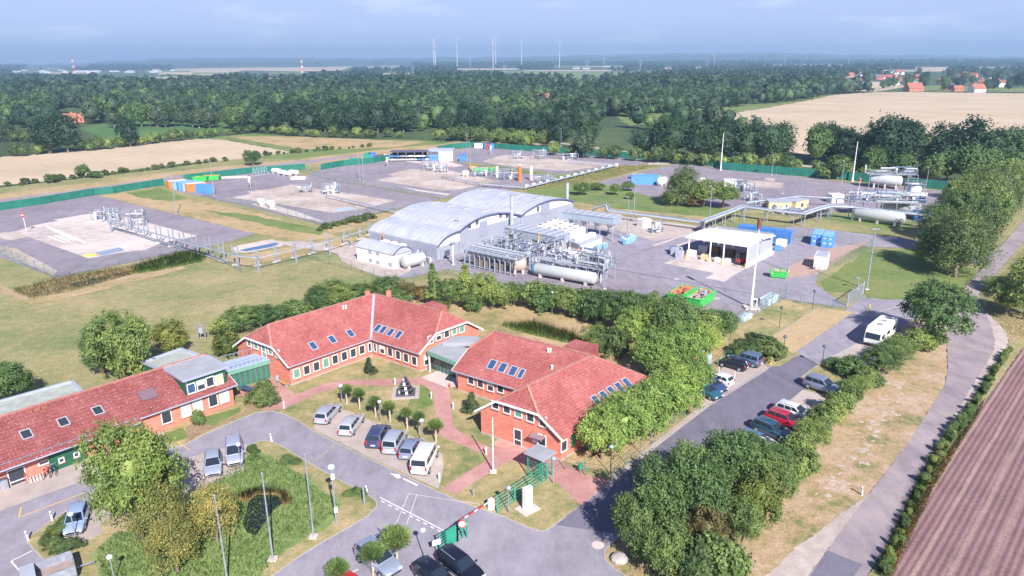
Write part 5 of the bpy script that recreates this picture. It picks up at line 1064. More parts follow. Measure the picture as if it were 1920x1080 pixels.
# motorhome
p = P(1648, 640); q = P(1622, 662); an = math.atan2(q.y - p.y, q.x - p.x)
e = empty('motorhome', (p.x, p.y, .07), 'big white motorhome in the shade of the lone oak', 'motorhome', None, an)
prof = [(-3.6, .45), (3.3, .45), (3.65, .75), (3.68, 1.25), (3.35, 2.2), (2.8, 2.85), (2.3, 2.95), (-3.5, 2.95), (-3.68, 2.7)]
bev(MB().sweep([(x, -1.15, z) for x, z in prof], Vector((0, 2.3, 0))).build('body', WHITE, e, world=False), .08, 3)
a, b2 = Vector((3.66, 0, 1.32)), Vector((3.34, 0, 2.18)); n = Vector((b2.z - a.z, 0, a.x - b2.x)).normalized()
MB().box((a + b2) / 2 + n * .02, .04, 2.0, .86, n, Y, (b2 - a).normalized()).build('windshield', CARG, e, world=False)
for x, w_, z, h in ((2.4, .9, 1.7, .6), (.3, 1.2, 1.75, .55), (-2.2, 1., 1.75, .55)):
    for s in (-1, 1): MB().box((x, s * 1.15, z), w_, .05, h).build('side_window', CARG, e, world=False)
for x, w_ in ((1.2, .7), (-.8, .5), (-2.5, .7)): bev(MB().box((x, .1, 3.0), w_, .7, .12).build('roof_hatch', pm('smoke_hatch', (.25, .26, .34), .3, .0), e, world=False), .03)
MB().box((-.4, -1.16, 1.0), 5.4, .03, .22).build('stripe', pm('blue_stripe', (.15, .2, .5), .5, 0), e, world=False)
for x in (-2.2, 2.4):
    for s in (-1, 1): MB().tube((x, s * .95, .36), (x, s * 1.17, .36), .36, n=14).build('wheel', BLACK, e, world=False)
for s in (-1, 1): MB().box((3.66, s * .85, .85), .1, .35, .18).build('headlight', LIGHTW, e, world=False)
for s in (-1, 1): MB().box((3.3, s * 1.32, 1.8), .12, .3, .35).build('mirror', BLACK, e, world=False)
# trailer bottom left
p = P(95, 1092); e = empty('trailer', (p.x, p.y, .03), 'grey box trailer with open top at the bottom left edge', 'trailer', None, R(37))
mb = MB()
for c_, sx_, sy_ in (((0, -1.2, 1.), 3.6, .08), ((0, 1.2, 1.), 3.6, .08), ((-1.8, 0, 1.), .08, 2.32), ((1.8, 0, 1.), .08, 2.32)): mb.box(c_, sx_, sy_, .9)
mb.build('side_board', GALV, e, world=False); MB().box((0, 0, .6), 3.5, 2.3, .1)  .build('bed', pm('worn_bed', (.32, .24, .22), .8, .2), e, world=False)
bev(MB().box((-1.3, 0, 1.5), 1., 2.3, .12).build('lid', GREYM, e, world=False))
for s in (-1, 1): MB().tube((0, s * 1.25, .32), (0, s * 1.42, .32), .32, n=12).build('wheel', BLACK, e, world=False)
MB().bar((1.8, 0, .5), (3.2, 0, .45), .1).build('drawbar', GALV, e, world=False)
# bicycles
def bicycle(px, py, an, label, col):
    p = P(px, py); e = empty('bicycle', (p.x, p.y, .07), label, 'bicycle', None, an)
    for x in (-.52, .52):
        mb = MB(); n = 16
        for k in range(n):
            a_, b_2 = 2 * math.pi * k / n, 2 * math.pi * (k + 1) / n; mb.tube((x + .33 * math.cos(a_), 0, .34 + .33 * math.sin(a_)), (x + .33 * math.cos(b_2), 0, .34 + .33 * math.sin(b_2)), .022, n=4, cap=False)
        for k in range(8): t = math.pi * k / 4; mb.tube((x, 0, .34), (x + .33 * math.cos(t), 0, .34 + .33 * math.sin(t)), .006, n=3, cap=False)
        mb.build('wheel', BLACK, e, world=False)
    mb = MB()
    for a_, b_2 in (((-.52, 0, .34), (-.1, 0, .32)), ((-.1, 0, .32), (-.22, 0, .85)), ((-.22, 0, .85), (-.52, 0, .34)), ((-.2, 0, .8), (.36, 0, .8)), ((-.1, 0, .32), (.38, 0, .75)), ((.34, 0, .95), (.52, 0, .34))): mb.tube(a_, b_2, .02, n=6)
    mb.build('frame', col, e, world=False); MB().box((-.24, 0, .92), .24, .12, .06).build('saddle', BLACK, e, world=False); MB().bar((.33, -.26, 1.), (.33, .26, 1.), .03).build('handlebar', GALV, e, world=False)
for k, (x, y, c_, l_) in enumerate(((88, 894, REDP, 'bicycle leaning in the rack beside the stone wedges'), (97, 892, GALV, 'grey bicycle in the rack nearest the green boarding'), (104, 889, BLUEC, 'dark blue bicycle beside the green boarding'))): bicycle(x, y, R(100 + k * 14), l_, c_)
# ---------------------------------------------------------------- lamps, posts, masts
def globe_lamp(bx, by, ty, label, pole=GALV, globe=LAMPG, r_=.24):
    p = P(bx, by); h = top(bx, by, ty); e = empty('park_lamp', (p.x, p.y, .03), label, 'park lamp')
    MB().tube((0, 0, 0), (0, 0, h - .35), .055, .04, 8).build('pole', pole, e, world=False)
    MB().sphere((0, 0, h - r_), r_, 14, 10, .85).build('globe', globe, e, True, world=False)
    MB().tube((0, 0, h - .46), (0, 0, h - .36), .1, n=8).build('collar', pole, e, world=False)
GL2 = pm('lamp_globe_blue', (.30, .40, .52), .25, .02); DKP = pm('dark_pole', (.06, .05, .07), .5, .05); GLD = glass('dark_globe', (.10, .11, .15), .15)
for bx, by, ty, l_ in ((642, 763.6, 720, 'silver globe lamp left of the first court pollards'), (714, 793, 750, 'silver globe lamp behind the second court car'), (792.5, 833, 785, 'silver globe lamp behind the white minibus'), (452.5, 877, 830, 'globe lamp beside the silver compact van'),
                       (143, 1012, 960, 'globe lamp in front of the silver blue hatchback'), (216, 1095, 1040, 'globe lamp cut by the bottom edge, on the reed mound'), (795.6, 1048, 990, 'globe lamp beside the large spiky pollard')): globe_lamp(bx, by, ty, l_)
for bx, by, ty, l_ in ((954, 963, 911, 'blue globe lamp at the free end of the green fence'), (1037.5, 908, 856, 'blue globe lamp beside the turnstile canopy'), (1144.4, 890, 834, 'blue globe lamp at the foot of the maples'), (1314.7, 698, 656, 'blue globe lamp behind the white car'), (1573, 745, 719, 'blue globe lamp at the nose of the grey off-road estate'), (1487, 820, 797, 'blue globe lamp among the red and teal estates'), (1248, 800, 757, 'blue globe lamp poking out of the maple row'), (1035, 590, 546, 'blue globe lamp in the planted belt'), (1161, 602, 574, 'blue globe lamp above the belt near the skips')):
    globe_lamp(bx, by, ty, l_, DKP if bx > 1040 else GALV, GL2)
for bx, by, ty, l_ in ((1523, 580, 543, 'dark globe lamp nearest the sliding gate'), (1461, 616, 574, 'dark globe lamp on the green bank'), (1467.5, 671, 628, 'dark globe lamp beside the low bush and yellow post'), (1540.6, 689, 646, 'dark globe lamp beside the shaded island bush')): globe_lamp(bx, by, ty, l_, DKP, GLD, .27)
# mast with two boxes
p = P(631, 984); h = top(631, 984, 872); e = empty('camera_mast', (p.x, p.y, .05), 'tall lamp mast with two white boxes at the island edge', 'lamp mast')
MB().tube((0, 0, 0), (0, 0, h - .3), .09, .06, 8).build('pole', GALV, e, world=False); MB().sphere((0, 0, h - .25), .32, 12, 8, .8).build('globe', LAMPG, e, True, world=False)
for z in (1.6, 5.): bev(MB().box((.1, -.1, z), .3, .3, .45).build('box', WHITE, e, world=False))
def bollard(bx, by, h, label, band=None, lean=0., name='bollard', col=WHITE, r_=.09):
    p = P(bx, by); e = empty(name, (p.x, p.y, .05), label, name.replace('_', ' '))
    t = Vector((math.sin(lean), 0, math.cos(lean))); MB().tube((0, 0, 0), t * (h * .72), r_, n=10).build('post', col, e, world=False)
    if band: MB().tube(t * (h * .72), t * (h * .82), r_ * 1.02, n=10).build('band', band, e, world=False); MB().tube(t * (h * .82), t * h, r_, r_ * .8, n=10).build('cap', col, e, world=False)
    else: MB().tube(t * (h * .72), t * (h * .8), r_ * .7, n=10).build('neck', GREYM, e, world=False); MB().tube(t * (h * .8), t * h, r_ * 1.1, n=10).build('cap', col, e, world=False)
for bx, by, l_ in ((533, 766.6, 'white bollard light where the brick path meets the driveway'), (740.6, 722, 'bollard light on the path above the black and white sculpture'), (809, 749, 'bollard light right of the sculpture'), (911.7, 853.6, 'bollard light left of the single flag mast'), (824, 903.6, 'bollard light behind the white minibus'), (850, 768, 'small bollard light on the grass left of the dark fir')): bollard(bx, by, .95, l_)
for bx, by, l_, ln in ((510, 829, 'delineator post at the tip of the pond island', -.1), (690.5, 928, 'leaning delineator post at the island corner', -.2), (98.6, 977, 'delineator post at the shrub bed', -.05), (54, 1014.7, 'delineator post at the left island corner', -.12), (1616, 930, 'delineator post beside the country road', -.1)): bollard(bx, by, 1.0, l_, BLACK, ln, 'delineator_post')
for bx, by, l_ in ((1336.5, 703, 'red white post nearest the notice board'), (1347.5, 701, 'red white post right of the notice board'), (1367, 715, 'red white post beside the white car'), (1377, 709, 'red white post beside the black car')): bollard(bx, by, .9, l_, REDP, 0, 'striped_post', WHITE, .06)
bollard(1444.5, 683, 1.0, 'yellow topped post beside the low bush', YELP, .1, 'marker_post', YELP, .1); bollard(1630, 581, .9, 'yellow hydrant like post at the gate road', YELP, 0, 'marker_post', YELP, .1)
bollard(887.5, 931, .9, 'small grey post in the lawn triangle', None, 0, 'marker_post', GALV, .06); bollard(683.5, 948, 1.9, 'grey timber post at the island corner', None, 0, 'marker_post', GALV, .09)
bollard(875.6, 1009, 1.9, 'free standing green post beside the round sign', None, 0, 'marker_post', GREENP, .09)
def flag_mast(bx, by, ty, label, r_=.06):
    p = P(bx, by); h = top(bx, by, ty); e = empty('flag_mast', (p.x, p.y, .05), label, 'flag mast')
    MB().tube((0, 0, 0), (0, 0, h), r_ * 1.4, r_ * .8, 10).build('pole', WHITE if r_ > .06 else GALV, e, world=False); MB().prism([(-.35, -.35), (.35, -.35), (.35, .35), (-.35, .35)], 0, .12).build('base', CONC, e, world=False); MB().sphere((0, 0, h + .05), .09).build('finial', GALV, e, world=False)
flag_mast(427, 1092, 931, 'bare flag mast nearest the larches, cut by the bottom edge'); flag_mast(512, 1050, 889, 'bare flag mast crossing the dark pond'); flag_mast(588, 1008, 854, 'bare flag mast nearest the globe lamp mast'); flag_mast(925, 886, 785, 'single flag mast on the lawn before the two door gable', .065)
def light_pole(bx, by, ty, label, heads=1, group=None, wide=.10):
    p = P(bx, by); h = top(bx, by, ty); e = empty('floodlight_pole', (p.x, p.y, .03), label, 'light pole', group)
    MB().tube((0, 0, 0), (0, 0, h), wide * 1.2, wide * .7, 8).build('pole', GALV, e, world=False)
    for k in range(heads):
        s = (-1, 1)[k % 2]; MB().box((s * .35, 0, h - .05), .7, .45, .12).build('lamp_head', GALV, e, world=False)
    MB().prism([(-.3, -.3), (.3, -.3), (.3, .3), (-.3, .3)], 0, .15).build('foot', CONC, e, world=False)
for q, l_ in zip(((1133, 542, 458), (1176, 441, 369), (1188, 411, 337.6), (1329, 426, 349), (1393.5, 431, 383), (1477, 509, 407.6), (1578, 343, 301.5), (1735, 356, 313), (1446.7, 330, 290), (1466.7, 363, 333), (1510, 380, 335), (876, 300, 253), (881.7, 313, 265), (1051.7, 286.7, 241.7), (1193, 316.7, 286.7), (675, 336.7, 290), (682, 340, 286.7), (331, 401, 328), (402, 367, 301.7), (659, 463, 424.6), (861, 468, 408), (850, 496, 459), (1074, 470, 396)),
                 ('light pole at the end of the big tank platform', 'light pole beside the blue drums', 'light pole behind the fan coolers, on the gravel', 'light pole standing behind the left corner of the open shed', 'slim light pole behind the white shed roof', 'tall light pole between the shed and the brown gravel', 'light pole behind the white tall mast at the far fence', 'light pole at the far fence right of the upright silo', 'light pole at the far fence in the middle of the wide yard', 'slim light pole beside the pale slab of the wide yard', 'slim light pole in the wide yard behind the cream cabins',
                  'taller of the two light poles beside the blue cabin', 'shorter of the two light poles beside the blue cabin', 'light pole among the oaks at the far pad fence', 'light pole in front of the far fence corner', 'left one of the two light poles by the inner fence', 'right one of the two light poles by the inner fence', 'light pole on the dry grass between the first two pads', 'light pole in front of the row of containers', 'low light pole behind the pipe posts', 'light pole at the arched hall corner', 'short light pole beside the low hall gable', 'light pole standing in front of the white plant building')): light_pole(*q, l_)
light_pole(1624.6, 543, 429, 'tall twin head light pole beside the sliding gate', 2, None, .13)
light_pole(1608, 542, 520, 'short light pole behind the sliding gate'); light_pole(1193, 455, 430, 'low light pole at the drum store') if False else None
def white_mast(bx, by, ty, label, head=False, w_=.2):
    p = P(bx, by); h = top(bx, by, ty); e = empty('flare_mast' if head else 'lightning_mast', (p.x, p.y, .03), label, 'mast')
    MB().tube((0, 0, 0), (0, 0, h * .5), w_ * 1.3, w_ * .9, 12).build('pole', WHITE, e, world=False); MB().tube((0, 0, h * .5), (0, 0, h * (.93 if head else 1)), w_ * .7, w_ * .5, 12).build('upper_pole', WHITE, e, world=False)
    if head: MB().tube((0, 0, h * .90), (0, 0, h), .36, .36, 12).build('burner', pm('rust_steel', (.22, .08, .05), .8, .2), e, world=False); MB().path([(0, 0, 1.6), (.9, 0, 1.6), (.9, 0, .1)], .1).build('pipe', WHITE, e, world=False)
    MB().box((0, 0, .15), 2.4 if head else 1, 2. if head else 1, .3).build('foundation', CONC, e, world=False)
white_mast(1408, 578, 411, 'tall white flare mast with a rusty head beside the car park fence', True, .17); white_mast(1351, 320, 250, 'white lightning mast in front of the dark oaks'); white_mast(1598, 340, 265, 'white lightning mast at the far fence behind the wide yard')
# ---------------------------------------------------------------- fences and gates
def screen_fence(px, h, label, gap=3., m_=GREENF, group=None, jog=0.):
    pts = [P(*q) for q in px]; e = empty('screen_fence', (pts[0].x, pts[0].y, 0), label, 'fence', group); n = 0
    for k, (a_, b_2) in enumerate(zip(pts, pts[1:])):
        hh = h + (jog if k % 2 else 0); d = (b_2 - a_); MB().box((a_ + b_2) / 2 + Z * (hh / 2 + .1), d.length, .06, hh, d.normalized()).build('screen', m_, e)
        m2 = max(1, min(int(d.length / gap), 60)); pm_ = MB().box((0, 0, 0), .1, .1, hh + .2).mesh('post', GREENP)
        for i in range(m2 + 1):
            if n > 95: break
            q = a_.lerp(b_2, i / m2) - Vector((pts[0].x, pts[0].y, 0)); inst('post', pm_, e, (q.x, q.y - .05, (hh + .2) / 2)); n += 1
screen_fence([(-60, 405), (0, 395), (75, 384), (180, 366), (212, 363), (308, 347)], 2.2, 'long green screened fence along the near lane', 4)
screen_fence([(345, 340), (420, 331), (472, 325), (545, 320), (573, 318)], 2.2, 'green screened fence behind the red and green skips', 4)
screen_fence([(602, 319), (640, 312), (700, 306), (735, 299)], 2.3, 'green screened fence left of the blue cabin and its shelter', 4)
screen_fence([(820, 285), (850, 280), (888, 276), (1000, 284), (1150, 295), (1272, 304)], 2.5, 'green screened fence behind the farthest pad', 6)
screen_fence([(1272, 306), (1345, 313), (1350, 318), (1600, 339), (1700, 349), (1828, 363)], 2.8, 'green screened fence behind the wide yard and far tanks', 5)
MESHM = pm('green_wire', (.10, .20, .17), .6, .1)
def mesh_fence(px, h, label, gap=2.5, wire=.45, m_=MESHM, group=None):
    pts = [P(*q) for q in px]; e = empty('mesh_fence', (pts[0].x, pts[0].y, 0), label, 'fence', group); n = 0; o = Vector((pts[0].x, pts[0].y, 0))
    pmh = MB().box((0, 0, h / 2), .07, .07, h).mesh('post', m_); mb = MB()
    for a_, b_2 in zip(pts, pts[1:]):
        d = b_2 - a_
        for z in (.08, h * .36, h * .68, h - .05): mb.bar(a_ + Z * z, b_2 + Z * z, .02)
        for k in range(int(d.length / wire)): q = a_ + d * (k / max(1, int(d.length / wire))); mb.bar((q.x, q.y, .05), (q.x, q.y, h), .012)
        m2 = max(1, int(d.length / gap))
        for i in range(m2 + (0)):
            if n > 98: break
            q = a_.lerp(b_2, i / m2) - o; inst('post', pmh, e, (q.x, q.y, .02)); n += 1
    q = pts[-1] - o; inst('post', pmh, e, (q.x, q.y, .02)); mb.build('mesh_panel', m_, e)
mesh_fence([(380, 366), (402, 375), (470, 388), (540, 404), (607, 424), (690, 408), (741, 394)], 2.2, 'wire fence along the pad in front of the white sphere tanks', 4)
mesh_fence([(560, 322), (640, 343), (700, 352), (825, 374)], 2., 'wire fence between the second and third pads', 4)
mesh_fence([(-40, 462), (0, 474), (50, 499), (103, 521), (222, 497), (340, 472)], 2., 'wire fence round the first pad beside the ditch', 4)
mesh_fence([(390, 480), (420, 494), (452, 512), (530, 497), (575, 484), (640, 502), (745, 532), (840, 515)], 2., 'wire fence round the basin and the white house', 3)
mesh_fence([(840, 515), (900, 533), (1000, 560)], 2., 'wire fence between the hall yard and the planted belt', 3)
mesh_fence([(1095, 885), (1147, 893), (1200, 850), (1243, 812), (1320, 752)], 1.6, 'wire fence along the pavement under the maples', 2.5)
mesh_fence([(1028, 898), (1060, 882), (1098, 893)], 1.6, 'short wire fence beside the turnstile and green bin', 2)
mesh_fence([(1318, 750), (1312, 720), (1345, 690), (1370, 665), (1400, 650)], 1.6, 'wire fence behind the white and dark blue cars', 2.5)
mesh_fence([(1372, 614), (1420, 590), (1472, 559)], 2.4, 'green wire fence between the flare mast and the grass bank', 2.5)
mesh_fence([(1472, 562), (1500, 572), (1560, 578), (1588, 574)], 1.8, 'wire fence across the grass bank to the gate', 3)
mesh_fence([(1534, 520), (1585, 492), (1632, 466)], 2., 'green wire fence beside the white cabin', 2.5)
mesh_fence([(1634, 466), (1560, 452), (1470, 440), (1440, 436), (1330, 430)], 2., 'wire fence along the access road behind the shed', 4)
mesh_fence([(1400, 402), (1560, 412), (1640, 420), (1735, 432)], 1.8, 'wire fence in front of the long horizontal tanks', 4)
mesh_fence([(1180, 404), (1300, 418), (1330, 422)], 1.8, 'wire fence below the pipe bridge on the gravel', 4)
mesh_fence([(1240, 400), (1180, 384), (1100, 378)], 1.6, 'wire fence along the pipe track on the lawn', 4)
mesh_fence([(905, 312), (1050, 335), (1150, 318)], 1.6, 'wire fence round the strip of rough grass', 5)
def bar_gate(a, b_, h, label, m_=GREENP, name='sliding_gate', bars=8):
    a = P(*a); b_ = P(*b_); d = b_ - a; e = empty(name, (a.x, a.y, .02), label, 'gate'); mb = MB()
    for z in (.2, h): mb.bar(a + Z * z, b_ + Z * z, .09)
    mb.build('rail', m_, e)
    n = max(4, int(d.length / .28)); m3 = MB()
    for k in range(n + 1): q = a.lerp(b_, k / n); m3.bar((q.x, q.y, .2), (q.x, q.y, h), .035)
    m3.build('bars', m_, e)
    for q in (a, b_): MB().box((q.x, q.y, h / 2 + .1), .18, .18, h + .25).build('post', m_, e)
bar_gate((1588, 574), (1617, 552), 2.2, 'pale steel sliding gate at the yard entrance', GALV)
# gate group at the campus entrance
def slat_panel(a, b_, h, label, name, n=7, extra=None):
    a = P(*a); b_ = P(*b_); d = b_ - a; e = empty(name, (a.x, a.y, .03), label, 'gate' if 'gate' in name else 'fence')
    for k in range(n): MB().bar(a + Z * (.15 + (h - .25) * k / (n - 1)), b_ + Z * (.15 + (h - .25) * k / (n - 1)), .04, .06).build('slat', GREENP, e)
    m2 = max(1, round(d.length / 2.2))
    for k in range(m2 + 1): q = a.lerp(b_, k / m2); MB().box((q.x, q.y, h / 2), .13, .13, h).build('post', GREENP, e)
    return e, a, b_, d.normalized()
e, a, b_, d = slat_panel((826, 1036), (858, 1016), 1.9, 'green sliding gate standing open beside the black estate', 'sliding_gate')
c = a.lerp(b_, .62); MB().box(c + Vector((0, .1, .95)), 1.1, .12, 1.5, d).build('drive_cover', GREENP, e)
slat_panel((933, 963), (1026, 900), 2., 'green slatted fence from the barrier to the turnstile', 'slat_fence', 6)
e, a, b_, d = slat_panel((858, 1016), (868, 1008), 1.9, 'narrow green gate tower beside the open gate', 'gate_frame', 5)
p = P(867, 1010); e = empty('round_sign', (p.x, p.y, .03), 'round white sign with a red rim on the gate post', 'sign')
h = top(867, 1010, 980); MB().tube((0, 0, 0), (0, 0, h), .04, n=8).build('post', GREENP, e, world=False); fd = Vector((.2, -1, 0)).normalized()
MB().tube(Z * (h - .1) + fd * .05, Z * (h - .1) + fd * .09, .38, n=20).build('rim', REDP, e, world=False); MB().tube(Z * (h - .1) + fd * .08, Z * (h - .1) + fd * .11, .29, n=20).build('face', WHITE, e, world=False)
p = P(819, 1040); e = empty('notice_sign', (p.x, p.y, .03), 'white rectangular notice at the open gate', 'sign'); MB().box((0, 0, 1.2), .75, .05, .5, (1, .5, 0)).build('panel', WHITE, e, world=False); MB().box((0, .06, .75), .06, .06, 1.5).build('post', GREENP, e, world=False)
a = P(921, 956); b_ = P(866, 992); e = empty('barrier', (a.x, a.y, .03), 'closed red and white barrier arm across the driveway', 'barrier')
bev(MB().box((a.x, a.y, .6), .5, .45, 1.15, (b_ - a).normalized()).build('housing', WHITE, e), .04); d = (b_ - a); Ld = d.length; d.normalize()
MB().bar(a + Z * 1.0 + d * .3, a + Z * 1.0 + d * Ld, .07, .11).build('arm', WHITE, e)
for k in range(6):
    if k % 2: MB().bar(a + Z * 1.0 + d * (.4 + Ld * .16 * k), a + Z * 1.0 + d * (.4 + Ld * .16 * k + .8), .078, .118).build('red_band', REDP, e)
MB().box((b_.x, b_.y, .5), .1, .1, 1.).build('rest', GREENP, e)
p = P(989, 956); e = empty('stele', (p.x, p.y, .05), 'tall white sign pillar on a pale slab inside the grass triangle', 'sign pillar', None, R(40)); h = top(989, 956, 915)
bev(MB().box((0, 0, h / 2 + .1), .9, .45, h - .1).build('pillar', WHITEW, e, world=False), .02); MB().box((0, 0, .05), 1.9, 1.6, .12).build('slab', CONC, e, world=False)
MB().box((0, -.24, h * .55), .35, .02, .5).build('plate', pm('grey_mark', (.55, .57, .62), .6, .02), e, world=False)
p = P(1012, 893); e = empty('turnstile', (p.x, p.y, .05), 'green turnstile cage under a grey canopy at the gable door', 'turnstile', None, R(-40))
h = 2.55
bev(MB().box((0, 0, h + .08), 2.5, 2.2, .16).build('canopy', FLATR, e, world=False), .03)
for x in (-.9, .9):
    for y in (-.8, .8): MB().box((x, y, h / 2), .1, .1, h).build('post', GREENP, e, world=False)
for z in (.3, .7, 1.1, 1.5, 1.9):
    mb = MB()
    for k in range(3): t = 2.09 * k + .5; mb.bar((0, 0, z), (.75 * math.cos(t), .75 * math.sin(t), z), .04)
    mb.build('rotor_arm', GREENP, e, world=False)
MB().tube((0, 0, 0), (0, 0, 2.3), .06, n=8).build('rotor', GREENP, e, world=False)
for y in (-.8, .8):
    mb = MB()
    for k in range(8): mb.bar((-.9, y, .2 + k * .28), (.9, y, .2 + k * .28), .03)
    mb.build('side_bars', GREENP, e, world=False)
def simple(name, px, py, label, cat, parts, rz=0., z=.05, group=None):
    p = P(px, py); e = empty(name, (p.x, p.y, z), label, cat, group, rz)
    for nm, mb, m_ in parts: mb.build(nm, m_, e, world=False)
    return e
simple('waste_bin', 1088, 888, 'small green bin on a post beside the wire fence', 'bin', [('bin', MB().tube((0, 0, .55), (0, 0, 1.1), .22, .25, 10), GREENP), ('post', MB().tube((0, 0, 0), (0, 0, .6), .04), GALV)])
simple('boulder', 1161, 1052, 'single grey boulder on the bare verge corner', 'boulder', [('stone', MB().sphere((0, 0, .2), .75, 10, 7, .55), STONE)], .4)
for x, y, l_ in ((1121, 1023, 'round pale manhole cover in the dark junction'), (1344, 560, 'pale drain square in the plant yard'), (1268, 524, 'pale drain cover in the yard near the flare mast shadow')):
    simple('manhole_cover', x, y, l_, 'manhole', [('rim', MB().tube((0, 0, 0), (0, 0, .02), .55, n=18), pm('pink_concrete', (.62, .44, .40), .9, .1)), ('lid', MB().tube((0, 0, .019), (0, 0, .032), .36, n=16), CONC)], 0, .045)
simple('bench', 532, 724, 'small orange wooden bench against the brick gable', 'bench', [('seat', MB().box((0, 0, .45), 1.7, .45, .06), WOOD), ('backrest', MB().box((0, .22, .7), 1.7, .05, .35, X), WOOD), ('leg', MB().box((-.7, 0, .22), .08, .4, .44), GALV), ('leg', MB().box((.7, 0, .22), .08, .4, .44), GALV)], R(-42))
simple('litter_bin', 521, 718, 'grey litter bin beside the orange bench', 'bin', [('bin', MB().tube((0, 0, .3), (0, 0, .95), .2, .24, 10), GREYM), ('post', MB().tube((0, .25, 0), (0, .25, 1.1), .03), GALV)])
simple('table', 463, 738, 'dark table on the shaded brick terrace', 'table', [('table_top', MB().box((0, 0, .74), 1.9, .9, .05), pm('dark_table', (.05, .07, .16), .4, .05))] + [('leg', MB().box((x, y, .36), .06, .06, .72), DKP) for x in (-.85, .85) for y in (-.38, .38)], R(-30))
simple('equipment_frame', 379, 637, 'grey metal frame with a box on the meadow edge', 'frame', [('post', MB().box((-.6, 0, 1.2), .12, .12, 2.4), GALV), ('post', MB().box((.6, 0, 1.2), .12, .12, 2.4), GALV), ('beam', MB().box((0, 0, 2.35), 1.3, .12, .14), GALV), ('panel', MB().box((0, 0, 1.5), .6, .2, .8), GREYM)], R(-10), 0)
simple('notice_board', 1328, 694, 'pale notice board on two posts behind the parked cars', 'notice board', [('board', MB().box((0, 0, 1.5), 1.6, .08, 1.5), pm('board', (.45, .5, .6), .5, .1)), ('post', MB().box((-.75, 0, 1.1), .1, .1, 2.2), GALV), ('post', MB().box((.75, 0, 1.1), .1, .1, 2.2), GALV)], R(50))
simple('waste_container', 10, 918, 'pale wheeled bin beside the long building door', 'bin', [('body', MB().box((0, 0, .6), .6, .6, 1.1), GALV), ('lid', MB().box((0, 0, 1.18), .66, .66, .08), DGREY)], R(45))
for k in range(5): simple('stone_wedge', 58 + k * 6, 904 - k * 2.3, 'small pale bicycle stand block along the brick wall', 'stand', [('block', MB().prism([(-.35, -.1), (.35, -.1), (.35, .1), (-.35, .1)], 0, .35), CONC)], R(130), .07, 'bicycle stand blocks')
mb = MB().path([(-.3, 0, 0), (-.3, 0, 1), (.3, 0, 1), (.3, 0, 0)], .025, 6); simple('bicycle_hoop', 50, 906, 'thin red hoop stand beside the white door', 'stand', [('hoop', mb, REDP)], R(120), .07)
simple('hydrant', 843, 728, 'small red figure like hydrant beside the entrance slab', 'hydrant', [('body', MB().lathe((0, 0, 0), Z, [(0, .12), (.1, .12), (.12, .08), (.5, .08), (.55, .13), (.7, .05)], 10), REDP)])
# sculpture: stepped ring of black and white blocks round a mast on a square plinth
p = P(761, 738); e = empty('sculpture', (p.x, p.y, .06), 'stepped pyramid sculpture of black and white blocks on a square plinth', 'sculpture', None, R(5))
MB().box((0, 0, .05), 3.4, 3.4, .14).build('plinth', PAVER, e, world=False); MB().box((0, 0, .13), 2.4, 2.4, .1).build('base_plate', pm('dark_stone', (.10, .10, .12), .6, .1), e, world=False)
for lv, (n, rr, z) in enumerate(((9, .85, .2), (7, .6, .72), (5, .36, 1.22), (3, .16, 1.7))):
    for k in range(n):
        t = 6.283 * k / n + lv * .3; bev(MB().box((rr * math.cos(t), rr * math.sin(t), z + .22), .3, .2, .42, (-math.sin(t), math.cos(t), 0)).build('block', WHITE if k % 2 else BLACK, e, world=False), .01)
    MB().tube((0, 0, z + .44), (0, 0, z + .49), rr + .12, n=16).build('tier', DGREY, e, world=False)
MB().tube((0, 0, 0), (0, 0, 2.5), .04, n=6).build('mast', DGREY, e, world=False)
# pale rubble on the verge
r = np.random.default_rng(3)
RB = []
for k in range(3):
    mb = MB().sphere((0, 0, 0), 1., 7, 4, .45); mb.v = [(x * r.uniform(.7, 1.2), y * r.uniform(.7, 1.2), z) for x, y, z in mb.v]; RB.append(mb.mesh('stone', CHALK))
mb = MB(); line_ = [(1680, 715), (1672, 745), (1650, 790), (1625, 822), (1600, 860), (1575, 900), (1560, 930)]
for k in range(260):
    t = r.uniform(0, len(line_) - 1.001); i = int(t); x = line_[i][0] + (line_[i + 1][0] - line_[i][0]) * (t - i) + r.normal() * 15; y = line_[i][1] + (line_[i + 1][1] - line_[i][1]) * (t - i) + r.normal() * 9
    q = P(x, y); s = r.uniform(.08, .42); o = len(mb.v); m2 = MB().sphere((q.x, q.y, .05), s, 7, 3, .16); mb.add([(v[0] + r.normal() * s * .2, v[1] + r.normal() * s * .2, v[2]) for v in m2.v], m2.f)
o = mb.build('rubble', CHALK); tag(o, 'pale lumps of rubble scattered over the bare verge', 'rubble', None, 'stuff')
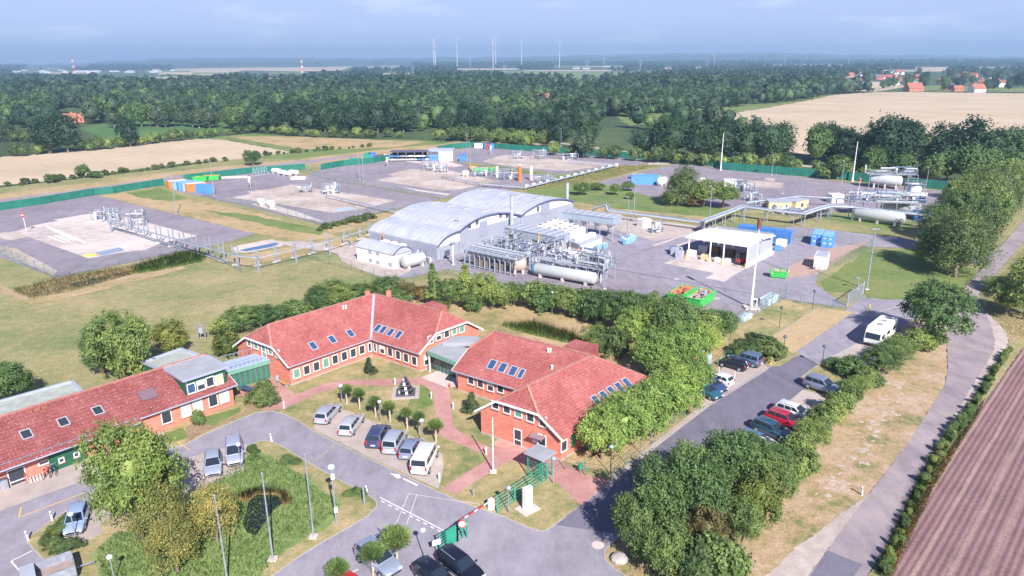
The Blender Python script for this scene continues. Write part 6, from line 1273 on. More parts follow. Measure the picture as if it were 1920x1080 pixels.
# ---------------------------------------------------------------- arched halls
ax = Vector((math.cos(R(140.5)), math.sin(R(140.5)), 0)); gd = Vector((math.cos(R(51)), math.sin(R(51)), 0)); G0 = P(816, 489); gn = -ax
HALLW = pm('hall_sheet', (.36, .38, .46), .55, .05, .4, .1)
def hall(prof_px, label, lights, doors, L=21.5, tail=None):
    """arched roof: pixels of the gable arc from low eave to high end"""
    arc = [PV(x, y, G0, gd) for x, y in prof_px]; e = empty('arched_hall', (arc[0].x, arc[0].y, 0), label, 'industrial hall')
    wl = [Vector((arc[0].x, arc[0].y, 0))] + [q - Z * .3 for q in arc] + [Vector((arc[-1].x, arc[-1].y, 0))]
    MB().sweep(wl, ax * L).build('wall', HALLW, e)
    # white upper gable panel
    k = max(1, len(arc) // 5); up = [arc[i] - Z * .45 - ax * .06 for i in range(k, len(arc))] ; lo_ = [Vector((q.x, q.y, max(2.2, arc[0].z - .6))) for q in (up[-1], up[0])]
    MB().sweep(up + lo_, ax * .04).build('gable_panel', WHITEW, e)
    n = len(arc); o1 = [q - ax * .5 for q in arc]; vs = [q for q in o1] + [q + ax * (L + .9) for q in o1] + [q - Z * .28 for q in o1] + [q + ax * (L + .9) - Z * .28 for q in o1]
    fs = []
    for i in range(n - 1): fs += [(i, i + 1, n + i + 1, n + i), (2 * n + i, 3 * n + i, 3 * n + i + 1, 2 * n + i + 1), (i, 2 * n + i, 2 * n + i + 1, i + 1), (n + i, n + i + 1, 3 * n + i + 1, 3 * n + i)]
    fs += [(0, n, 3 * n, 2 * n), (n - 1, 3 * n - 1, 4 * n - 1, 2 * n - 1)]
    MB().add(vs, fs).build('roof', LROOF, e)
    mb = MB()
    for i in range(n - 1): mb.bar(o1[i] - ax * .03 - Z * .14, o1[i + 1] - ax * .03 - Z * .14, .07, .30)
    mb.build('roof_edge', pm('blue_edge', (.10, .12, .22), .5, .05), e)
    for f in range(1, 12):
        s = MB()
        for i in range(n - 1): s.bar(o1[i] + ax * (L * f / 12) + Z * .015, o1[i + 1] + ax * (L * f / 12) + Z * .015, .05, .05)
        s.build('roof_seam', pm('seam', (.44, .46, .55), .5, .0), e)
    # roof lights lying across the arc
    for t in range(lights):
        i = int(n * .50); a_, b_ = o1[i], o1[min(n - 1, i + max(1, n // 6))]; c = (a_ + b_) / 2 + ax * (L * (t + .6) / lights); u = (b_ - a_).normalized(); nn = ax.cross(u).normalized(); nn = nn if nn.z > 0 else -nn
        bev(MB().box(c + nn * .14, (b_ - a_).length, 1.0, .3, u, ax, nn).build('roof_light', pm('roof_light', (.42, .40, .40), .4, .05), e), .04)
    for x, y, w_, h, kind in doors:
        c = PV(x, y, G0, gd); MB().box(c - ax * .08, w_, .1, h, gd, ax).build('door' if kind else 'louvre', pm('grey_door', (.30, .33, .42), .5, .04) if kind else DGREY, e)
    return e, arc
h1, arc1 = hall([(819, 459), (823, 453.5), (829, 447), (836, 441.5), (844, 437), (854, 433), (861, 431.5)], 'low front arched hall with a half round grey roof beside the white house', 0, [(838, 474, 1.6, 1.2, 0), (829, 476, 1.4, 2., 1)])
h2, arc2 = hall([(860, 431), (868, 424), (878, 417), (890, 410), (903, 404.5), (917, 400.5), (932, 398), (946, 398), (960, 399.5), (975, 402.5)], 'middle arched hall with four roof lights and a white gable', 4, [(880, 423, .9, 1.2, 0), (894, 416, .9, 1.2, 0), (906, 428, 2.6, 3.4, 1), (938, 404, .9, 1., 0), (950, 405, .9, 1., 0)])
h3, arc3 = hall([(976, 402), (984, 395.5), (994, 389), (1006, 382), (1020, 376.5), (1034, 373), (1048, 372), (1062, 373), (1075, 376.5)], 'rear arched hall beside the tall chimney, highest of the three halls', 4, [(1008, 392, .9, 1.2, 0), (1022, 391, 3.6, 2.6, 1)], 24)
wd = ax; wn = Vector((-wd.y, wd.x, 0)); wn = wn if wn.y < 0 else -wn
for x, y, w_, h in ((700, 452, 2.6, 2.2), (726, 456, 1.6, 1.4), (742, 462, 1.2, 1.2), (775, 470, 1.1, 1.8), (790, 474, 1.1, 2.), (803, 477, 1., 1.8)):
    c = PV(x, y, G0, ax); MB().box(c + wn * .05, w_, .1, h, ax, wn).build('door', pm('grey_door', (.30, .33, .42), .5, .04), h1)
for x, y in ((728, 458), (743, 461.5), (759, 466)):
    c = PV(x, y, G0, ax) + wn * .9; c.z = 1.6; bev(MB().box(c, 1.5, 1.6, 1.5, ax, wn).build('ventilation_unit', WHITE, h1), .05)
MB().tube(PV(722, 452, G0, ax) + wn * .4, PV(722, 452, G0, ax) + wn * .4 + Z * 2.2, .12, n=8).build('exhaust_pipe', RUSTI, h1)
# stacks
def stack(bx, by, ty, label, r_=.38):
    p = P(bx, by); h = top(bx, by, ty); e = empty('chimney_stack', (p.x, p.y, 0), label, 'chimney'); MB().tube((0, 0, 0), (0, 0, h), r_, n=16).build('flue', PIPEW, e, world=False); MB().tube((0, 0, h - .02), (0, 0, h + .15), r_ * 1.1, n=16).build('cap', GALV, e, world=False); MB().box((0, 0, .3), 1.6, 1.6, .6).build('base', CONC, e, world=False)
stack(960, 450, 367, 'pale chimney in front of the middle arched hall'); stack(1063, 402, 343, 'tallest pale chimney beside the rear arched hall')
# white house
wa, wb, wc = P(670, 488), P(738, 505), P(758, 494); d1 = (wb - wa).normalized(); L1 = (wb - wa).length; d2 = Vector((-d1.y, d1.x, 0)); d2 = d2 if d2.y > 0 else -d2; W1 = 5.0; hw = 3.1
e = empty('service_house', (wa.x, wa.y, 0), 'small white service house with a curved grey roof behind the wire fence', 'building')
MB().prism([wa, wb, wb + d2 * W1, wa + d2 * W1], 0, hw).build('wall', WHITEW, e)
n = 10; arc = [wb + d1 * .3 + d2 * (W1 * (1.06 * i / n - .03)) + Z * (hw + .0 + 1.15 * math.sin(math.pi * i / n)) for i in range(n + 1)]
MB().sweep(arc + [arc[-1] - Z * .12, arc[0] - Z * .12], -d1 * (L1 + .6)).build('roof', LROOF, e)
mb = MB()
for i in range(n): mb.bar(arc[i] - Z * .05 + d1 * .03, arc[i + 1] - Z * .05 + d1 * .03, .06, .22)
mb.build('roof_edge', DGREY, e)
n_ = -d2
for x, y in ((694, 472), (708, 475), (695, 488), (709, 492), (732, 496)): MB().box(PV(x, y, wa, d1) + n_ * .03, 1.0, .08, .75, d1, n_).build('louvre', pm('louvre_grey', (.35, .36, .42), .6, .05), e)
c = PV(749, 493, wb, d2); MB().box(c + d1 * .03, .95, .08, 2., d2, d1).build('door', GREYM, e)
c = PV(757, 491, wb, d2); MB().box(c + d1 * .05, .4, .1, .6, d2, d1).build('red_box', REDP, e)
# ---------------------------------------------------------------- plant pieces
def hvessel(a, b_, r_, z, label, m_=VESS, saddles=2, name='horizontal_tank', band=None):
    a = P(*a); b_ = P(*b_); d = (b_ - a); L = d.length; d.normalize(); e = empty(name, (a.x, a.y, 0), label, 'tank')
    a2 = Vector((a.x, a.y, z)); MB().lathe(a2, d, [(-r_ * .42, .02), (-r_ * .40, r_ * .35), (-r_ * .28, r_ * .72), (-r_ * .12, r_ * .93), (0, r_), (L, r_), (L + r_ * .12, r_ * .93), (L + r_ * .28, r_ * .72), (L + r_ * .40, r_ * .35), (L + r_ * .42, .02)], 24).build('shell', m_, e, True)
    s = d.cross(Z)
    for k in range(saddles): c = a + d * (L * (.12 + .76 * k / max(1, saddles - 1))); bev(MB().box((c.x, c.y, (z - r_ * .3) / 2), .5, r_ * 1.5, z - r_ * .3 + .02, d).build('saddle', CONC, e), .04)
    for k in range(2): c = a2 + d * (L * (.3 + .4 * k)); MB().tube(c + Z * r_ * .9, c + Z * (r_ + .35), .22, n=10).build('nozzle', GALV, e)
    if band: MB().lathe(a2, d, [(L * band[0], r_ * 1.01), (L * band[1], r_ * 1.01)], 24).build('band', band[2], e)
    return e
def frame_box(mb, o, u, v, L, W_, z0, z1, nx=4, th=.14):
    for i in range(nx + 1):
        for j in (0, 1): q = o + u * (L * i / nx) + v * (W_ * j); mb.bar((q.x, q.y, z0), (q.x, q.y, z1), th)
    for j in (0, 1):
        for z in (z1,): mb.bar(o + v * (W_ * j) + Z * z, o + u * L + v * (W_ * j) + Z * z, th)
    for i in range(nx + 1): mb.bar(o + u * (L * i / nx) + Z * z1, o + u * (L * i / nx) + v * W_ + Z * z1, th)
def rail(mb, pts, z, h=1.05):
    for a_, b_ in zip(pts, pts[1:]):
        n = max(1, int((b_ - a_).length / 1.3))
        for k in range(n + 1): q = a_.lerp(b_, k / n); mb.bar((q.x, q.y, z), (q.x, q.y, z + h), .05)
        for zz in (.55, 1.05): mb.bar(Vector((a_.x, a_.y, z + zz * h / 1.05)), Vector((b_.x, b_.y, z + zz * h / 1.05)), .045)
def skid(o, u, L, W_, H, seed, label, n=26, deck=None, cat='pipework', name='pipe_skid'):
    """steel frame crowded with pipes, valves and small vessels; o front left corner, u along the front"""
    r = random.Random(seed); v = Vector((-u.y, u.x, 0)); v = v if v.y > 0 else -v; e = empty(name, (o.x, o.y, 0), label, cat)
    mb = MB(); frame_box(mb, o, u, v, L, W_, 0, H, max(2, int(L / 3))); mb.build('frame', GALV, e)
    q = lambda a_, b_, z: o + u * (L * a_) + v * (W_ * b_) + Z * z
    if deck is not None:
        MB().prism([q(0, 0, 0), q(1, 0, 0), q(1, 1, 0), q(0, 1, 0)], deck, deck + .08).build('deck', GREYM, e); mb = MB(); rail(mb, [q(0, 0, 0), q(1, 0, 0), q(1, 1, 0), q(0, 1, 0), q(0, 0, 0)], deck + .08); mb.build('handrail', GALV, e)
    zb = deck if deck is not None else 0.
    for k in range(n):
        a_, b_ = r.random(), r.random(); z = zb + r.uniform(.3, H * .95 if deck is None else 2.6); rr = r.choice((.07, .1, .1, .16, .22)); L2 = r.uniform(.15, .6)
        pts = [q(a_, b_, z)]; a2 = min(1, a_ + L2); pts.append(q(a2, b_, z)); 
        if r.random() < .7: pts.append(q(a2, b_, zb + .1 if r.random() < .5 else z + r.uniform(.4, 1.6)))
        if r.random() < .5: pts.insert(0, q(a_, min(1, b_ + .3), z))
        MB().path(pts, rr, 7).build('pipe', r.choice((PIPEW, PIPEW, GALV, PIPEB, PIPEB, VESS, WHITE)), e)
    for k in range(max(2, n // 6)):
        c = q(r.random(), r.random(), zb); h = r.uniform(1.2, 2.6); rr = r.uniform(.25, .5)
        MB().lathe(c, Z, [(0, rr * .4), (.15, rr), (h, rr), (h + rr * .5, rr * .3)], 12).build('vessel', r.choice((VESS, WHITE, GALV)), e, True)
    for k in range(max(2, n // 4)):
        c = q(r.random(), r.random(), zb + r.uniform(.6, 2.2)); mb = MB().box(c, .3, .3, .4); mb.tube(c + Z * .2, c + Z * .55, .04, n=6); mb.tube(c + Z * .5, c + Z * .55, .22, n=12); mb.build('valve', r.choice((PIPEB, GALV, WHITE, DGREY, REDP if r.random() < .2 else BLUEB)), e)
    return e
fu = (P(967, 519) - P(872, 498)); fL = fu.length; fu.normalize(); fo = P(872, 498); fv = Vector((-fu.y, fu.x, 0)); fv = fv if fv.y > 0 else -fv
hF = top(872, 498, 468)
print('front rack', fL, hF, 'col dist', (P(1119, 528) - P(996, 507)).length)
# front rack with walkway and louvred coolers
e = empty('pipe_rack', (fo.x, fo.y, 0), 'long blue grey steel rack with white vents in front of the process pipework', 'pipe rack')
mb = MB(); frame_box(mb, fo, fu, fv, fL, 4.5, 0, hF, 10, .2); mb.bar(fo + Z * .4, fo + fu * fL + Z * .4, .2); mb.build('frame', GALV, e)
MB().prism([fo - fv * .6, fo + fu * fL - fv * .6, fo + fu * fL + fv * .7, fo + fv * .7], hF + .1, hF + .2).build('walkway', GREYM, e)
mb = MB(); rail(mb, [fo + fv * 4.5 - fv * .0, fo - fv * .6, fo + fu * fL - fv * .6, fo + fu * fL + fv * 4.5], hF + .2); mb.build('handrail', GALV, e)
for k in range(6): MB().path([fo + fv * (1.2 + .55 * k) + Z * (hF + .3), fo + fu * fL + fv * (1.2 + .55 * k) + Z * (hF + .3)], .1 + .05 * (k % 3), 8).build('pipe', (PIPEW, PIPEB, VESS)[k % 3], e)
for k in range(10):
    c = fo + fu * (fL * (k + .5) / 10) + fv * .8 + Z * (hF - .7); bev(MB().box(c, fL / 10 * .62, .8, .8, fu).build('vent_hood', WHITE, e), .12)
for k in (2, 3, 4, 6, 7): c = fo + fu * (fL * (k + .1) / 10) + fv * .7 + Z * (hF * .33); MB().box(c, fL / 10 * .8, .8, hF * .4, fu).build('louvre_box', pm('brown_louvre', (.22, .18, .15), .7, .15), e)
hvessel((962, 512), (981, 511), 1.55, 1.9, 'tan clad tank end poking out of the steel rack', TANV, 2)
hvessel((1003, 517), (1114, 537), 1.12, 1.55, 'longest pale horizontal tank, under the railed platform beside the belt', VESS, 3, 'long_tank', (.0, .03, pm('blue_band', (.05, .16, .32), .4, .05)))
vo = P(1003, 517); vu = (P(1114, 537) - vo); vL = vu.length; vu.normalize(); vv = Vector((-vu.y, vu.x, 0)); vv = vv if vv.y > 0 else -vv
skid(vo + vv * 1.2, vu, vL + 1.2, 5.0, 3.0, 5, 'railed platform crowded with instruments above the longest tank', 34, 2.95)
skid(vo + vv * 1.5 + vu * (vL * .68), vu, vL * .32, 3.8, 5.2, 6, 'grey steel canopy frame on the right end of the tank platform', 10)
p1_ = P(868, 484)
k = 0
for i in range(4):
    for j in range(2):
        k += 1; o = fo + fv * (5.2 + j * 6) + fu * (i * fL / 4 + j * 1.)
        skid(o, fu, fL / 4 - .4, 5.0, 3.2 + (k % 3) * .9, 20 + k, ['open process skid just behind the hall corner column', 'process skid under the short chimney front', 'crowded skid in the middle of the pipework', 'skid of pale pipes behind the middle of the steel rack', 'skid left of the tan tank end', 'skid of tangled pipes below the first air cooler', 'skid behind the tan tank end', 'skid between first air cooler and tank platform'][k - 1], 30, name='process_skid')
# air coolers
def cooler(f0, f1, back, z, h, label, leg=None, stripes=()):
    a = P(*f0, z); b_ = P(*f1, z); c = P(*back, z); u = (b_ - a); L = u.length; u.normalize(); v = (c - b_); W_ = min(5.0, v.length); v = Vector((-u.y, u.x, 0)); v = v if v.y > 0 else -v
    e = empty('air_cooler', (a.x, a.y, 0), label, 'air cooler'); A_ = Vector((a.x, a.y, 0)); cs = [A_, A_ + u * L, A_ + u * L + v * W_, A_ + v * W_]
    MB().prism(cs, z, z + h).build('casing', pm('cooler_casing', (.36, .42, .50), .5, .05, .6, .15), e)
    mb = MB().prism([q + Z * 0 for q in [A_ - u * .15 - v * .15, A_ + u * (L + .15) - v * .15, A_ + u * (L + .15) + v * (W_ + .15), A_ - u * .15 + v * (W_ + .15)]], z + h, z + h + .12); mb.build('top_rim', GREYM, e)
    n = 14
    for k in range(n): MB().box(A_ + u * (L * (k + .5) / n) + v * W_ / 2 + Z * (z + h + .15), L / n * .45, W_ * .92, .06, u).build('louvre', PIPEW if k % 2 else GALV, e)
    for k in range(5):
        for j in (0, 1): q = A_ + u * (L * k / 4) + v * (W_ * j); MB().bar((q.x, q.y, 0), (q.x, q.y, z), .22).build('leg', GALV, e)
    for k in range(4):
        q = A_ + u * (L * (k + .5) / 4) + v * W_ / 2; MB().lathe((q.x, q.y, z - 1.2), Z, [(0, .8), (.5, .9), (1.19, L / 4 * .46)], 16).build('fan_cone', WHITE, e); 
    for s in stripes: q = A_ + u * (L * s) - v * .06; MB().box(q + Z * (z + h * .45), .3, .1, h * 1.5, u).build('yellow_post', YELP, e)
    return e
cooler((946, 439), (1042, 458), (1062, 447), 3.6, 1.5, 'front elevated air cooler with two yellow posts', None, (.14, .68))
cooler((1054.6, 409), (1149.5, 422), (1167, 416), 3.9, 1.5, 'rear elevated air cooler beside the tallest chimney')
# fan block
zf = 3.4; qa, qb, qc, qd_ = P(1003, 424, zf), P(1060, 441, zf), P(1098, 426, zf), P(1042, 409, zf)
e = empty('fan_block', (qa.x, qa.y, 0), 'white block with rows of white cooling fans between the air coolers', 'cooling fans')
MB().prism([qa, qb, qc, qd_], .4, zf - .1).build('casing', WHITEW, e)
for i in range(6):
    for j in range(4):
        s, t = (i + .5) / 6, (j + .5) / 4; c = qa.lerp(qb, s).lerp(qd_.lerp(qc, s), t); c.z = zf - .1
        f = MB().lathe(c, Z, [(0, .78), (.35, .66), (.36, .55), (.30, .5)], 14).build('fan', WHITE, e); MB().tube(c + Z * .2, c + Z * .375, .46, n=12).build('opening_shade', DGREY, f)  # dark disc stands in for the shade inside each fan's open mouth
# white plant building
ba, bb, bc = P(1071, 472), P(1087, 478), P(1128, 461); hB = top(1087, 478, 461); e = empty('plant_building', (bb.x, bb.y, 0), 'white flat roofed plant building beside the blue drums', 'building')
v1 = (ba - bb); cs = [bb, bc, bc + v1 * 1.3, bb + v1 * 1.3]
MB().prism(cs[::-1] if False else cs, 0, hB).build('wall', WHITEW, e); MB().prism([cs[0] + Vector((-.1, -.3, 0)), cs[1] + Vector((.3, 0, 0)), cs[2] + Vector((0, .2, 0)), cs[3] + Vector((-.3, 0, 0))], hB, hB + .35).build('roof', GREYM, e)
for s in (.2, .45, .75): c = bb.lerp(bc, s) + v1 * .6 + Z * (hB + .7); bev(MB().box(c, 1.6, 1.3, .8, (bc - bb).normalized()).build('roof_unit', WHITE, e), .06)
MB().box(PV(1089, 470, bb, (bc - bb).normalized()) + (Vector(((bc - bb).normalized().y, -(bc - bb).normalized().x, 0)) * .05), .7, .1, 1.6, (bc - bb).normalized()).build('red_cabinet', REDP, e)
def tote(x, y, label, col=SKYB, group='blue drums in the plant yard', s=1.1):
    p = P(x, y); e = empty('drum', (p.x, p.y, .03), label, 'drum', group, R(50)); bev(MB().box((0, 0, .62 * s), s, s, 1.1 * s).build('body', col, e, world=False), .12); MB().tube((0, 0, 1.15 * s), (0, 0, 1.3 * s), .2, n=10).build('lid', WHITE, e, world=False)
for x, y in ((1122, 469), (1128, 468), (1133, 466)): tote(x, y, 'blue drum in the trio at the end of the white plant building', group='trio of blue drums')
for x, y in ((1168, 456), (1173, 459), (1178, 457.5), (1183, 455), (1187, 452), (1182, 450)): tote(x, y, 'blue drum in the cluster at the foot of the yard light pole', group='cluster of blue drums')
tk = hvessel((759, 505), (792, 497), 1.25, 1.6, 'pale horizontal tank in front of the low hall', VESS, 2)
skid(P(772, 492), Vector((.85, -.3, 0)).normalized(), 4, 2, 1.6, 44, 'small pump skid behind the pale tank', 8)
# ladder frames left of hall gable
e = simple('standpipe', 850, 497, 'white post with platform beside the low hall corner', 'post', [('post', MB().tube((0, 0, 0), (0, 0, 4.6), .15, n=8), WHITE), ('platform', MB().box((0, 0, 4.6), 1.2, 1.2, .1), GALV)])
# ---------------------------------------------------------------- open shed and its surroundings
s0, s1, s2 = P(1290, 485), P(1399, 502), P(1450.6, 468.5); zs = 4.3
r0_, r1_, r2_, r3_ = P(1284, 444, zs), P(1405, 462.5, zs), P(1454.5, 441, zs), P(1334, 427, zs)
e = empty('open_shed', (s1.x, s1.y, 0), 'open fronted shed with a bright white curved roof in the plant yard', 'shed')
n = 8; prof = []
u = (r1_ - r0_); vs = []; fs = []
for i in range(n + 1):
    t = i / n; zz = .35 * math.sin(math.pi * t)
    for base_, top_ in ((r0_, r3_), (r1_, r2_)): q = base_.lerp(top_, t); vs.append((q.x, q.y, zs + zz)); vs.append((q.x, q.y, zs + zz - .22))
for i in range(n): a_ = i * 4; fs += [(a_, a_ + 2, a_ + 6, a_ + 4), (a_ + 1, a_ + 5, a_ + 7, a_ + 3), (a_, a_ + 4, a_ + 5, a_ + 1), (a_ + 2, a_ + 3, a_ + 7, a_ + 6)]
fs += [(0, 1, 3, 2), (4 * n, 4 * n + 2, 4 * n + 3, 4 * n + 1)]
MB().add(vs, fs).build('roof', pm('white_sheet_roof', (.74, .74, .76), .55, .03, .3), e)
sd_ = (s2 - s1).normalized(); sw = (s0 - s1).normalized(); Ls = 15.5; Ws = (s0 - s1).length * .99
sb2 = Vector((r2_.x, r2_.y, 0)) ; back_r = s1 + sd_ * Ls; back_l = back_r + sw * Ws
MB().prism([back_r, back_l, back_l + sd_ * .15, back_r + sd_ * .15], 0, zs - .2).build('back_wall', GREYM, e)
MB().prism([s1, back_r, back_r - sw * .12, s1 - sw * .12], .9, zs - .2).build('side_wall', pm('shed_side', (.42, .44, .54), .6, .05), e)
MB().prism([s1 - sw * .01, back_r, back_r - sw * .2, s1 - sw * .2], 0, .9).build('side_plinth', WHITEW, e)
MB().prism([back_l, back_l - sd_ * 6, back_l - sd_ * 6 + sw * .12, back_l + sw * .12], 0, zs - .2).build('side_wall', GREYM, e)
for x, y in ((1290, 485), (1330, 490.5), (1355, 494.5), (1399, 502)): q = P(x, y); MB().bar((q.x, q.y, 0), (q.x, q.y, zs - .1), .24).build('post', WHITE, e); 
for x, y in ((1286, 486), (1328, 492), (1353, 497), (1397, 504)): q = P(x, y); MB().tube((q.x, q.y, 0), (q.x, q.y, 1.1), .13, n=10).build('guard_post', YELP, e)
for t in (.25, .5, .75): q = s1.lerp(s0, t); MB().bar(q + Z * (zs - .25), q + sd_ * Ls + Z * (zs - .25), .15, .25).build('rafter', GALV, e)
def crate(x, y, w_, d_, h, m_, label, name='crate', cat='crate', rz=R(-35), z=.04, bevel=.03):
    p = P(x, y); o = bev(MB().box((0, 0, h / 2), w_, d_, h).build(name, m_), bevel); o.location = (p.x, p.y, z); o.rotation_euler = (0, 0, rz); return tag(o, label, cat)
crate(1265, 479, 1.5, 1.2, 1.6, GREYM, 'grey bin left of the shed, nearer the cooler', 'bin', 'bin'); crate(1274, 484, 1.5, 1.2, 1.6, GREYM, 'grey bin touching the first shed post', 'bin', 'bin'); crate(1262, 474, 1.5, 1.2, 1.5, PIPEB, 'blue grey bin behind the two grey bins', 'bin', 'bin'); crate(1272, 476, 1.4, 1.2, 1.5, GREYM, 'grey bin in the rear row left of the shed', 'bin', 'bin')
crate(1296, 481, 2., 1.4, 1.4, WHITE, 'white wrapped load under the left end of the shed roof', 'wrapped_load', 'load', bevel=.3); crate(1322, 488, 1.6, 1.2, 1.2, TANP, 'tan wooden crate at the second shed post'); crate(1345, 492, 1.3, 1., 1., WHITE, 'white sack stack between the middle shed posts', 'sack_stack', 'sacks', bevel=.2); crate(1364, 492, 1.4, 1., .8, WHITE, 'low white sack heap right of the third shed post', 'sack_stack', 'sacks', bevel=.25)
crate(1337, 477, 2.6, 1.6, 1.6, pm('rack_brown', (.16, .08, .06), .8, .2), 'dark brown goods rack deep in the shed', 'goods_rack', 'rack'); crate(1365, 480, 2.6, 1.6, 1.3, pm('rack_brown', (.16, .08, .06), .8, .2), 'dark goods pile at the back of the shed', 'goods_rack', 'rack'); crate(1318, 476, 2., 1.3, 1.8, GREYM, 'grey cabinet inside the left bay of the shed', 'cabinet', 'cabinet')
p = P(1386, 496); e = empty('forklift', (p.x, p.y, .04), 'red and black forklift parked at the right end of the shed', 'forklift', None, R(-150))
bev(MB().box((-.3, 0, .75), 1.7, 1.1, .8).build('body', REDP, e, world=False), .08); mb = MB()
for x, y in ((-.9, -.45), (-.9, .45), (.5, -.45), (.5, .45)): mb.bar((x, y, 1.1), (x, y, 2.1), .06)
mb.box((-.2, 0, 2.1), 1.5, 1., .06); mb.build('cab_frame', BLACK, e, world=False); mb = MB()
for y in (-.3, .3): mb.bar((.75, y, .1), (.75, y, 2.3), .1)
mb.build('mast', DGREY, e, world=False)
for y in (-.25, .25): MB().box((1.25, y, .12), 1., .12, .05).build('fork', DGREY, e, world=False)
for x in (-.85, .45):
    for s in (-1, 1): MB().tube((x, s * .4, .32), (x, s * .62, .32), .32, n=12).build('wheel', BLACK, e, world=False)
def container(x, y, an, L, W_, H, m_, label, group=None, roof=None, name='shipping_container', marks=False):
    p = P(x, y); e = empty(name, (p.x, p.y, .05), label, 'container', group, an); MB().box((0, 0, H / 2), L - .1, W_ - .1, H - .1).build('body', m_, e, world=False)
    mb = MB()
    for k in range(int(L / .4)):
        for s in (-1, 1): mb.box((-L / 2 + .3 + k * .4, s * (W_ / 2 - .03), H / 2), .2, .06, H - .3)
    mb.build('corrugation', m_, e, world=False); mb = MB()
    for sx_ in (-1, 1):
        for sy in (-1, 1): mb.box((sx_ * (L / 2 - .06), sy * (W_ / 2 - .06), H / 2), .14, .14, H)
    for z in (.07, H - .06):
        for sy in (-1, 1): mb.box((0, sy * (W_ / 2 - .06), z), L - .28, .12, .12)
        for sx_ in (-1, 1): mb.box((sx_ * (L / 2 - .06), 0, z), .12, W_ - .28, .12)
    mb.build('frame', m_, e, world=False)
    for s in (-1, 1): MB().box((-L / 2 - .0, s * W_ * .235, H / 2), .08, W_ * .44, H * .86).build('door', m_, e, world=False)
    if roof: MB().box((0, 0, H - .02), L - .3, W_ - .3, .08).build('roof', roof, e, world=False)
    if marks:
        mb = MB()
        for s in (-1, 1):
            for k in range(2): mb.box((-L / 2 - .05, s * W_ * .24 + (k - .5) * .28, H * .80 - 0), .03, .18, .2)
            for k in range(2): mb.box((-L / 2 - .05, s * W_ * .24 + (k - .5) * .30 - .1, H * .38), .03, .2, .26)
        mb.build('white_marks', WHITE, e, world=False)
    return e
c = P(1436, 458); container(1433, 450, R(-35), 12, 2.5, 2.9, BLUEC, 'long dark blue container behind the open shed', name='shipping_container')
container(1533, 455, R(62), 6., 2.4, 2.5, BLUEB, 'left of the two blue containers beyond the brown gravel', None, SKYB, marks=True); container(1552, 459, R(62), 6., 2.4, 2.5, BLUEB, 'right one of the two blue containers beyond the brown gravel', None, SKYB, marks=True)
container(1539, 500, R(62), 5., 2.4, 2.6, WHITEW, 'white cabin container on the brown gravel', None, GREYM, 'cabin_container')
crate(1458, 470, 1.4, 1.2, 1.1, BLUEB, 'blue tub beside the shed side wall', 'tub', 'tub', bevel=.12); crate(1464, 462, 2.2, 1.6, 1.6, WHITE, 'white wrapped pallets behind the shed corner', 'wrapped_pallet', 'pallet', bevel=.2); crate(1472, 455, .8, .5, 2.8, WHITEW, 'white panel at the yard gate behind the shed', 'panel', 'panel')
# skips
def skip(x, y, an, L, W_, H, label, m_=GREENB, fill=None, group=None, inside=RUSTI, name='skip'):
    p = P(x, y); e = empty(name, (p.x, p.y, .05), label, 'skip', group, an); t = .1; mb = MB(); k = .86
    lo_ = [(-L / 2 * k, -W_ / 2 * .9), (L / 2 * k, -W_ / 2 * .9), (L / 2 * k, W_ / 2 * .9), (-L / 2 * k, W_ / 2 * .9)]; hi = [(-L / 2, -W_ / 2), (L / 2, -W_ / 2), (L / 2, W_ / 2), (-L / 2, W_ / 2)]
    v_o = [(x_, y_, .15) for x_, y_ in lo_] + [(x_, y_, H) for x_, y_ in hi]; mb.add(v_o, [(0, 1, 5, 4), (1, 2, 6, 5), (2, 3, 7, 6), (3, 0, 4, 7), (3, 2, 1, 0)]); mb.build('shell', m_, e, world=False)
    s = .95; v_i = [(x_ * s, y_ * s, .25) for x_, y_ in lo_] + [(x_ * s, y_ * s, H + .01) for x_, y_ in hi]; MB().add(v_i, [(4, 5, 1, 0), (5, 6, 2, 1), (6, 7, 3, 2), (7, 4, 0, 3), (0, 1, 2, 3)]).build('lining', inside, e, world=False)
    mb = MB()
    for a_, b_ in zip(hi, hi[1:] + hi[:1]): mb.bar((*a_, H), (*b_, H), .14)
    mb.build('rim', m_, e, world=False); mb = MB()
    for q in range(5):
        for sy in (-1, 1): x_ = L * (-.4 + .2 * q); mb.bar((x_ * k, sy * W_ / 2 * .91, .2), (x_, sy * (W_ / 2 + .02), H), .1)
    mb.build('rib', m_, e, world=False)
    if fill:
        r = random.Random(int(x)); mb = MB()
        for q in range(60): mb.box((r.uniform(-.42, .42) * L, r.uniform(-.4, .4) * W_, H * r.uniform(.5, 1.05)), r.uniform(.2, 1.), r.uniform(.08, .4), r.uniform(.06, .3), (r.uniform(-1, 1), r.uniform(-1, 1), r.uniform(-.3, .3)))
        mb.build('load', fill, e, world=False)
skip(1277, 562, R(52), 6.2, 2.6, 1.7, 'green skip with rusty inside, the left one behind the planted belt', fill=RUSTI); skip(1313, 570, R(52), 6.4, 2.6, 1.8, 'green skip heaped with grey scrap beside the planted belt', fill=SCRAP); skip(1459, 520, R(-20), 3.2, 1.8, 1.3, 'small green skip alone in the yard', fill=pm('rubble_load', (.5, .42, .36), .9, .3, 4))
crate(1442, 568, 4.2, 1.8, 1.3, pm('film_wrap', (.45, .54, .60), .4, .3, 1.5), 'film wrapped pallets along the green wire fence', 'wrapped_pallet', 'pallets', R(47), bevel=.15)
crate(1396, 600, 3., 1.2, .9, pm('film_wrap', (.45, .54, .60), .4, .3, 1.5), 'low wrapped bundle at the foot of the green wire fence', 'wrapped_bundle', 'bundle', R(47), bevel=.1)
crate(1207, 425, 2.6, 2.4, 2., WHITEW, 'small white cabin alone on the gravel', 'cabin', 'cabin', R(30))
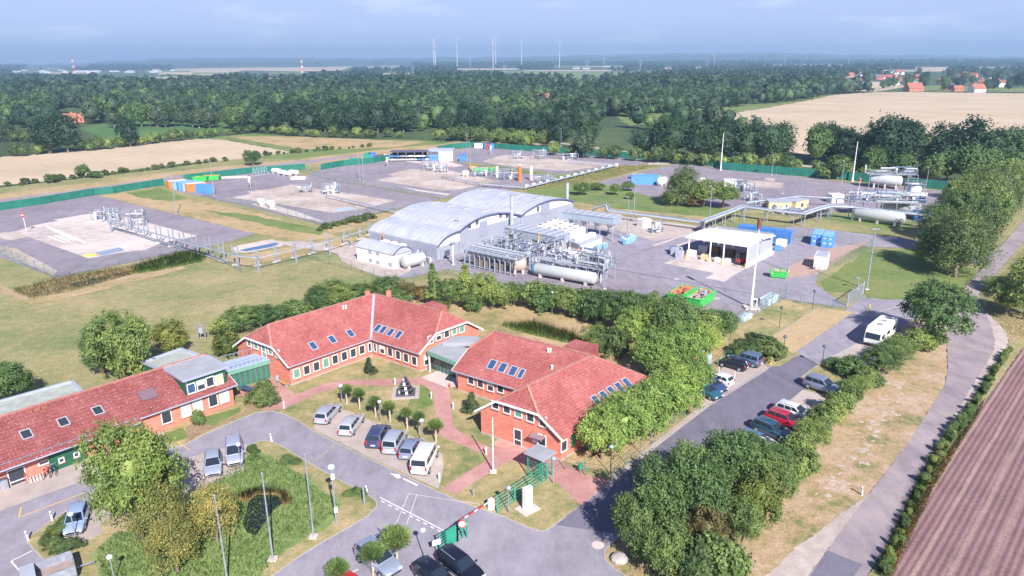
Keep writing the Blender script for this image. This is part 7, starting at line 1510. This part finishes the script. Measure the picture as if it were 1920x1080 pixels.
skid(P(1222, 438), Vector((.9, .3, 0)).normalized(), 3.4, 1.8, 1.0, 61, 'dark green pump trailer on the gravel yard', 7, name='pump_trailer')
# ---------------------------------------------------------------- pipe bridge
def pipeline(pxz, label, r_=.16, n=3, gap=.55, sup=5., m_=(PIPEW, PIPEB, VESS), name='pipe_bridge'):
    pts = [P(x, y, z) for x, y, z in pxz]; e = empty(name, (pts[0].x, pts[0].y, 0), label, 'pipeline')
    d = (pts[-1] - pts[0]).normalized(); s = Vector((-d.y, d.x, 0)).normalized()
    for k in range(n): MB().path([q + s * (gap * k) for q in pts], r_ * (1 if k != 1 else 1.5), 8).build('pipe', m_[k % len(m_)], e)
    c = 0
    for a_, b_ in zip(pts, pts[1:]):
        L = (b_ - a_).length
        for k in range(max(1, int(L / sup))):
            q = a_.lerp(b_, k / max(1, int(L / sup)))
            if q.z < .6 or c > 60: continue
            mb = MB(); mb.bar((q.x, q.y, 0), (q.x, q.y, q.z + .1), .16); q2 = q + s * (gap * (n - 1)); mb.bar((q2.x, q2.y, 0), (q2.x, q2.y, q2.z + .1), .16); mb.bar(q - Z * .25, q2 - Z * .25, .16); mb.build('trestle', GALV, e); c += 1
pipeline([(1110, 392, 1.6), (1136, 384, 3.4), (1140, 395, 2.2), (1240, 408, 2.2), (1320, 418, 2.2)], 'pale pipe run on low trestles between cooler and pipe bridge', .2, 2, .8, 6)
pipeline([(1318, 430, 1.), (1322, 416, 3.2), (1396, 388, 3.2), (1440, 394, 3.2), (1510, 402, 3.2), (1540, 392, 3.4), (1560, 387, 3.4), (1600, 389, 3.4), (1745, 405, 3.4)], 'blue grey pipe bridge rising from the yard and running to the far tanks', .22, 4, .6, 5)
pipeline([(1400, 380, 2.5), (1500, 368, 2.5), (1570, 372, 2.5), (1620, 380, 2.5)], 'high thin pipe run behind the cream cabins', .14, 2, .5, 7)
for k, (x, y, l_) in enumerate(((1405, 392, 'valve skid under the bend of the pipe bridge'), (1450, 404, 'valve skid in front of the cream cabins'), (1480, 406, 'valve skid below the middle of the pipe bridge'), (1512, 408, 'valve skid at the low end of the pipe bridge'))):
    skid(P(x, y), Vector((1, -.15, 0)).normalized(), 5.5, 2.5, 1.8, 70 + k, l_, 14, name='valve_skid')
# far yard: tanks, silo, cabins
hvessel((1604, 413), (1690, 425), 1.5, 2.0, 'long pale horizontal tank under the far pipework, nearest the access road', VESS, 3, 'long_tank'); hvessel((1655, 398), (1735, 412), 1.3, 1.8, 'second pale horizontal tank behind the longer one', VESS, 2)
hvessel((1632, 351), (1686, 355), 1.6, 2.6, 'grey tank with a railed top at the far fence', VESS, 3)
skid(P(1628, 353), Vector((1, -.05, 0)), 15, 4.5, 4.3, 80, 'railed walkway over the grey far fence tank', 10, 4.2)
skid(P(1600, 405), Vector((1, -.2, 0)).normalized(), 17, 5, 3.9, 81, 'crowded pipe deck above the long far tanks', 46, 3.7); skid(P(1590, 380), Vector((1, -.1, 0)).normalized(), 9, 5, 3.2, 82, 'pipework with a bent flare pipe left of the upright silo', 26); skid(P(1660, 378), Vector((1, -.1, 0)).normalized(), 7, 4, 2.6, 83, 'dark pipe skid on the concrete beside the upright silo', 18)
p = P(1708, 388); h = top(1708, 388, 341); e = empty('silo', (p.x, p.y, 0), 'upright pale silo with conical foot and railed top', 'silo')
MB().lathe((0, 0, 0), Z, [(h * .18, .5), (h * .38, 1.9), (h * .88, 1.9), (h * .93, 1.3), (h * .94, .3)], 20).build('shell', WHITE, e, world=False)
for x, y in ((-1.7, -1.7), (1.7, -1.7), (1.7, 1.7), (-1.7, 1.7)): MB().bar((x, y, 0), (x, y, h * .93), .22).build('leg', GALV, e, world=False)
mb = MB(); rail(mb, [Vector((-2.2, -2.2, 0)), Vector((2.2, -2.2, 0)), Vector((2.2, 2.2, 0)), Vector((-2.2, 2.2, 0)), Vector((-2.2, -2.2, 0))], h * .93); mb.box((0, 0, h * .925), 4.4, 4.4, .08); mb.build('top_platform', GALV, e, world=False)
crate(1728, 398, 4.5, 1.0, 5.0, WHITE, 'tall white sheeted frame beside the silo', 'sheeted_frame', 'frame', R(55)); o = crate(1718, 398, 4.5, 2.6, .3, BLUET, 'sloping blue tarpaulin next to the silo', 'tarpaulin', 'tarpaulin', R(35), 3.6)
o.rotation_euler = (0, R(22), R(35)); crate(1728, 413, 4., 2.4, 2.4, BLUEC, 'dark blue box in the willow shade beside the tanks', 'container_box', 'container', R(-15))
def cabin(x, y, an, L, W_, H, m_, label, doors=2, cat='cabin'):
    p = P(x, y); e = empty('cabin', (p.x, p.y, .05), label, cat, None, an); MB().box((0, 0, H / 2), L, W_, H).build('body', m_, e, world=False); MB().box((0, 0, H + .06), L + .2, W_ + .2, .14).build('roof', GREYM, e, world=False)
    for k in range(doors): f = MB().tube(((k - (doors - 1) / 2) * L / doors, -W_ / 2 - .1, H * .5), ((k - (doors - 1) / 2) * L / doors, -W_ / 2 + .02, H * .5), H * .26, n=12).build('fan', DGREY, e, world=False)
cabin(1458, 394, R(-8), 6, 5, 2.6, TANP, 'cream machine cabin with two dark fans, left of the pair'); cabin(1492, 391, R(35), 6, 3.6, 2.4, TANP, 'cream machine cabin with steel struts, right of the pair', 1)
crate(1565, 379, 3.6, 3.2, 2.4, WHITEW, 'white cabin standing alone in the wide yard', 'cabin', 'cabin', R(5))
simple('windsock', 1608, 372, 'red and white windsock in the wide yard', 'windsock', [('pole', MB().tube((0, 0, 0), (0, 0, 5.5), .06), WHITE), ('sock', MB().tube((0, 0, 5.3), (1., 0, 5.6), .4, .2, 10), REDP), ('white_ring', MB().tube((.95, 0, 5.58), (1.5, 0, 5.7), .22, .15, 10), WHITE)], R(60))
simple('windsock', 50, 436, 'red and white windsock at the near edge of the first concrete pad', 'windsock', [('pole', MB().tube((0, 0, 0), (0, 0, 5.), .06), WHITE), ('sock', MB().tube((0, 0, 4.9), (-.1, 0, 3.9), .38, .22, 10), REDP), ('white_ring', MB().tube((-.08, 0, 4.5), (-.09, 0, 4.3), .36, .34, 10), WHITE)], R(60))
for x, y, l_ in ((470, 352, 'white windsock in the middle of the second pad'), (727, 312, 'white windsock on the third pad before the blue shelter'), (921, 289, 'white windsock on the farthest pad')): simple('windsock', x, y, l_, 'windsock', [('pole', MB().tube((0, 0, 0), (0, 0, 3.6), .05), WHITE), ('sock', MB().tube((0, 0, 3.6), (-.4, 0, 1.8), .5, .3, 10), WHITE)], 0)
for k, (x, y, l_) in enumerate(((1295, 350, 'white generator half hidden by the pale willow'), (1362, 352, 'white well unit with three openings in the wide yard'), (1385, 360, 'low white pump right of the well unit'), (1395, 378, 'pump set behind the bend of the pipe bridge'))): skid(P(x, y), Vector((1, -.1, 0)), 5, 3, 2.4, 90 + k, l_, 12, name='well_unit')
crate(1367, 351, 4., 2., 2.6, WHITE, 'white box with posts in the wide yard behind the trees', 'well_box', 'cabin', 0)
container(1208, 345, R(-5), 9, 3, 3, BLUEB, 'bright blue tank container beside the green rimmed skips', None, name='tank_container'); skip(1196, 335, R(-5), 5, 2.4, 1.6, 'teal green skip behind the bright blue container', pm('teal_green', (.05, .42, .30), .5, .1)); skip(1226, 340, R(-5), 6, 2.4, 1.8, 'bright green skip to the right of the blue container')
hvessel((1236, 349), (1246, 347), 1.3, 1.5, 'stubby white tank to the right of the blue container', WHITE, 2)
# ---------------------------------------------------------------- well pads
def pair(x, y, ty, u, label, group, gap=.9):
    p = P(x, y); h = min(7, top(x, y, ty)); e = empty('pipe_support', (p.x, p.y, .03), label, 'pipe support', group)
    for s in (-.5, .5): c = u * gap * s; MB().bar((c.x, c.y, 0), (c.x, c.y, h), .2).build('post', GALV, e, world=False)
    MB().bar(u * -gap * .5 + Z * h * .62, u * gap * .5 + Z * h * .62, .12).build('beam', GALV, e, world=False); MB().box((0, 0, .1), 1.8, .9, .2, u).build('foot', CONC, e, world=False)
pu = Vector((1, .3, 0)).normalized()
for x, y, t in ((208, 424, 399), (222, 428, 401), (240, 434, 405), (258, 439, 409), (276, 445, 413), (300, 455, 423), (323.6, 462, 430), (344, 469, 435), (368, 475, 440), (393, 480, 444), (418, 489, 451), (444, 497, 459)): pair(x, y, t, pu, 'galvanised post pair carrying the pipes across the first pad', 'post pairs on the first pad')
for x, y, t in ((482.8, 499, 469), (519, 491, 459), (553.6, 483, 452), (585.6, 476, 446), (616, 466, 437), (646.7, 458, 431), (676, 448, 426.7), (693, 440, 418)): pair(x, y, t, Vector((.3, 1, 0)).normalized(), 'post pair carrying the pipe round the basin to the hall', 'post pairs by the basin', .7)
pipeline([(205, 416, 2.6), (444, 480, 3.0), (482, 484, 3), (553, 468, 3.), (616, 453, 3), (690, 430, 3)], 'overhead pipe on galvanised posts from the first pad to the halls', .07, 2, .4, 900, name='overhead_pipe'); pipeline([(208, 426, .5), (395, 482, .5), (420, 492, .5)], 'low pipe bundle along the edge of the first concrete pad', .07, 3, .4, 900, name='low_pipe')
for k, (x, y, L, l_) in enumerate(((172, 414, 5, 'blue white wellhead skid at the far corner of the first concrete pad'), (192, 418, 4, 'wellhead frame beside the first post pair'), (222, 428, 6, 'largest wellhead pipe stack on the first pad'), (555, 364, 5, 'white wellhead skid on the second pad'), (604, 366, 5.5, 'dark wellhead skid with tall pipes on the second pad'), (795, 322, 6, 'wellhead with a red crane arm on the third pad'), (820, 325, 4, 'white wellhead unit on the third pad'), (885, 333, 7, 'tank skid in front of the bright green skips'), (930, 340, 9, 'pipework field on the third pad left of the red column'), (1000, 344, 8, 'pipework field on the third pad right of the red column'), (960, 299, 5, 'wellhead skid on the farthest pad, left'), (1000, 300, 6, 'white wellhead tank skid on the farthest pad'), (1055, 301, 7, 'wellhead skid at the right end of the farthest pad'))):
    skid(P(x, y), pu, L, 3., 2.4 + (k % 3) * .7, 130 + k, l_, 13, name='wellhead')
pipeline([(610, 366, 1.), (741, 397, 1.), (826, 380, 1.)], 'thin pipe run from the second pad wellhead towards the halls', .1, 2, .5, 8, name='pad_pipe'); pipeline([(830, 330, 1.), (900, 345, 1.), (985, 352, .8), (1157, 310, .8)], 'pipe run along the edge of the third pad to the far pad', .14, 3, .5, 6, name='pad_pipe'); pipeline([(1065, 303, 1.), (1153, 310, 1.)], 'pipe run on the right part of the farthest pad', .12, 2, .6, 6, name='pad_pipe')
for k in range(14): t = k / 13; simple('concrete_block', 988 + 168 * t, 352.5 - 41 * t, 'white concrete block in the row carrying the far pipe', 'concrete block', [('block', MB().box((0, 0, .5), 1.1, 1.1, 1.), WHITEW)], 0, .03, 'white blocks under the far pipe')
simple('column', 975, 340, 'orange red upright column in the third pad pipework', 'column', [('shell', MB().tube((0, 0, 0), (0, 0, 5.5), .6, n=12), ORANGE), ('cap', MB().sphere((0, 0, 5.5), .6, 12, 6, .5), WHITE)]); simple('column', 996, 338, 'white upright column right of the red one', 'column', [('shell', MB().tube((0, 0, 0), (0, 0, 4.6), .55, n=12), WHITE), ('cap', MB().sphere((0, 0, 4.6), .55, 12, 6, .5), WHITE)]); simple('column', 932, 332, 'white upright column left of the red one', 'column', [('shell', MB().tube((0, 0, 0), (0, 0, 3.6), .5, n=12), WHITE), ('cap', MB().sphere((0, 0, 3.6), .5, 12, 6, .5), WHITE)])
# containers and skips on the second pad
for k, (x, m_, l_) in enumerate(((334, ORANGE, 'red orange container at the left end of the container row'), (343, SKYB, 'pale blue container second in the container row'), (352, BLUEB, 'blue container third in the container row'), (360, SKYB, 'light blue container in the middle of the container row'), (368, ORANGE, 'orange container between blue ones in the row'))): container(x, 352.5 + k * 1.3, R(38), 6, 2.4, 2.5, m_, l_, None, SKYB if m_ != ORANGE else WHITE)
container(384, 361.5, R(-32) + math.pi / 2 * 0, 6., 2.4, 2.6, BLUEB, 'blue container lying crosswise at the right end of the row')
skip(377, 340, R(0), 5, 2.2, 1.6, 'green skip left of the red lidded skip'); skip(397, 338, R(5), 6, 2.4, 1.7, 'green skip with a red cover beside the near light pole', fill=None, inside=REDP)
for k, (x, y, l_) in enumerate(((512, 325, 'white pipe bundle nearest the steel frames'), (522, 328, 'second white tank cradle beyond the second pad'), (532, 330, 'third white tank cradle beyond the second pad'), (544, 328, 'fourth white tank cradle near the lane gate'), (550, 334, 'flat white slab stack in front of the tank cradles'))):
    if k < 4: hvessel((x, y), (x + 14, y + 1), .8, 1.1, l_, WHITE, 2)
    else: crate(x + 10, y + 2, 5, 2.5, .8, WHITE, l_, 'slab_stack', 'stack', 0)
for k in range(5): simple('steel_trestle', 477 + k * 5.5, 330 - k * .8, 'grey steel trestle beside the white tank cradles', 'trestle', [('frame', MB().bar((-.8, 0, 0), (0, 0, 3), .15).bar((.8, 0, 0), (0, 0, 3), .15).bar((-.5, 0, 1.2), (.5, 0, 1.2), .12), GALV), ('foot', MB().box((0, 0, .08), 2.2, .3, .16), GALV)], .4, .04, 'row of steel trestles')
crate(440, 334, 9, 1.6, .7, pm('pipe_pile', (.55, .50, .48), .7, .4, 1.5), 'long low pipe pile along the green screen', 'pipe_pile', 'pipe pile', R(12))
hvessel((488, 385), (492, 387), 1., 1.3, 'left white pressure tank outside the second pad fence', WHITE, 2); hvessel((505, 389), (511, 391), 1., 1.3, 'right white pressure tank outside the second pad fence', WHITE, 2)
crate(170, 481, 2.6, .4, .5, YELP, 'yellow and white barrier pieces at the pad corner', 'road_barrier', 'barrier', R(10))
hvessel((868, 331), (878, 331), .9, 1.2, 'small white tank beside the green skips on the third pad', WHITE, 2); skip(906, 322, R(-3), 9, 2.4, 1.5, 'long bright green skip on the third pad'); crate(886, 318, 3, 2, 1.4, ORANGE, 'orange red heap beside the long green skip', 'tarpaulin_heap', 'heap', .2, bevel=.4)
# shelter with blue cabin
sa_, sb3 = P(730, 300), P(803, 303); e = empty('storage_shelter', (sa_.x, sa_.y, 0), 'dark flat roofed storage shelter next to the white and blue cabin', 'shelter')
q0, q1, q2, q3 = P(730, 285.5, 4), P(808, 284.5, 4), P(800, 281, 4), P(735, 282, 4); MB().prism([q0, q1, q2, q3], 3.9, 4.1).build('roof', DGREY, e)
c0, c1 = Vector((q3.x, q3.y, 0)), Vector((q2.x, q2.y, 0)); MB().bar(c0 + Z * 2, c1 + Z * 2, .2, 3.8).build('back_wall', pm('dark_wall', (.09, .10, .15), .8, .2), e)
for k in range(6): q = Vector((q0.x, q0.y, 0)).lerp(Vector((q1.x, q1.y, 0)), k / 5); MB().bar(q, q + Z * 3.9, .2).build('post', GALV, e)
for k in range(5):
    q = Vector((q0.x, q0.y, 0)).lerp(Vector((q1.x, q1.y, 0)), (k + .5) / 5) + Y * 2
    for z in (.8, 2.2): MB().box((q.x, q.y, z), 5, 2, .5).build('stored_pipes', random.choice((BLUEC, SCRAP, pm('mixed_goods', (.45, .35, .30), .8, .5, 1.2), WHITE)), e)
p = P(818, 302.5); e = empty('site_cabin', (p.x, p.y, 0), 'white cabin with a bright blue door front on the third pad', 'cabin'); MB().box((2, 4, 2.2), 10, 8, 4.3).build('body', pm('pale_blue_sheet', (.44, .50, .66), .6, .05), e, world=False); MB().box((-1, -.08, 1.3), 4, .2, 2.4).build('door', BLUEC, e, world=False); MB().box((2, 4, 4.45), 10.4, 8.4, .2).build('roof', LROOF, e, world=False); MB().box((-1, -.08, 3.4), 4, .2, 1.2).build('dark_panel', DGREY, e, world=False)
for x, y, m_, l_ in ((690, 301, GREENP, 'green container beside the blue one at the fence'), (697, 300.5, BLUEC, 'blue container right of the green one at the fence'), (868, 301.5, BLUEC, 'small dark blue container beside the two light poles'), (913, 279, BLUEC, 'blue container at the far fence, left of the red one'), (917, 279.5, REDP, 'red container squeezed between blue ones at the far fence'), (922, 280, BLUEC, 'blue container right of the red one at the far fence')): container(x, y, R(90), 5, 2.6 if x < 900 else 2.2, 2.6 if x > 800 else 3., m_, l_)
for x, y, m_, l_ in ((665, 306, GREENP, 'dark green box at the left end of the fence row'), (711, 299.5, DGREY, 'dark box between blue container and white van'), (723, 299, WHITE, 'white box body beside the storage shelter'), (897, 277, WHITE, 'white unit at the far fence, left of the blue containers')): crate(x, y, 4.2, 3, 2., m_, l_, 'storage_box', 'box', .1)
# ---------------------------------------------------------------- far houses, turbines, pylons
def house(x, y, wpx, tile, label, wall=WHITEW, group=None, an=None, hk=1.):
    p = P(x, y); s_ = F / (p - CAM).dot(cf); L = wpx / s_ * .85; L = max(7, L); W_ = L * .62; h = 3.2 * hk; hr = h + W_ * .55; an = random.uniform(0, 3) if an is None else an
    e = empty('house', (p.x, p.y, 0), label, 'house', group, an); MB().box((0, 0, h / 2), L, W_, h).sweep([(L / 2, -W_ / 2, h), (L / 2, W_ / 2, h), (L / 2, 0, hr - .2)], Vector((-L, 0, 0))).build('wall', wall, e, world=False)
    MB().add([(-L / 2 - .4, -W_ / 2 - .5, h - .3), (L / 2 + .4, -W_ / 2 - .5, h - .3), (L / 2 + .4, 0, hr), (-L / 2 - .4, 0, hr), (-L / 2 - .4, W_ / 2 + .5, h - .3), (L / 2 + .4, W_ / 2 + .5, h - .3)], [(0, 1, 2, 3), (3, 2, 5, 4)]).build('roof', tile, e, world=False)
    for k in (-.25, .25): MB().box((k * L, -W_ / 2 - .02, h * .5), 1.2, .06, 1.2).build('window', GLASS, e, world=False)
    MB().box((L * .2, W_ * .1, hr + .1), .8, .8, 1.4).build('chimney', BRICK, e, world=False)
for a in ((131, 232, 30, ORTILE, 'orange roofed house among trees left of the maize field', BRICK, None, .4, 1.2), (150, 229, 22, ORTILE, 'small orange roofed barn beside the orange house', BRICK, None, .2), (305, 216, 22, DTILE, 'white gabled house peeping out behind the pale birches', WHITEW, None, 1.35, 1.3),
          (1831, 173, 30, ORTILE, 'orange roofed house with a white gable behind the stubble field', WHITEW, None, .2, 1.3), (1712, 171, 34, ORTILE, 'orange roofed farmhouse among trees at the field edge', BRICK, None, .15, 1.2), (1778, 168, 24, DTILE, 'grey roofed house between two orange ones at the field edge', BRICK, None, .1), (1795, 171, 20, ORTILE, 'low orange barn beside the grey roofed house', BRICK, None, 0.), (1573, 150, 18, ORTILE, 'dark red barn alone in the far field', BRICK, None, 1.2, 1.4), (1546, 170, 20, ORTILE, 'orange roofed house behind the cemetery like wood edge', BRICK, None, .3), (1500, 176, 14, ORTILE, 'small red gable at the wood corner', BRICK, None, 1.3),
          (1018, 196, 26, ORTILE, 'orange roof glimpsed in the middle of the wood', WHITEW, None, .3, 2.), (1075, 188, 26, ORTILE, 'long orange roof glimpsed in the wood right of the centre', BRICK, None, .1, 2.), (1155, 192, 10, ORTILE, 'tiny orange roof in the wood edge', BRICK, None, .5, 2.)): house(*a)
r = random.Random(11)
for k in range(46):
    x = r.uniform(1590, 1910) if k > 6 else r.uniform(1600, 1700); y = r.uniform(134, 160) if x < 1760 else r.uniform(136, 164)
    house(x, y, r.uniform(10, 17), r.choice((ORTILE, ORTILE, ORTILE, DTILE, TILE)), 'small roofed house of the village beyond the stubble field', r.choice((WHITEW, BRICK)), 'village houses', None, 1.2)
for k in range(34):
    x = r.uniform(20, 330) if k < 26 else r.uniform(640, 1180); y = r.uniform(129, 138) if k < 26 else r.uniform(124, 130)
    p = P(x, y); L = r.uniform(14, 46) ; o = MB().box((0, 0, 3), L, 14, 6).build('warehouse', pm('dull_white', (.52, .52, .56), .8, .1) if r.random() < .6 else LROOF); o.location = (p.x, p.y, 0); o.rotation_euler = (0, 0, r.uniform(-.3, .3)); tag(o, 'pale flat roofed building in the distant town', 'building', 'distant town buildings')
# wind turbines
TURB = pm('turbine_white', (.55, .58, .64), .6, .0)
def turbine(x, ty, D, label, group=None):
    q = ray(x, 112); q.z = 0; k = D / q.dot(Vector((0, 1, 0))); p = Vector((q.x * k, D, 0)); t = ray(x, ty); zt = CH + t.z / t.y * D
    e = empty('wind_turbine', (p.x, p.y, 0), label, 'wind turbine', group); MB().tube((0, 0, 0), (0, 0, zt), 2.3, 1.2, 12).build('tower', TURB, e, world=False); MB().tube((0, 0, zt * .68), (0, 0, zt * .72), 2.5, 2.4, 12).build('red_band', REDP, e, world=False)
    MB().box((0, 0, zt + 1.6), 4, 9, 4).build('nacelle', TURB, e, world=False)
    a0 = random.uniform(0, 2); up_ = Vector((0, -5.5, zt + 1.6))
    for k in range(3): an = a0 + k * 2.094; d = Vector((math.sin(an), 0, math.cos(an))); MB().tube(up_, up_ + d * 33, .7, .2, 6).build('blade', TURB, e, world=False)
for x, ty, D, l_ in ((813.5, 73, 3700, 'wind turbine at the left of the row on the horizon, left of its twin'), (816.5, 75, 3900, 'wind turbine close beside the leftmost one'), (857, 75, 3900, 'wind turbine alone, second position of the horizon row'), (924.5, 73, 3700, 'left one of the central pair of wind turbines'), (929.5, 75, 3900, 'right one of the central pair of wind turbines'), (978, 75, 3900, 'wind turbine between the central pair and the last one'), (1049, 76, 3900, 'wind turbine at the right end of the large horizon row')): turbine(x, ty, D, l_)
for x, ty in ((1336, 88), (1352, 95), (1579, 92), (1635, 94), (1647, 93), (1671, 95), (694, 98), (740, 97)): turbine(x, ty, 7000, 'tiny faint wind turbine far beyond the horizon woods', 'tiny far wind turbines')
def lattice(x, y, ty, label, red=False, w_=3.2, group=None, arms=True):
    p = P(x, y); t = ray(x, ty); zt = CH + t.z / t.y * p.y; e = empty('lattice_mast' if red else 'power_pylon', (p.x, p.y, 0), label, 'mast' if red else 'pylon', group)
    n = 8
    for s in range(n):
        z0, z1 = zt * s / n, zt * (s + 1) / n; a_, b_ = w_ * (1 - s / n * .8), w_ * (1 - (s + 1) / n * .8); mb = MB(); cs = [(-1, -1), (1, -1), (1, 1), (-1, 1)]
        for i in range(4):
            c, d = cs[i], cs[(i + 1) % 4]; mb.bar((c[0] * a_, c[1] * a_, z0), (c[0] * b_, c[1] * b_, z1), .28 if red else .25); mb.bar((c[0] * a_, c[1] * a_, z0), (d[0] * b_, d[1] * b_, z1), .28 if red else .2)
        mb.build('section', (REDP if s % 2 else WHITE) if red else GALV, e, world=False)
    if arms and not red:
        for f in (.72, .86, .97): MB().bar((-w_ * 2.4, 0, zt * f), (w_ * 2.4, 0, zt * f), .4).build('arm', GALV, e, world=False)
lattice(142, 149, 106, 'red and white lattice mast at the left over the distant town', True, 2.4); lattice(568, 148, 108, 'red and white lattice mast beside the far pale fields', True, 2.4)
for x, y, t in ((302, 160, 132), (774, 142, 124), (882, 140, 106), (1101, 138, 114), (1132, 140, 108), (1200, 138, 113), (1326, 128, 112), (1338, 130, 96), (1470, 126, 100), (1590, 128, 108), (946, 142, 122)): lattice(x, y, t, 'grey power pylon standing over the far woods', False, 2.6, 'power pylons over the far woods')
# ---------------------------------------------------------------- haze
e = MB().bbox(-11600, 11600, -700, 11600, -1.5, 206).build('haze', None); tag(e, 'thin bluish summer haze over the plain', 'haze', None, 'stuff')
hm = bpy.data.materials.new('haze'); hm.use_nodes = True; n_ = hm.node_tree; n_.nodes.clear(); ou = n_.nodes.new('ShaderNodeOutputMaterial'); pv = n_.nodes.new('ShaderNodeVolumePrincipled')
pv.inputs['Color'].default_value = (.46, .70, 1., 1); pv.inputs['Density'].default_value = .00020; pv.inputs['Anisotropy'].default_value = .1; n_.links.new(pv.outputs[0], ou.inputs['Volume']); e.data.materials.clear(); e.data.materials.append(hm)
sc.cycles.volume_step_rate = 10; sc.cycles.volume_max_steps = 32
